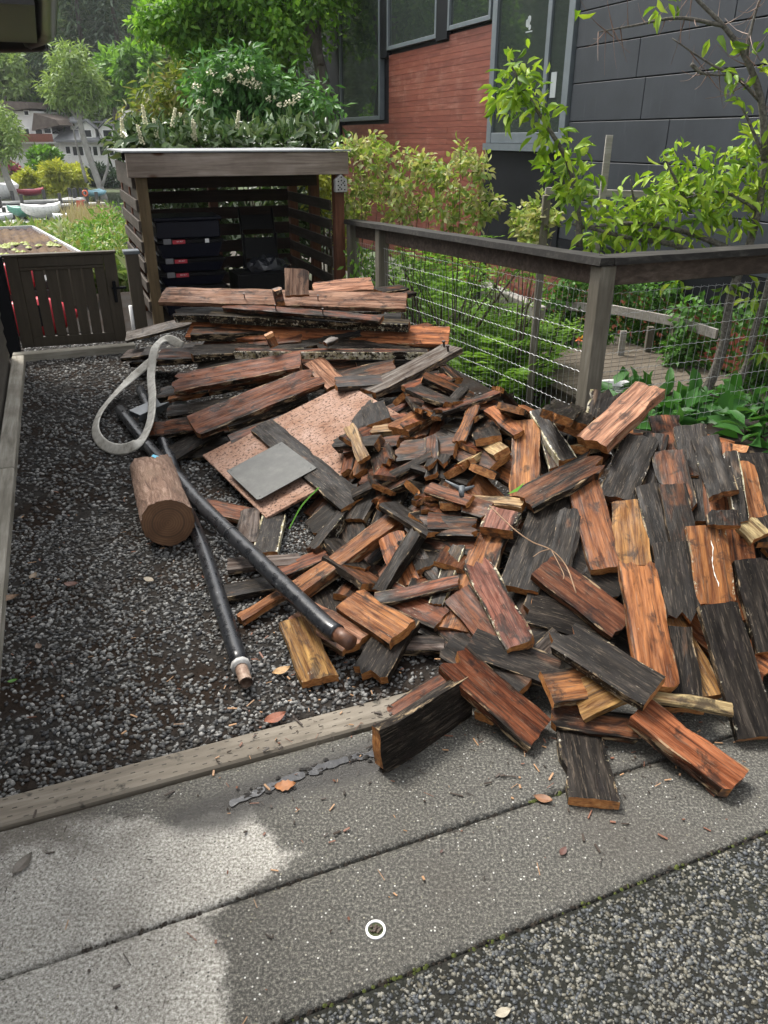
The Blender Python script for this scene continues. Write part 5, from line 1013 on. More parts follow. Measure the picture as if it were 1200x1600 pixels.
# ------------------------------------------------ pipes
k = N('black_pipe'); v = k.coord('Object'); f = k.noise(v, 26, 6, .7); k.col(k.mix(k.sstep(f, .63, .72), k.ramp(f, [(.3, (.008, .009, .011)), (.7, (.022, .024, .028))]), (.22, .23, .24))); k.rough(k.ramp(f, [(.3, .18), (.6, .4)])); M_PIPE = k.m
M_RUST = mat('rusty_brass', (.12, .05, .025), (.42, .33, .26), 40, rough=.6, metal=.2)
p1 = bez([P(187, 640, .03), P(240, 707, .055), P(275, 742, .10), P(312, 786, .105), P(400, 872, .115), P(500, 969, .13), P(527, 990, .13)], 30)
t = thing('black_pipe', 'long black pipe lying across the orange plank with a rusty open tip', 'pipe', p1[0], 0, 'black pipes on the gravel'); q = [p - p1[0] for p in p1]
MB().tube(q, .030, 12).build('pipe_body', M_PIPE, t, True); dd = (q[-1] - q[-2]).normalized()
MB().tube([q[-1] - dd * .01, q[-1] + dd * .065], .0245, 12).build('rusty_tip', mat('dark_rust', (.05, .02, .012), (.16, .07, .035), 30, rough=.5), t, True)
c = len(q) * 60 // 100; MB().tube([q[c], q[c] + (q[c + 1] - q[c]).normalized() * .012], .0325, 12).build('collar', M_PIPE, t, True)
p2 = bez([P(219, 608, .03), P(262, 706, .03), P(287, 783, .03), P(317, 856, .03), P(350, 960, .03), P(376, 1040, .03)], 30)
t = thing('black_pipe', 'shorter black pipe with a pale rusty threaded end lying flat on the gravel', 'pipe', p2[0], 0, 'black pipes on the gravel'); q = [p - p2[0] for p in p2]
MB().tube(q, .0285, 12).build('pipe_body', M_PIPE, t, True); dd = (q[-1] - q[-2]).normalized()
MB().tube([q[-1] - dd * .004, q[-1] + dd * .014], .031, 10).build('cut_lip', mat('pale_scuffed_plastic', (.3, .3, .3), (.5, .49, .46), 60), t, True)
b = MB().tube([q[-1] + dd * .01, q[-1] + dd * .088], .0205, 12, 0, False).tube([q[-1] + dd * .088, q[-1] + dd * .03], .0165, 12, 0, False); b.build('fitting', M_RUST, t, True)
# ------------------------------------------------ strap, channels
def ribbon(pts, wd, th, ups):
    b = MB(); vs = []; k_ = len(pts)
    for i, p in enumerate(pts):
        d = (pts[min(i + 1, k_ - 1)] - pts[max(i - 1, 0)]).normalized(); u = Vector(ups[i]); s = d.cross(u).normalized(); u = s.cross(d)
        for x, z in ((-.5, -.3), (-.36, -.5), (.36, -.5), (.5, -.3), (.5, .3), (.36, .5), (0, .2), (-.36, .5), (-.5, .3)): vs.append(p + s * x * wd + u * z * th)
    m = 9; b.add(vs, [(i * m + j, i * m + (j + 1) % m, (i + 1) * m + (j + 1) % m, (i + 1) * m + j) for i in range(k_ - 1) for j in range(m)] + [tuple(range(m)), tuple((k_ - 1) * m + j for j in range(m))]); return b
sp_ = bez([P(285, 541, .30), P(262, 530, .335), P(243, 543, .31), P(236, 585, .18), P(238, 622, .125), P(234, 660, .10), P(218, 690, .075), P(190, 702, .03), P(162, 694, .024), P(149, 670, .024), P(161, 638, .03), P(196, 600, .07), P(238, 563, .19), P(266, 546, .27)], 90)
ups = [(-.3, -.75, .55)] * 91
k = N('grubby_white_webbing'); v = k.coord('Object'); f = k.noise(v, 18, 6, .7); k.col(k.ramp(f, [(.3, (.26, .24, .19)), (.5, (.52, .50, .44)), (.7, (.66, .64, .58))])); k.rough(.6); k.bump(f, .003)
tag(ribbon(sp_, .060, .009, ups).build('strap', k.m, None, True), 'dirty white flat hose looped down from the boards onto the gravel', 'hose')
M_CH = mat('dull_grey_channel', (.10, .11, .115), (.19, .205, .215), 12, rough=.42, metal=.2, bump=.001)
def channel(A, B_, up, wd, label):
    d = (B_ - A); L = d.length; d.normalize(); s = Vector(up).cross(d).normalized(); u = d.cross(s); m = Matrix((d, s, u)).transposed().to_4x4(); m.translation = A
    b = MB(); h = wd * .45; t = .005
    b.box(0, L, -wd / 2, wd / 2, 0, t); b.box(0, L, -wd / 2, -wd / 2 + t, -h, -.0002); b.box(0, L, wd / 2 - t, wd / 2, -h, -.0002); b.box(0, L, -wd * .1, -wd * .1 + t, -h * .8, -.0002); b.box(0, L, wd / 2 - .018, wd / 2 - t - .0002, -h, -h + t)
    o = b.build('metal_channel', M_CH, None, False, .001); o.matrix_basis = m; tag(o, label, 'channel', 'grey channels beside the strap')
channel(P(210, 646, .055), P(282, 614, .075), (-.1, -.5, .8), .085, 'grey channel section lying across the two black pipes')
channel(P(271, 682, .06), P(279, 618, .14), (-.5, -.2, .8), .075, 'grey channel section standing beside the stubby red board, nearer the boards')
# ------------------------------------------------ small things
M_BRK = mat('zinc_bracket', (.07, .078, .085), (.13, .143, .153), 30, rough=.6, metal=.2)
c0 = P(721, 766, .375); br = thing('metal_bracket', 'small grey three armed metal bracket among the boards in the middle of the heap', 'bracket', c0); br.scale = (.75, .75, .75)
MB().tube([(0, .0, 0), (-.02, .01, .012), (-.075, .035, .035)], [.013, .011, .004], 8).build('arm', M_BRK, br, True); MB().tube([(0, 0, 0), (.025, .008, .004), (.062, .02, .012)], [.012, .010, .005], 8).build('arm', M_BRK, br, True); MB().tube([(0, .012, .012), (0, -.03, -.02)], [.018, .011], 8).build('hub', M_BRK, br, True)
# pvc ring in the concrete
dr = thing('drain_ring', 'white plastic pipe end set flush in the concrete and filled with debris', 'drain', P(587, 1453, .0))
b = MB(); n = 28; vs = []
for r, z in ((.0168, -.02), (.0168, .003), (.0212, .0035), (.0215, -.01)):
    for j in range(n): vs.append((r * math.cos(2 * math.pi * j / n), r * math.sin(2 * math.pi * j / n), z))
b.add(vs, [(i * n + j, i * n + (j + 1) % n, (i + 1) * n + (j + 1) % n, (i + 1) * n + j) for i in range(3) for j in range(n)]); b.build('rim', M_WHITE, dr, True)
MB().add([(.0166 * math.cos(2 * math.pi * j / n), .0166 * math.sin(2 * math.pi * j / n), .0005) for j in range(n)], [tuple(range(n))]).build('plug', M_SOIL, dr)
b = MB()
for i in range(22): a = R.uniform(0, 6.3); r = R.uniform(0, .012); x, y = r * math.cos(a), r * math.sin(a); b.bar((x - .003, y, .002), (x + R.uniform(.001, .005), y + R.uniform(-.004, .004), R.uniform(.002, .006)), R.uniform(.002, .004), .002)
tag(b.build('debris', mat('drain_debris', (.03, .022, .018), (.09, .06, .04), 90, bump=0), dr), kind='stuff')
def leafthing(px, py, Lp, rz, colr, label, z=.004, shape='leaf', curl=.25):
    p = P(px, py, z); L = Lp; n = 9; b = MB(); vs = []; fs = []
    for i in range(n):
        u = i / (n - 1); wd = L * .26 * math.sin(math.pi * min(1, u * 1.02 + .02)) ** .8 * (1 + (.35 * (i % 2) if shape == 'lobed' else 0)); h = curl * L * (u - .5) ** 2
        vs += [(u * L - L / 2, -wd, h + .14 * L * curl), (u * L - L / 2, 0, h), (u * L - L / 2, wd, h + .22 * L * curl)]
        if i: fs += [(i * 3 - 3, i * 3 - 2, i * 3 + 1, i * 3), (i * 3 - 2, i * 3 - 1, i * 3 + 2, i * 3 + 1)]
    m = mat('fallen_leaf', colr, tuple(x * .5 for x in colr), 40, rough=.6, bump=.001)
    o = b.add(vs, fs).build('leaf', m); o.location = p; o.rotation_euler = (R.uniform(-.1, .1), R.uniform(-.1, .1), rz); tag(o, label, 'leaf')
leafthing(446, 1228, .055, .1, (.36, .14, .04), 'orange lobed dead leaf lying beside the puddle', .005, 'lobed'); leafthing(36, 1350, .06, 1.2, (.16, .14, .115), 'grey pointed dead leaf on the concrete at far left')
leafthing(12, 935, .075, .5, (.24, .15, .09), 'broad tan leaf on the gravel by the left kerb'); leafthing(112, 913, .06, -.2, (.16, .08, .06), 'dull red brown leaf on the gravel left of the log', .008); leafthing(233, 906, .05, -.5, (.32, .27, .2), 'pale curled leaf on the gravel below the log', .008)
leafthing(52, 900, .05, 1.5, (.27, .2, .13), 'narrow tan leaf upright on the gravel near the left kerb', .008); leafthing(440, 1048, .06, .5, (.5, .3, .13), 'pale wood chip shaped like a leaf between the short pipe and the golden board', .008); leafthing(20, 1064, .03, .3, (.08, .22, .03), 'tiny green leaf on the gravel at the left edge', .008)
leafthing(786, 1582, .034, .3, (.42, .37, .28), 'pale narrow leaf on the aggregate driveway at the bottom'); leafthing(880, 1330, .03, .9, (.13, .06, .045), 'dark red crushed leaf on the concrete strip at right'); leafthing(848, 1248, .05, 2.7, (.24, .11, .05), 'thin brown split twig beside the lone black board')
leafthing(430, 1122, .07, .6, (.30, .10, .05), 'red brown bark strip behind the timber edging', .012); leafthing(60, 1010, .04, 2.2, (.2, .13, .09), 'small brown leaf on the gravel low at the left', .008); leafthing(690, 1330, .012, 1., (.1, .05, .04), 'tiny dark leaf scrap on the concrete in front of the heap')
M_GRN = leafmat('fresh_green_leaf', [(.16, .42, .05), (.18, .45, .06)], .3)
o = MB().add([(0, 0, 0), (.035, -.009, .006), (.075, 0, .03), (.035, .009, .006), ], [(0, 1, 2, 3)]).build('leaf', M_GRN); o.location = P(793, 772, .385); o.rotation_euler = (0, 0, .5); tag(o, 'bright green narrow leaf lying behind the pale yellow split piece', 'leaf')
gb = P(452, 826, .02); g2 = P(498, 762, .16); o = ribbon(bez([gb, gb.lerp(g2, .5) + Vector((-.01, 0, .01)), g2], 8), .006, .001, [(0, -1, .5)] * 9).build('grass_blade', M_GRN); tag(o, 'single long green grass blade sticking up below the metal plate', 'grass blade')
b = MB(); M_TWIG = mat('dry_stem', (.22, .13, .07), (.34, .22, .13), 30, rough=.7, bump=0)
def zz_(px, py, z): return P(px, py, z)
b.tube(bez([zz_(765, 790, .395), zz_(800, 824, .37), zz_(830, 846, .345), zz_(862, 860, .33), zz_(885, 885, .30), zz_(900, 926, .27)], 24), .0022, 5); b.tube(bez([zz_(862, 860, .33), zz_(880, 895, .30), zz_(880, 905, .295)], 8), .0015, 4); b.tube(bez([zz_(860, 858, .335), zz_(845, 862, .34), zz_(833, 870, .33)], 8), .0018, 4)
tag(b.build('dry_vine', M_TWIG, None, True), 'thin dry forked stem trailing over the charcoal board and the reddish board', 'stem')
# loose bits: bark crumbs, needles, splinters
b = MB()
for i in range(1500):
    if i < 700:
        p = P(R.uniform(330, 1150), min(1300, R.gauss(1080, 90)), 0)
    elif i < 1050: p = W(R.uniform(-.9, 2), R.uniform(.9, 1.58))
    else: p = W(R.uniform(-.4, 1.9), R.uniform(1.7, 3.6))
    s, t_ = ST(p)
    if t_ < .89: continue
    z = .003 if t_ < 1.57 else .01
    a = R.uniform(0, 6.3); L = R.choice((.006, .01, .014, .02, .03)) * R.uniform(.5, 1.2); w_ = R.choice((.001, .0015, .003, .005))
    if t_ < 1.57 and i >= 700 and R.random() < .45: continue
    b.bar((p.x, p.y, z), (p.x + math.cos(a) * L, p.y + math.sin(a) * L, z + R.uniform(0, .006)), w_, min(w_, .002), mi=R.choice((0, 0, 0, 1, 2)))
tag(b.build('wood_litter', [mat('dark_litter', (.02, .014, .01), (.05, .032, .02), bump=0), mat('tan_splinter', (.28, .16, .08), bump=0), mat('rust_needle', (.14, .06, .035), bump=0)]), kind='stuff')
# moss and dirt in the joints
b = MB()
for i in range(420):
    s = R.uniform(-.2, 1.7); t_ = R.choice((.888, .888, 1.178)) + R.gauss(0, .003)
    if t_ < 1 and R.random() < .35 or (t_ > 1 and not (.85 < s < 1.1) and R.random() < .7): pass
    p = W(s, t_, -.004); r = R.uniform(.002, .006); m_ = 1 if (t_ > 1 and .85 < s < 1.02) or (t_ < 1 and R.random() < .35) else 0
    b.add([p + Vector((r * math.cos(a), r * math.sin(a), 0)) for a in (0, 1.26, 2.5, 3.77, 5.03)] + [p + Vector((0, 0, r * .9 + .002))], [(j, (j + 1) % 5, 5) for j in range(5)], m_)
tag(b.build('joint_moss', [mat('joint_dirt', (.016, .012, .009), (.04, .03, .02), 80), mat('moss', (.05, .065, .012), (.10, .12, .02), 90)]), kind='stuff')
# ------------------------------------------------ vegetation
TM = {'leaf': (np.array([(0, 0, 0), (.3, -.5, .1), (.68, -.38, .08), (1, 0, -.12), (.68, .38, .08), (.3, .5, .1), (.5, 0, 0)]), np.array([(0, 1, 6), (1, 2, 6), (2, 3, 6), (3, 4, 6), (4, 5, 6), (5, 0, 6)])),
      'rhomb': (np.array([(0, 0, 0), (.45, -.5, .06), (1, 0, -.08), (.45, .5, .06)]), np.array([(0, 1, 2), (0, 2, 3)])),
      'blade': (np.array([(0, -.5, 0), (0, .5, 0), (.5, -.4, .12), (.5, .4, .12), (1, 0, 0)]), np.array([(0, 2, 3), (0, 3, 1), (2, 4, 3)]))}
def unit(v): return v / (np.linalg.norm(v, axis=-1, keepdims=True) + 1e-9)
def frames(dirs, nrm):
    a = unit(dirs); b = unit(np.cross(nrm, a)); n = np.cross(a, b); return a, b, n
def cloudmesh(name, pos, dirs, nrm, L, Wd, tmpl='rhomb'):
    tv, tf = TM[tmpl]; n = len(pos); a, b, c = frames(dirs, nrm); L = np.broadcast_to(L, n); Wd = np.broadcast_to(Wd, n)
    V = pos[:, None] + a[:, None] * (tv[:, 0][None, :, None] * L[:, None, None]) + b[:, None] * (tv[:, 1][None, :, None] * Wd[:, None, None]) + c[:, None] * (tv[:, 2][None, :, None] * L[:, None, None])
    F = (tf[None] + (np.arange(n) * len(tv))[:, None, None]).reshape(-1, 3); return npmesh(name, V.reshape(-1, 3), F)
def blob(cls, droop=.3, shell=.55, up=.5):
    """leaf positions and directions in a list of (centre, radii, n)"""
    Ps, Ds, Ns = [], [], []
    for c, r, n in cls:
        u = unit(NR.normal(size=(n, 3))); q = NR.uniform(0, 1, n) ** shell; r = np.array(r if hasattr(r, '__len__') else (r, r, r)); Ps.append(np.array(c) + u * q[:, None] * r)
        d = unit(u * .8 + NR.normal(size=(n, 3)) * .6 + np.array([0, 0, -droop])); Ds.append(d); Ns.append(unit(u * .5 + NR.normal(size=(n, 3)) * .45 + np.array([0, 0, up])))
    return np.concatenate(Ps), np.concatenate(Ds), np.concatenate(Ns)
def foliage(parent, cls, L, Wd, mt, tmpl='rhomb', droop=.3, name='foliage', o0=None, **kw):
    p, d, n = blob(cls, droop, **kw); N_ = len(p); me = cloudmesh(name, p, d, n, NR.uniform(.7, 1.25, N_) * L, NR.uniform(.75, 1.2, N_) * Wd, tmpl)
    return tag(link(name, me, mt, parent), kind='stuff')
def leaf_parts(parent, cls, L, Wd, mt, tmpl='leaf', droop=.3, **kw):
    p, d, n = blob(cls, droop, **kw); a, b, c = frames(d, n); tv, tf = TM[tmpl]; mes = []
    for i in range(3):
        v = tv.copy(); v[:, 0] *= L; v[:, 1] *= Wd; v[:, 2] *= L * (1 + .5 * i); me = npmesh('leaf', v, tf); me.materials.append(mt); mes.append(me)
    for i in range(len(p)):
        o = D.objects.new('leaf', mes[i % 3]); COL.objects.link(o); o.parent = parent; m = Matrix((a[i], b[i], c[i])).transposed().to_4x4(); m.translation = p[i]; o.matrix_basis = m @ Matrix.Scale(NR.uniform(.7, 1.2), 4)
def leafmat2(name, cols, trans=.35, rough=.45, spec=.35):
    """like leafmat but one colour per object (leaf parts)"""
    k = N(name); g = k.n('ObjectInfo'); n = len(cols); c = k.ramp(g.outputs['Random'], [(i / max(1, n - 1), c) for i, c in enumerate(cols)]); k.col(c); k.rough(rough); k.b.inputs['Specular IOR Level'].default_value = spec
    tr = k.n('BsdfTranslucent'); k.l(k.mix(1., c, (1., 1., .5), 'MULTIPLY'), tr.inputs[0]); ms = k.n('MixShader'); ms.inputs[0].default_value = trans; k.l(k.b.outputs[0], ms.inputs[1]); k.l(tr.outputs[0], ms.inputs[2]); k.l(ms.outputs[0], k.o.inputs[0]); return k.m
M_TRUNK = mat('grey_bark', (.07, .062, .052), (.17, .155, .135), 18, (1, 1, .35), rough=.85, bump=.01)
M_LICH = mat('lichened_bark', (.028, .022, .018), (.17, .16, .13), 55, rough=.9, bump=.004)
M_STEM = mat('shrub_stem', (.05, .035, .022), (.10, .07, .045), 20, rough=.8, bump=0)
def sub(o, pts): return [np.array(p) - np.array(o) for p in pts]
# --- laurel hedge behind the shed
LG = [(.022, .05, .015), (.042, .09, .026), (.08, .14, .045), (.14, .21, .09), (.24, .31, .18)]
hd = W(1.35, 9.55, -.3); hedge = thing('laurel_hedge', 'glossy dark laurel hedge with cream flower spikes behind the shed roof', 'hedge', hd)
cls = []
for i in range(26):
    s = R.uniform(1.05, 3.0); c = W(s, R.uniform(9.2, 9.9), R.uniform(.2, 1.45)) - hd; cls.append((c, .33, 110))
for i in range(24):
    s = .78 + i * .095; c = W(s, R.uniform(9.0, 9.4), R.uniform(1.35, 1.52) + .05 * math.sin(i)) - hd; cls.append((c, .20, 60))
foliage(hedge, cls, .15, .055, leafmat('laurel_leaf', LG, .15, .25, .6), 'leaf', .1)
leaf_parts(hedge, [(W(.80 + i * .095, 8.95, 1.45) - hd, .17, 9) for i in range(24)], .16, .058, leafmat2('laurel_leaf_near', LG[1:], .15, .22, .6), 'leaf', -.2)
b = MB(); MF = mat('cream_flower', (.50, .48, .30), (.68, .65, .46), 40, bump=0)
for i in range(9):
    c = Vector(W(.75 + i * .12 + R.uniform(-.05, .05) if i < 7 else R.uniform(1.3, 2.4), 8.93, R.uniform(1.42, 1.62)) - hd); f_ = MB(); ax = Vector((R.uniform(-.3, .3), R.uniform(-.2, .1), 1)).normalized()
    for q in range(26):
        u = q / 25; a = q * 2.4; r = .02 * (1 - .6 * u); ctr = c + ax * (u * .17) + Vector((r * math.cos(a), r * math.sin(a), 0)); f_.box(-.007, .007, -.007, .007, -.007, .007, 0, Matrix.Translation(ctr) @ Matrix.Rotation(a, 4, 'Z') @ Matrix.Rotation(.6, 4, 'X'))
    f_.build('flower_spike', MF, hedge)
for i in range(6): 
    c = W(.95 + i * .36, 9.6, 0) - hd; b.tube([c + Vector((0, 0, -.35)), c + Vector((R.uniform(-.1, .1), 0, .5)), c + Vector((R.uniform(-.2, .2), 0, 1.4))], [.03, .022, .008], 6)
b.build('stem', M_STEM, hedge)
def bush(name, label, cat, loc, cls, L, Wd, mt, stems, tmpl='rhomb', droop=.3, group=None, sm=None, r0=.02, shell=.55):
    t = thing(name, label, cat, loc, 0, group); foliage(t, [(np.array(c) - np.array(loc), r, n) for c, r, n in cls], L, Wd, mt, tmpl, droop, shell=shell)
    b = MB()
    for c in stems:
        e = np.array(c) - np.array(loc); b.tube(bez([(e[0] * .1 + R.uniform(-.02, .02), e[1] * .1, 0), (e[0] * .5 + R.uniform(-.05, .05), e[1] * .5, e[2] * .55), e], 7), [r0 * (1 - .8 * q / 7) for q in range(8)], 5)
    if stems: b.build('stem', sm or M_STEM, t)
    return t
def at_px(lst, Y, jit=.15):
    """clusters measured on the photo at a distance"""
    out = []
    for px, py, rp, n in lst:
        p = PY(px, py, Y + R.uniform(-jit, jit)); out.append((p, rp * Y / 1200 * 1.0, n))
    return out
def on_ground(px, Y):
    d = ray(px, 215); x = d[0] / d[1] * Y; return Vector((x, Y, float(gz(np.array([x]), np.array([Y]))[0])))
# --- white flowering viburnum
M_VIB = leafmat('viburnum_leaf', [(.03, .09, .022), (.06, .16, .04), (.09, .23, .06), (.14, .29, .09)], .35)
lst = [(R.gauss(385, 48), 100 + abs(R.gauss(0, 55)), 34, 150) for i in range(34)]
lst = [(x, max(y, 88 + abs(x - 372) * .55 + R.uniform(0, 12)), r, n) for x, y, r, n in lst]
Yv = 12.5; cl = at_px(lst, Yv, .6); v0 = on_ground(390, Yv)
vb = bush('flowering_shrub', 'big rounded green shrub with white flower clusters above the shed', 'shrub', v0, cl, .15, .055, M_VIB, [c for c, r, n in cl[::3]], 'rhomb', .5)
fl = NR.uniform(0, 1, 1)
for i in range(16):
    x = R.uniform(305, 465); y = 88 + abs(x - 372) * .5 + R.uniform(0, 50); c = np.array(PY(x, y, Yv - .85)) - np.array(v0); u = unit(NR.normal(size=(26, 3))) * np.array([.06, .06, .03]); 
    o = link('flower_head', cloudmesh('flower_head', c + u, unit(NR.normal(size=(26, 3))), np.tile([0, -.4, 1.], (26, 1)) + NR.normal(size=(26, 3)) * .2, .035, .03), MF, vb); tag(o, kind='stuff')
# --- bronze green bushes left of it, background deciduous
M_BRZ = leafmat('olive_leaf', [(.07, .11, .02), (.13, .19, .035), (.21, .25, .055), (.26, .22, .08)], .4)
lst = [(R.uniform(195, 330), R.uniform(100, 225), 26, 80) for i in range(46)]; lst = [l for l in lst if l[1] > 165 - (l[0] - 190) * .55]
cl = at_px(lst, 19, 1.); bush('olive_bush', 'olive bronze tall bush left of the white flowering shrub', 'bush', on_ground(265, 19), cl, .26, .075, M_BRZ, [c for c, r, n in cl[::4]], 'rhomb', .6)
def decid(name, label, cat, pts, Y, lst, L, Wd, mt, lims, jit=1., droop=.3, tm=None, r0=.12, group=None):
    """tree: pts = trunk polyline in photo px, lims = limbs"""
    base = on_ground(pts[0][0], Y); t = thing(name, label, cat, base, 0, group); b = MB(); kk = Y / 12.
    tr = [Vector((0, 0, -.1))] + [PY(x, y, Y) - base for x, y in pts[1:]]; q = bez(tr, 12); b.tube(q, [r0 * (1 - .6 * i / 12) for i in range(13)], 8); b.build('trunk', tm or M_TRUNK, t, True)
    b = MB()
    for lm in lims: q = bez([PY(x, y, Y + R.uniform(-.3, .3)) - base for x, y in lm], 8); b.tube(q, [r0 * .45 * (1 - .75 * i / 8) for i in range(9)], 6)
    if lims: b.build('limb', tm or M_TRUNK, t, True)
    foliage(t, [(np.array(c) - np.array(base), r, n) for c, r, n in at_px(lst, Y, jit)], L, Wd, mt, 'rhomb', droop, 'crown'); return t
# --- maple whose crown hangs over the top of the picture
M_MAP = leafmat('maple_leaf', [(.06, .15, .02), (.10, .24, .03), (.16, .33, .045), (.24, .42, .07)], .5)
lst = [(R.uniform(300, 540), R.uniform(-140, 60), 36, 85) for i in range(44)] + [(x, y, 24, 70) for x, y in ((235, 30), (262, 18), (285, 40), (300, 62), (278, 66), (328, 70), (345, 88), (260, 40), (310, 30), (340, 40), (370, 70), (385, 92), (420, 75), (450, 95), (430, 40), (440, 130), (455, 190), (250, 12), (225, 42), (300, 0), (270, -10), (240, -5))]
decid('maple_tree', 'large bright green tree with a grey trunk leaning beside the house corner', 'tree', [(517, 300), (516, 240), (509, 150), (492, 70), (470, 0), (455, -80)], 17.5, [(x, y, r, int(n * 3.4)) for x, y, r, n in lst], .13, .085, M_MAP, [[(509, 160), (480, 128), (440, 108), (400, 92)], [(512, 190), (470, 170), (440, 158)], [(500, 100), (498, 40), (505, -40)], [(492, 70), (440, 30), (380, 20), (300, 30), (240, 28)]], 1.2, .4, None, .17)
# --- hillside: conifers as things, four meshes shared
M_CON = [leafmat('conifer_foliage', [(.05, .095, .05), (.10, .155, .085), (.16, .22, .12)], .25, .8, .1), leafmat('conifer_foliage_blue', [(.06, .10, .065), (.11, .16, .11), (.17, .22, .16)], .25, .8, .1)]
M_CTR = mat('conifer_bark', (.05, .038, .03), (.09, .075, .06), 3, bump=0)
def conifer_mesh(h, seed):
    rs = np.random.RandomState(seed); n = 2600; u = rs.uniform(0, 1, n) ** .75; z = h * (.10 + .9 * (1 - u)) ; z = h * (1 - u * .9); a = rs.uniform(0, 6.283, n); lay = np.sin(z * 2.6 + np.floor(a * 1.3) * 1.7) * .18 + 1
    rmax = h * .17 * u ** .85 * lay * (1 + .2 * rs.normal(size=n)); r = rmax * rs.uniform(.35, 1, n) ** .5; p = np.stack([r * np.cos(a), r * np.sin(a), z - r * .35], -1)
    d = np.stack([np.cos(a), np.sin(a), -.45 + .25 * rs.normal(size=n)], -1) + .3 * rs.normal(size=(n, 3)); nn_ = np.stack([np.cos(a) * .3, np.sin(a) * .3, np.ones(n)], -1) + .35 * rs.normal(size=(n, 3))
    return cloudmesh('crown', p, d, nn_, rs.uniform(.5, 1.4, n) * h * .045, rs.uniform(.2, .5, n) * h * .03, 'rhomb')
cms = []
for i in range(4):
    me = conifer_mesh(20, i); me.materials.append(M_CON[i % 2]); b = MB().tube([(0, 0, -2), (0, 0, 19)], [.35, .06], 6); to = b.build('trunk', M_CTR); tm_ = to.data; D.objects.remove(to); cms.append((me, tm_))
spots = []
for row in range(15):
    y = 96 + row * 9.0
    for q in range(12):
        x = -.62 * y + (q + R.uniform(-.35, .35)) * (.66 * y / 11) + (row % 2) * 2; spots.append((x, y + R.uniform(-3, 3)))
for i in range(40): y = R.uniform(60, 150); spots.append((-R.uniform(.62, 1.3) * y - 3, y))
for i, (x, y) in enumerate(spots):
    if y < 130 and R.random() < .25: continue
    h = R.uniform(.75, 1.35); g0 = float(gz(np.array([x]), np.array([y]))[0]); t = thing('conifer_tree', 'dark conifer in the hazy wood on the far hillside', 'tree', (x, y, g0), R.uniform(0, 6), 'conifers on the far hillside'); t.scale = (h, h, h * R.uniform(.9, 1.2))
    m1, m2 = cms[i % 4]; c = D.objects.new('crown', m1); COL.objects.link(c); c.parent = t; c = D.objects.new('trunk', m2); COL.objects.link(c); c.parent = t
# understory deciduous on the far bank
M_SPR = leafmat('spring_leaf', [(.09, .20, .03), (.14, .29, .045), (.20, .37, .065)], .42); M_FEA = leafmat('feathery_leaf', [(.15, .24, .07), (.22, .32, .10), (.29, .40, .14)], .35); M_YEL = leafmat('yellow_green_leaf', [(.30, .36, .04), (.42, .45, .06), (.50, .50, .09)], .35)
def rnd(cx, cy, rx, ry, k_, r, n): return [(cx + rx * math.sqrt(q) * math.cos(a), cy + ry * math.sqrt(q) * math.sin(a), r, n) for q, a in ((R.random(), R.uniform(0, 6.283)) for _ in range(k_))]
decid('bright_tree', 'fresh bright green round tree on the hillside behind the olive bush', 'tree', [(178, 190), (178, 150), (178, 110)], 84, rnd(178, 118, 24, 32, 20, 12, 60), 1., .55, M_SPR, [], 2., .2, None, .25)
decid('bright_tree', 'small bright green tree behind the roof of the left white house', 'tree', [(40, 190), (42, 170), (45, 160)], 96, rnd(45, 165, 22, 18, 14, 10, 60), 1., .55, M_SPR, [], 2., .2, None, .25)
decid('feathery_tree', 'tall feathery pale green tree with three slim trunks in front of the far houses', 'tree', [(152, 300), (138, 240), (125, 190), (115, 120), (110, 75)], 68, rnd(112, 118, 34, 48, 40, 13, 60) + rnd(140, 138, 22, 26, 14, 11, 50) + rnd(82, 138, 20, 24, 10, 10, 50), .55, .17, M_FEA, [[(135, 285), (122, 235), (112, 190)], [(160, 290), (170, 245), (150, 195)], [(125, 190), (95, 150), (80, 120)], [(122, 195), (140, 150), (150, 120)]], 2., .4, mat('pale_trunk', (.22, .21, .19), (.36, .35, .32), 3, bump=0), .30)
decid('feathery_tree', 'pale green tree cut by the left edge of the picture in front of the water', 'tree', [(12, 300), (8, 270), (4, 235), (-4, 190)], 62, rnd(-2, 215, 30, 48, 30, 11, 60), .5, .17, M_FEA, [[(6, 250), (20, 225), (30, 205)]], 2., .4, mat('pale_trunk_2', (.22, .21, .19), (.34, .33, .3), 3, bump=0), .3)
decid('round_shrub', 'large yellow green rounded shrub on the far bank by the docks', 'shrub', [(95, 305), (95, 295), (95, 280)], 75, rnd(95, 281, 38, 20, 40, 9, 90), .6, .22, M_YEL, [], 2., -.2, None, .12)
decid('round_shrub', 'bright green bush in front of the left white house', 'shrub', [(70, 275), (70, 265), (70, 255)], 79, rnd(70, 252, 20, 17, 22, 8, 80), .6, .3, leafmat('lime_leaf', [(.09, .22, .02), (.14, .30, .03)], .35), [], 1.5, 0, None, .12)
decid('round_shrub', 'pale green shrub low at the left of the far bank', 'shrub', [(33, 305), (33, 297), (33, 285)], 76, rnd(35, 287, 20, 14, 20, 8, 80), .55, .25, M_YEL, [], 1.5, 0, None, .1)
decid('dark_shrub', 'dark green shrub on the bank below the right white house', 'shrub', [(158, 290), (158, 282), (158, 272)], 80, rnd(160, 278, 22, 14, 20, 8, 80), .5, .25, leafmat('deep_leaf', [(.02, .045, .02), (.04, .08, .03)], .2), [], 1.5, 0, None, .1)
decid('flowering_bush', 'magenta flowering bush at the left of the far bank', 'bush', [(15, 285), (15, 275), (15, 265)], 78, rnd(15, 266, 12, 10, 10, 6, 70), .4, .3, leafmat('magenta_petal', [(.30, .03, .10), (.45, .06, .18), (.05, .10, .03)], .3), [], 1., 0, None, .1)
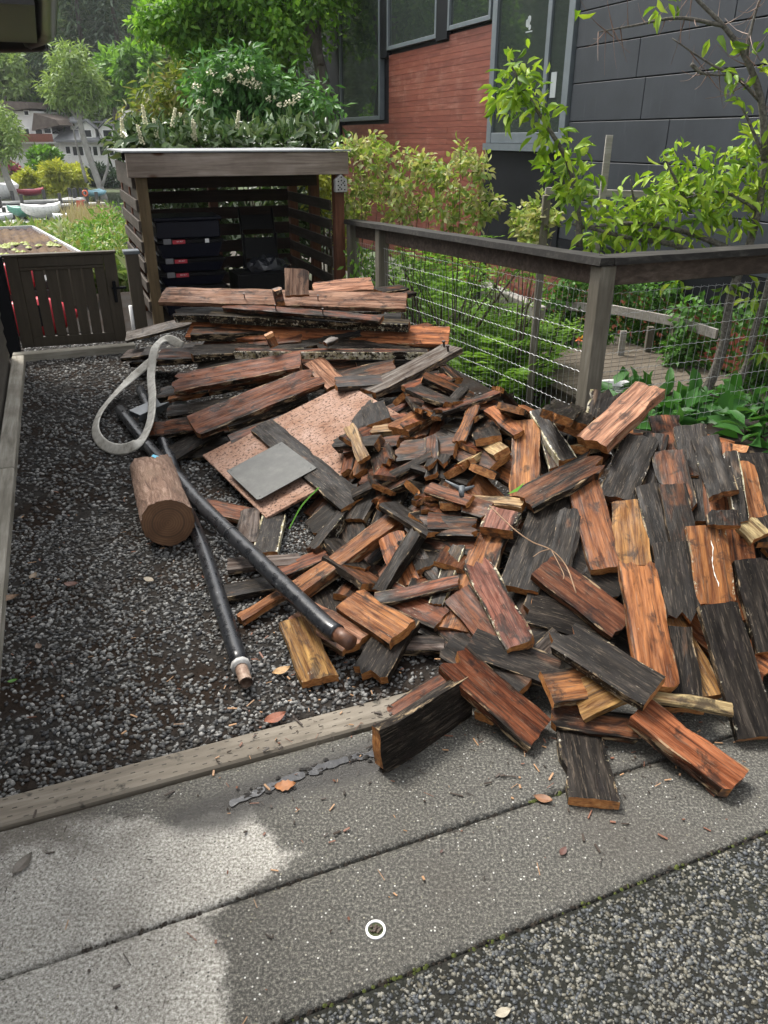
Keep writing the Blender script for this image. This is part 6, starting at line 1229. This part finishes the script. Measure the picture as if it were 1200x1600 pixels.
for i, (x, y, Y) in enumerate(((10, 130, 92), (60, 175, 100), (95, 190, 98), (215, 120, 70), (250, 110, 75), (150, 200, 94))):
    decid('bank_tree', ['mid green tree at the top left above the far water', 'mid green tree left of the feathery one up the bank', 'mid green tree behind the feathery trunks', 'olive green tree behind the olive bush, left one', 'olive green tree behind the olive bush, right one', 'mid green tree behind the right white house'][i], 'tree', [(x, 260), (x, y + 40), (x, y)], Y, rnd(x, y - 15, 30, 36, 26, 12, 70), .7, .34, [M_SPR, M_BRZ, M_FEA][i % 3] if i != 0 else M_FEA, [], 2., .2, None, .25)
# --- garden shrubs along the fence
M_BLU = leafmat('blueberry_leaf', [(.15, .24, .05), (.23, .33, .07), (.34, .41, .11), (.37, .35, .16), (.48, .49, .27)], .4)
groups = [(545, [(545, 245, 22), (560, 225, 18), (552, 285, 26), (575, 262, 24), (585, 228, 18), (560, 320, 26), (590, 300, 26), (545, 330, 20)], 7.9, 'yellow green shrub with pinkish tips nearest the shed post'), (650, [(620, 245, 22), (650, 250, 22), (640, 285, 26), (665, 270, 22), (610, 295, 24), (640, 325, 30), (615, 335, 24), (672, 318, 24)], 7.6, 'yellow green shrub against the cedar siding, middle one of three'), (725, [(690, 275, 22), (715, 250, 18), (735, 245, 16), (745, 265, 20), (712, 300, 28), (745, 310, 24), (700, 335, 26), (735, 345, 24), (770, 325, 18)], 7.3, 'yellow green shrub in front of the black house base'), (838, [(828, 320, 15), (835, 345, 18), (848, 365, 18), (815, 345, 14), (825, 375, 16), (855, 345, 12)], 6.6, 'small pale leaved shrub rising over the rail before the black base panel')]
for gx_, ls, Y, lab in groups:
    cl = at_px([(x + R.uniform(-16, 16), y + R.uniform(-14, 14), r * R.uniform(.4, .9), 27) for x, y, r in ls for q in range(4)], Y, .3); bush('garden_shrub', lab, 'shrub', on_ground(gx_, Y), cl, .066, .034, M_BLU, [c for c, r, n in cl[::5]], 'leaf', .1, 'pale shrubs behind the fence', None, .008)
b0 = on_ground(552, 9); cl = at_px(rnd(505, 300, 22, 40, 14, 20, 70) + rnd(545, 380, 12, 40, 8, 18, 60), 9.3, .3); bush('garden_shrub', 'lemon green shrub seen between the slats of the shed side', 'shrub', on_ground(510, 9.3), cl, .075, .032, M_YEL, [c for c, r, n in cl[::3]], 'rhomb', 0, 'pale shrubs behind the fence')
# --- plum tree on the right
PLM = [(.10, .20, .02), (.18, .32, .03), (.29, .44, .045), (.42, .54, .08)]; M_PL = leafmat2('plum_leaf', PLM, .42); M_PL2 = leafmat('plum_leaf_mass', PLM, .42)
Yp = 5.6; pb = on_ground(1145, Yp); plum = thing('plum_tree', 'lichen crusted plum tree with bright fresh leaves spreading over the fence at right', 'tree', pb)
def pp_(l, y0=Yp, dy=0): return [PY(x, y, y0 + dy * i) - pb for i, (x, y) in enumerate(l)]
b = MB(); b.tube(bez([Vector((0, 0, -.1))] + pp_([(1125, 560), (1140, 470), (1165, 400), (1185, 330), (1195, 250)]), 16), [.042 * (1 - .5 * i / 16) for i in range(17)], 8); b.build('trunk', M_LICH, plum, True)
b = MB(); b.tube(bez([Vector((.06, .03, -.1))] + pp_([(1158, 590), (1178, 520), (1200, 450), (1215, 380)]), 16), [.036 * (1 - .45 * i / 16) for i in range(17)], 8); b.build('trunk', M_LICH, plum, True)
limbs = [[(1195, 250), (1190, 160), (1165, 90), (1130, 40), (1090, 0), (1060, -40)], [(1165, 400), (1080, 365), (1000, 350), (940, 352), (905, 358)], [(1150, 430), (1060, 385), (985, 372), (920, 356), (893, 350)], [(905, 385), (903, 330), (890, 260), (860, 205), (825, 150), (800, 105)], [(1130, 40), (1060, 28), (990, 40), (935, 50)], [(1185, 330), (1130, 300), (1070, 310), (1000, 330)], [(1190, 160), (1150, 120), (1110, 100), (1050, 60)], [(1165, 90), (1175, 40), (1190, -10)], [(1080, 100), (1100, 115), (1150, 118)], [(1195, 250), (1170, 190), (1150, 150)], [(1000, 350), (990, 310), (985, 280)], [(1070, 310), (1050, 270), (1035, 240)]]
for i, lm in enumerate(limbs): r0 = .026 if i < 4 else .014; b = MB(); b.tube(bez(pp_(lm), 14), [r0 * (1 - .72 * q / 14) for q in range(15)], 6); b.build('limb', M_LICH, plum, True)
b = MB()
for i in range(60):
    lm = bez(pp_(R.choice([limbs[0], limbs[4], limbs[6], limbs[7], limbs[8], limbs[4]])), 14); p = R.choice(lm); d = Vector((R.gauss(0, 1), R.gauss(0, .6), R.gauss(0, 1))).normalized() * R.uniform(.08, .3); b.tube(bez([p, p + d * .5 + Vector((0, 0, -.02)), p + d], 4), [.004, .003, .0015, .0012, .001], 4)
tag(b.build('twig', mat('reddish_twig', (.10, .05, .035), (.2, .13, .09), 40, bump=0), plum), kind='stuff')
pl_ = [(815, 105, 26), (800, 130, 24), (785, 150, 18), (830, 140, 26), (845, 175, 26), (810, 165, 20), (855, 215, 26), (870, 245, 24), (895, 245, 20), (885, 290, 24), (868, 270, 20), (905, 320, 26), (895, 290, 20), (915, 275, 18)]
mass = [(945, 345, 34), (985, 320, 30), (1030, 300, 32), (1075, 300, 32), (1110, 270, 32), (1150, 270, 32), (1190, 245, 32), (930, 372, 26), (985, 360, 30), (1040, 345, 36), (1095, 345, 36), (1150, 330, 30), (1090, 290, 30), (1060, 260, 24), (1175, 220, 24), (1195, 300, 26), (1010, 345, 30), (1120, 310, 30)]
few = [(1030, 12, 14, 6), (1060, 6, 10, 3), (905, 22, 8, 2), (1150, 118, 16, 7), (1180, 112, 16, 7), (1165, 165, 14, 5), (1130, 95, 14, 4), (1115, 60, 10, 3), (1190, 60, 14, 4), (1150, 60, 12, 3), (1140, 450, 16, 8), (1060, 440, 14, 6), (1180, 470, 22, 14), (1190, 540, 20, 10)]
C3 = [(np.array(PY(x, y, Yp + R.uniform(-.2, .15)) - pb), r * Yp / 1200, 12) for x, y, r in pl_] + [(np.array(PY(x, y, Yp + R.uniform(-.3, 0)) - pb), r * Yp / 1200, 6) for x, y, r in mass] + [(np.array(PY(x, y, Yp) - pb), r * Yp / 1200, n) for x, y, r, n in few]
leaf_parts(plum, C3, .105, .036, M_PL, 'leaf', .55)
foliage(plum, [(np.array(PY(x, y, Yp + R.uniform(-.1, .2)) - pb), r * 1.05 * Yp / 1200, 15) for x, y, r in pl_] + [(np.array(PY(x, y, Yp + R.uniform(0, .35)) - pb), r * 1.15 * Yp / 1200, 46) for x, y, r in mass], .10, .036, M_PL2, 'leaf', .5)
# --- green plants beyond the mesh
M_FERN = leafmat('fern_frond', [(.09, .20, .02), (.15, .30, .03), (.21, .38, .045)], .45); M_HERB = leafmat('herb_leaf', [(.045, .12, .02), (.08, .20, .035), (.13, .28, .055)], .4)
def gpt(px, py, z): return P(px, py, z)
nf = 0
for (px, py, hgt, n) in [(a_, b_, h_ * 1.5, n_) for a_, b_, h_, n_ in [(665, 520, .45, 60), (700, 545, .4, 60), (730, 570, .4, 60), (690, 500, .55, 60), (650, 485, .5, 50), (740, 600, .35, 60), (775, 590, .4, 60), (800, 570, .4, 60), (830, 600, .38, 60), (790, 610, .3, 50), (760, 555, .45, 60), (720, 520, .5, 60), (840, 570, .35, 50), (680, 470, .6, 60), (712, 480, .55, 60)]]:
    p = gpt(px, py, -.45); p.z = -.66; lab = 'feathery bright green fern clump behind the wire mesh left of the corner post'; t = thing('fern_clump', lab, 'fern', p, R.uniform(0, 6), 'ferns behind the wire mesh'); Ps, Ds, Ns, Ls = [], [], [], []
    for q in range(16):
        a = R.uniform(0, 6.283); ln = hgt * R.uniform(.7, 1.3); rr_ = bez([(0, 0, 0), (math.cos(a) * ln * .3, math.sin(a) * ln * .3, ln * .8), (math.cos(a) * ln * .85, math.sin(a) * ln * .85, ln * .95)], 12)
        for i_, c in enumerate(rr_[2:]):
            for sd in (-1, 1): sdv = np.array([-math.sin(a) * sd, math.cos(a) * sd, .25]); Ps.append(np.array(c)); Ds.append(sdv + np.array([math.cos(a), math.sin(a), 0]) * .5); Ns.append((NR.normal() * .2, NR.normal() * .2, 1)); Ls.append(ln * .28 * (1 - i_ / 12) + .02)
    Ls = np.array(Ls); tag(link('frond', cloudmesh('frond', np.array(Ps), np.array(Ds), np.array(Ns), Ls, Ls * .28, 'rhomb'), M_FERN, t), kind='stuff')
big_ = [(1010, 640, 26), (1040, 625, 24), (1075, 640, 26), (1110, 655, 26), (1145, 665, 28), (1180, 680, 28), (1060, 660, 26), (1120, 630, 22), (1165, 640, 24), (1200, 650, 26), (1200, 700, 28), (1030, 660, 24), (985, 625, 20)]
for i, (px, py, r) in enumerate(big_):
    c = P(px, py, .0); t = thing('leafy_plant', 'broad leaved green plant close behind the mesh at right', 'plant', (c.x, c.y + .25, -.66), 0, 'broad leaved plants behind the mesh'); cc = np.array([0, -.12, .52 + .1])
    foliage(t, [(cc, (.18, .16, .13), 42)], .15, .075, leafmat('broad_leaf', [(.03, .10, .02), (.05, .16, .03), (.08, .21, .045)], .3) if i == 0 else D.materials['broad_leaf'], 'leaf', .4)
    b = MB()
    for q in range(7): b.tube([(R.uniform(-.03, .03), 0, 0), (R.uniform(-.15, .15), R.uniform(-.2, .1), .6)], [.006, .003], 4)
    b.build('stem', D.materials['shrub_stem'], t)
hl = [(870, 465, 22), (905, 470, 24), (940, 480, 24), (985, 460, 26), (1020, 470, 26), (880, 500, 20), (1000, 500, 26), (1040, 510, 28), (1080, 490, 26), (1090, 530, 26), (1130, 500, 26), (1060, 550, 22), (1180, 500, 26), (1190, 590, 26), (1190, 560, 24), (860, 530, 14), (895, 440, 18), (960, 440, 18), (1040, 450, 22), (830, 510, 14)]
for i, (px, py, r) in enumerate(hl):
    Y = 8.3 if px < 1060 else 7.2; p = PY(px, py, Y); t = thing('garden_plant', 'leafy green garden plant growing around the low deck', 'plant', (p.x, p.y, -.66), 0, 'garden plants around the low deck'); rr_ = r * Y / 1200
    cz = p.z + .66; foliage(t, [((0, 0, cz), (rr_ * 1.3, rr_ * 1.2, rr_ * 1.15), 190), ((0, 0, cz * .5), (rr_, rr_, max(.05, cz * .5)), 110)], .075, .04, M_HERB, 'rhomb', .3)
    MB().tube([(0, 0, 0), (.01, 0, max(.1, cz))], [.008, .004], 5).build('stem', D.materials['shrub_stem'], t)
# brushy dry stems behind the left mesh run
b0 = on_ground(740, 6.6); t = thing('bare_shrub', 'tangle of thin bare dark stems behind the left run of wire mesh', 'shrub', b0); b = MB()
for i in range(26): x = R.uniform(640, 860); p0 = PY(x, R.uniform(470, 560), 7.2 + R.uniform(-.4, .8)) - b0; p1 = p0 + Vector((R.uniform(-.6, .6), R.uniform(-.1, .1), R.uniform(.4, .9))); b.tube(bez([p0, p0.lerp(p1, .5) + Vector((R.uniform(-.08, .08), 0, 0)), p1], 6), [.008 - .001 * q for q in range(7)], 4)
b.build('stem', M_STEM, t)
cl = at_px([(R.uniform(560, 860), R.uniform(395, 450), 24, 50) for i in range(22)], 7.4, .4); bush('low_greenery', 'loose yellow green greenery below the rail between the fence posts', 'shrub', on_ground(700, 7.4), cl, .06, .025, M_SPR, [c for c, r, n in cl[::2]], 'rhomb', .0)
# ground cover in the garden and on the slope down to the lake
def scatter(name, n, xf, L, Wd, mt, up=1., tmpl='blade', hz=0.):
    x, y = xf(n); z = gz(x, y) + NR.uniform(0, 1, n) * hz; d = np.stack([NR.normal(size=n) * .5, NR.normal(size=n) * .5, np.full(n, up)], -1); nn_ = np.stack([NR.normal(size=n), -np.abs(NR.normal(size=n)) - .3, np.full(n, .4)], -1)
    return tag(link(name, cloudmesh(name, np.stack([x, y, z], -1), d, nn_, NR.uniform(.6, 1.3, n) * L, NR.uniform(.6, 1.3, n) * Wd, tmpl), mt), kind='stuff')
scatter('garden_weeds', 6000, lambda n: ((lambda s, t: (s * CS - t * SN, s * SN + t * CS))(NR.uniform(2.7, 5.9, n), NR.uniform(3.5, 11, n))), .09, .02, M_HERB)
M_SLOPE = leafmat('slope_leaf', [(.10, .18, .04), (.16, .26, .06), (.24, .34, .10), (.40, .44, .24), (.32, .28, .07)], .35)
scatter('slope_greenery', 16000, lambda n: (NR.uniform(-.62, -.28, n) * (yy := 10.5 + 32 * NR.uniform(0, 1, n) ** 1.6), yy), .42, .13, M_SLOPE, .35, 'rhomb', .55)
scatter('pale_reeds', 1500, lambda n: (NR.uniform(-.385, -.33, n) * (yy := NR.uniform(30, 43, n)), yy), 1.3, .06, leafmat('reed', [(.35, .28, .14), (.45, .38, .22), (.30, .28, .10)], .2), 2.2, 'blade', .2)
for i, (x, y, Y, r, n) in enumerate(((160, 365, 12, 34, 260), (182, 385, 11, 28, 220), (140, 385, 12.5, 26, 220), (115, 375, 15, 22, 180), (175, 340, 14, 24, 180))):
    c = PY(x, y, Y); g0 = on_ground(x, Y); rr_ = r * Y / 1200; bush('wild_shrub', ['light green wild shrub left of the shed, tallest', 'light green wild shrub close against the shed side', 'light green wild shrub above the right half of the gate', 'light green wild shrub by the corner of the mossy roof', 'light green wild shrub below the pale reeds'][i], 'shrub', g0, [(c, (rr_ * 1.3, rr_, rr_), n), (c.lerp(g0, .5), (rr_, rr_, rr_ * 1.2), n // 2)], .085, .035, M_SLOPE if i % 2 else M_SPR, [c], 'rhomb', .0, None, None, .012)
bw = MB()
for i in range(13):
    p = P(R.uniform(0, 95), R.uniform(372, 398), .45); 
    if i < 3: p = [P(25, 381, .44), P(80, 383, .44), P(5, 385, .44)][i]
    for q in range(14 if i < 3 else 2): a = R.uniform(0, 6.3); r = R.uniform(0, .13 if i < 3 else .04); c = p + Vector((r * math.cos(a), r * math.sin(a), .0)); bw.add([c + Vector((.035 * math.cos(b_), .035 * math.sin(b_), 0)) for b_ in (0, 1.26, 2.5, 3.77, 5.03)] + [c + Vector((0, 0, .018))], [(j, (j + 1) % 5, 5) for j in range(5)])
tag(bw.build('roof_moss', mat('bright_moss', (.16, .20, .02), (.26, .30, .04), 20)), kind='stuff')
# ------------------------------------------------ garden furniture beyond the fence
M_DECK = woodmat('deck_wood', (.065, .052, .038), (.115, .095, .07), (.165, .14, .11), .75, 2, 22, .3)
dk = [P(838, 553, -.45), P(1000, 612, -.45), P(1094, 603, -.45), P(920, 543, -.45)]
ctr = sum(dk, Vector()) / 4; deck = thing('garden_deck', 'low square wooden deck of narrow planks beyond the wire mesh', 'deck', (ctr.x, ctr.y, -.66), SA)
for i in range(13):
    y = -.78 + i * .122; MB().box(-.82, .82, y, y + .112, .175, .20).build('deck_plank', M_DECK, deck, False, .003)

for e in ((-.80, .80, -.77, -.73), (-.8, .8, .73, .77), (-.80, -.76, -.729, .729), (.76, .8, -.729, .729)): MB().box(*e, 0, .174).build('deck_joist', M_DECK, deck)
M_ENAM = mat('white_enamel', (.62, .63, .62), (.72, .72, .7), 20, rough=.35, bump=0)
bk = P(966, 604, -.1); tb = thing('white_tub', 'white tub with a rounded rim standing behind the corner post', 'tub', (bk.x, bk.y, -.66)); b = MB(); n = 26; vs = []
for r, z in ((.13, 0), (.165, .5), (.175, .545), (.168, .565), (.155, .555), (.15, .50)):
    for j in range(n): vs.append((r * math.cos(6.2832 * j / n), r * math.sin(6.2832 * j / n), z))
b.add(vs, [(i * n + j, i * n + (j + 1) % n, (i + 1) * n + (j + 1) % n, (i + 1) * n + j) for i in range(5) for j in range(n)]); b.build('shell', M_ENAM, tb, True)
MB().add([(.149 * math.cos(6.2832 * j / n), .149 * math.sin(6.2832 * j / n), .52) for j in range(n)], [tuple(range(n))]).build('water', D.materials['lake_water'], tb)
M_PALE = woodmat('pale_grey_board', (.20, .18, .155), (.32, .30, .27), (.42, .40, .37), .8, 2, 22, .25)
# bed edging: weathered rail on stakes behind the deck
rl = thing('bed_rail', 'weathered grey rail on short stakes bordering the planted bed behind the deck', 'rail', PY(845, 474, 8.4) - Vector((0, 0, 0)))
o0 = rl.location; pts = [PY(846, 475, 8.4), PY(955, 483, 7.9), PY(1060, 503, 7.3), PY(1120, 522, 6.9)]
for a, c in zip(pts[:-1], pts[1:]): MB().bar(a - o0, c - o0 , .03, .085).build('rail_board', M_PALE, rl)
for p in (pts[0], PY(900, 512, 8.2), PY(1018, 520, 7.7), PY(1060, 503, 7.3)): q = p - o0; MB().box(-.03, .03, -.03, .03, -(p.z + .66), .05, 0, Matrix.Translation(q + Vector((0, .045, 0)))).build('stake', M_FPOST, rl)
eb = thing('timber_beam', 'pale timber bed edge against the house base seen through the mesh', 'edging', PY(757, 452, 8.8)); q = PY(846, 492, 8.0) - eb.location; MB().bar((0, 0, 0), q, .12, .16).build('beam', M_PALE, eb, False, .01)
# trellis: post, cross rail and tall stake in front of the panels
tr = thing('trellis', 'pale horizontal rail nailed to a grey post in front of the charcoal panels', 'trellis', on_ground(862, 6.3)); o0 = tr.location
MB().box(-.028, .028, -.028, .028, 0, PY(862, 305, 6.3).z - o0.z).build('post', M_FPOST, tr, False, .004)
a, c = PY(852, 298, 6.26) - o0, PY(1215, 312, 6.26) - o0; MB().bar(a, c, .03, .05).build('rail', M_PALE, tr, False, .003)
st_ = thing('garden_stake', 'slim pale upright wooden stake rising in front of the charcoal panels', 'stake', on_ground(952, 6.2)); MB().box(-.024, .024, -.012, .012, 0, PY(953, 211, 6.2).z - st_.location.z).build('shaft', M_PALE, st_, False, .002)
st_ = thing('garden_stake', 'short grey stake standing right of the deck', 'stake', on_ground(1016, 7.6)); MB().box(-.03, .03, -.015, .015, 0, PY(1016, 517, 7.6).z - st_.location.z).build('shaft', M_PALE, st_, False, .002)
ho = bez([P(795, 514, -.5), P(820, 520, -.5), P(850, 519, -.5)], 10); tag(MB().tube(ho, .012, 6).build('garden_hose', mat('pale_blue_hose', (.25, .42, .48), bump=0), None, True), 'pale blue hose lying on the soil behind the wire mesh', 'hose')
for i, (x, y, c, l) in enumerate(((845, 505, (.55, .16, .02), 'small orange flower left of the deck'), (862, 513, (.6, .2, .02), 'orange marigold head nearest the deck corner'), (912, 528, (.55, .30, .02), 'amber flower head at the far edge of the deck'), (905, 532, (.5, .12, .02), 'deep orange flower head at the far edge of the deck'))):
    p = P(x, y, -.38); t = thing('flower', l, 'flower', (p.x, p.y, -.66)); MB().tube([(0, 0, 0), (0, 0, .27)], .004, 4).build('stem', M_STEM, t); u = unit(NR.normal(size=(24, 3))) * .012 + np.array([0, 0, .28]); link('bloom', cloudmesh('bloom', u, unit(NR.normal(size=(24, 3))), np.tile([0, -.3, 1.], (24, 1)), .035, .022), mat('marigold', c, bump=0), t)
# ------------------------------------------------ lake: docks and boats
M_DOCK = mat('grey_dock', (.28, .28, .27), (.42, .42, .40), 4, bump=0); M_DKD = mat('dark_float', (.03, .03, .03), (.06, .06, .055), bump=0)
def dock(label, a, c, wd, z=-2.6):
    A, C_ = P(*a, z), P(*c, z); d = C_ - A; L = d.length; t = thing('floating_dock', label, 'dock', (A.x, A.y, -3.05), math.atan2(d.y, d.x)); MB().box(0, L, -wd / 2, wd / 2, .33, .45).build('deck', M_DOCK, t); MB().box(.05, L - .05, -wd / 2 + .1, wd / 2 - .1, 0, .329).build('float', M_DKD, t)
    b = MB()
    for i in range(4): b.box(L * i / 3.2 + .1, L * i / 3.2 + .3, wd / 2 + .01, wd / 2 + .2, -1, 1.1)
    b.build('piling', M_DKD, t)
dock('far grey floating dock beside the red canoe', (-30, 317), (128, 310), 1.6); dock('middle pale floating dock crossing the water', (-30, 324), (163, 316), 1.2); dock('dark landing stage below the yellow shrub', (100, 309), (128, 309), 1.4); dock('slanting pale gangway at the left of the water', (-25, 338), (22, 324), 1.3); dock('near grey dock under the upturned boats', (-30, 348), (75, 344), 2.0); dock('right hand dock with red chairs', (95, 336), (160, 333), 1.6)
def boat(name, label, a, c, wd, hh, colr, z=-2.58, cat='boat', ot=True, roll=0):
    A, C_ = P(*a, z), P(*c, z); m = (A + C_) / 2; d = C_ - A; return kayak(name, label, (m.x, m.y, z), math.atan2(d.y, d.x), d.length, wd, hh, mat('boat_hull', colr, bump=0, rough=.4), cat, None, roll, ot)
boat('canoe', 'dark red canoe on the far dock', (28, 308), (70, 305), 1.3, .45, (.22, .03, .045), -2.55, 'canoe'); boat('canoe', 'upturned green canoe on the near dock', (14, 340), (60, 338), 1.3, .5, (.07, .2, .15), -2.45, 'canoe'); boat('rowing_boat', 'upturned white rowing boat right of the green canoe', (36, 342), (98, 338), 1.4, .6, (.62, .62, .60), -2.45, 'boat'); boat('kayak', 'pale flat kayak at the left edge of the near dock', (-25, 345), (22, 347), 1., .3, (.55, .56, .58), -2.5, 'kayak', False)
boat('paddle_boat', 'light blue paddle boat at the right of the far water', (138, 309), (157, 306), 2., .42, (.25, .45, .52), -2.7, 'boat'); boat('kayak', 'white kayak by the reeds in front of the right hand dock', (84, 347), (116, 346), .9, .3, (.62, .63, .64), -2.5, 'kayak', False); boat('motor_boat', 'white and grey motor boat moored at far left', (-10, 314), (24, 311), 3., 1.1, (.6, .6, .6), -2.9, 'boat')
M_REDC = mat('red_paint', (.40, .04, .035), bump=0)
for i, (x, y) in enumerate(((126, 330), (136, 329))):
    p = P(x, y, -2.58); t = thing('dock_chair', ['pinkish red chair on the right hand dock, left one', 'deep red chair on the right hand dock, right one'][i], 'chair', p, .4 + i); t.scale = (.55, .55, .55)
    MB().box(-.3, .3, -.3, .3, .35, .42).build('seat', M_REDC, t); MB().box(-.3, .3, .24, .32, .43, 1.1).build('backrest', M_REDC, t); b = MB()
    for x_ in (-.27, .27):
        for y_ in (-.27, .2): b.box(x_ - .03, x_ + .03, y_ - .03, y_ + .03, 0, .349)
    b.build('leg', M_REDC, t)
lrp = P(133, 302, -1.9); t = thing('life_ring', 'orange red life ring on a post by the far dock', 'life ring', lrp); b = MB(); vs = []; n, m = 16, 6
for i in range(n):
    for j in range(m): a = 6.2832 * i / n; c = 6.2832 * j / m; r = .16 + .05 * math.cos(c); vs.append((r * math.cos(a), .05 * math.sin(c), r * math.sin(a)))
b.add(vs, [(i * m + j, i * m + (j + 1) % m, ((i + 1) % n) * m + (j + 1) % m, ((i + 1) % n) * m + j) for i in range(n) for j in range(m)]); b.build('ring', mat('orange_ring', (.5, .09, .03), bump=0), t, True); MB().box(-.06, .06, .11, .2, -1.2, .3).build('post', M_DKD, t)
# ------------------------------------------------ far houses
M_WALLW = mat('white_siding', (.74, .73, .71), (.82, .81, .79), 2, rough=.7, bump=0); M_RBR = mat('brown_shingles', (.10, .075, .06), (.17, .135, .115), 2, bump=0); M_RGR = mat('grey_shingles', (.16, .165, .175), (.24, .245, .255), 2, bump=0); M_WIN = mat('dark_window', (.015, .018, .02), rough=.1, bump=0); M_RDW = mat('red_wood', (.16, .05, .03), bump=0)
def fwin(par, x, z, wd, hh, y=-.02):
    f = MB().box(x - .1, x + wd + .1, y - .06, y, z - .1, z + hh + .1).build('window', M_WALLW if par.name.startswith('far') else M_WHITE, par); MB().box(x, x + wd, y - .075, y - .061, z, z + hh).build('pane', M_WIN, f)
Yh = 90.; sc = Yh / 1200 * .9
def hx(px, py): p = PY(px, py, Yh); return p
A = hx(24, 288); hA = thing('white_house', 'two storey white house with a brown roof on the far bank', 'house', A, rad(-8)); u = Yh / 1290.
def X(px): return (px - 24) * u * 1.0
def Z(py): return (288 - py) * u * 1.06
g0 = float(gz(np.array([A.x]), np.array([A.y]))[0]) - A.z
MB().box(X(24), X(100), 0, 8, g0 - .5, Z(222)).build('wall', M_WALLW, hA); MB().box(X(26), X(72), .4, 7, Z(222) + .01, Z(193)).build('upper_wall', M_WALLW, hA)
MB().prism([(X(24), Z(194)), (X(74), Z(190)), (X(70), Z(182)), (X(26), Z(181))], -.5, 7.5).build('roof', M_RBR, hA); MB().prism([(X(72), Z(218)), (X(118), Z(211)), (X(112), Z(204)), (X(80), Z(196))], -.6, 7).build('roof', M_RBR, hA)
MB().box(X(24), X(104), -1.6, -.01, Z(234), Z(232)).build('balcony', M_WALLW, hA); MB().box(X(30), X(112), -1.7, -1.6, Z(232), Z(222)).build('railing', M_RDW, hA)
for x, z, w_, h_ in ((30, 204, 12, 8), (58, 198, 6, 5), (36, 230, 12, 10), (56, 222, 7, 7), (74, 230, 10, 14), (88, 221, 10, 6)): fwin(hA, X(x), Z(z), w_ * u, h_ * u, .38 if z < 206 else -.0)
MB().box(X(80), X(100), -2, -.0, g0 - .3, Z(236)).build('lower_deck', M_RDW, hA)
B0 = hx(98, 290); hB = thing('white_house', 'white house with grey roofs and dormers on the far bank behind the slim trunks', 'house', B0, rad(6))
def X2(px): return (px - 98) * u
def Z2(py): return (290 - py) * u * 1.06
MB().box(X2(100), X2(205), 0, 9, g0 - 1, Z2(232)).build('wall', M_WALLW, hB); MB().box(X2(118), X2(200), 1.5, 8, Z2(232) + .01, Z2(206)).build('upper_wall', M_WALLW, hB)
MB().add([(X2(94), -1, Z2(233)), (X2(205), -1, Z2(233)), (X2(205), 3, Z2(212)), (X2(112), 3, Z2(212)), (X2(94), -1, Z2(230)), (X2(205), -1, Z2(230)), (X2(205), 3, Z2(209)), (X2(112), 3, Z2(209))], [(0, 3, 2, 1), (4, 5, 6, 7), (0, 1, 5, 4), (1, 2, 6, 5), (2, 3, 7, 6), (3, 0, 4, 7)]).build('roof', M_RGR, hB)
MB().add([(X2(112), 1, Z2(208)), (X2(205), 1, Z2(208)), (X2(205), 6, Z2(193)), (X2(122), 6, Z2(193)), (X2(112), 1, Z2(206)), (X2(205), 1, Z2(206)), (X2(205), 6, Z2(190)), (X2(122), 6, Z2(190))], [(0, 3, 2, 1), (4, 5, 6, 7), (0, 1, 5, 4), (1, 2, 6, 5), (2, 3, 7, 6), (3, 0, 4, 7)]).build('roof', M_RGR, hB)
for xc in (148, 178): MB().prism([(X2(xc - 12), Z2(230)), (X2(xc - 12), Z2(216)), (X2(xc), Z2(206)), (X2(xc + 12), Z2(216)), (X2(xc + 12), Z2(230))], -.4, 3).build('dormer', M_WALLW, hB); MB().prism([(X2(xc - 15), Z2(216)), (X2(xc), Z2(203)), (X2(xc + 15), Z2(216)), (X2(xc), Z2(206))], -.7, 3).build('dormer_roof', M_RGR, hB); fwin(hB, X2(xc - 6), Z2(226), 12 * u, 9 * u, -.42)
MB().box(X2(160), X2(170), 2., 2.6, Z2(205), Z2(190)).build('skylight', M_WALLW, hB)
for x in (112, 122, 131, 143, 152, 162, 176, 186): fwin(hB, X2(x), Z2(250), 6 * u, 12 * u)
MB().box(X2(92), X2(130), -3, -.02, Z2(264), Z2(262)).build('deck', M_WALLW, hB); b = MB()
for x in range(92, 131, 6): b.box(X2(x), X2(x) + .1, -3, -2.9, Z2(262), Z2(248))
b.box(X2(92), X2(130), -3, -2.9, Z2(249), Z2(247)); b.build('railing', M_WALLW, hB)
# ------------------------------------------------ air
HZ = MB().box(-330, 330, -30, 300, -6, 118); k = D.materials.new('thin_haze'); k.use_nodes = True; nt = k.node_tree; nt.nodes.remove(nt.nodes['Principled BSDF']); vol = nt.nodes.new('ShaderNodeVolumePrincipled'); vol.inputs['Density'].default_value = .00035; vol.inputs['Color'].default_value = (.92, .95, 1, 1); nt.links.new(vol.outputs[0], nt.nodes['Material Output'].inputs['Volume'])
USE_HAZE = True
if USE_HAZE: tag(HZ.build('haze', k), kind='stuff')
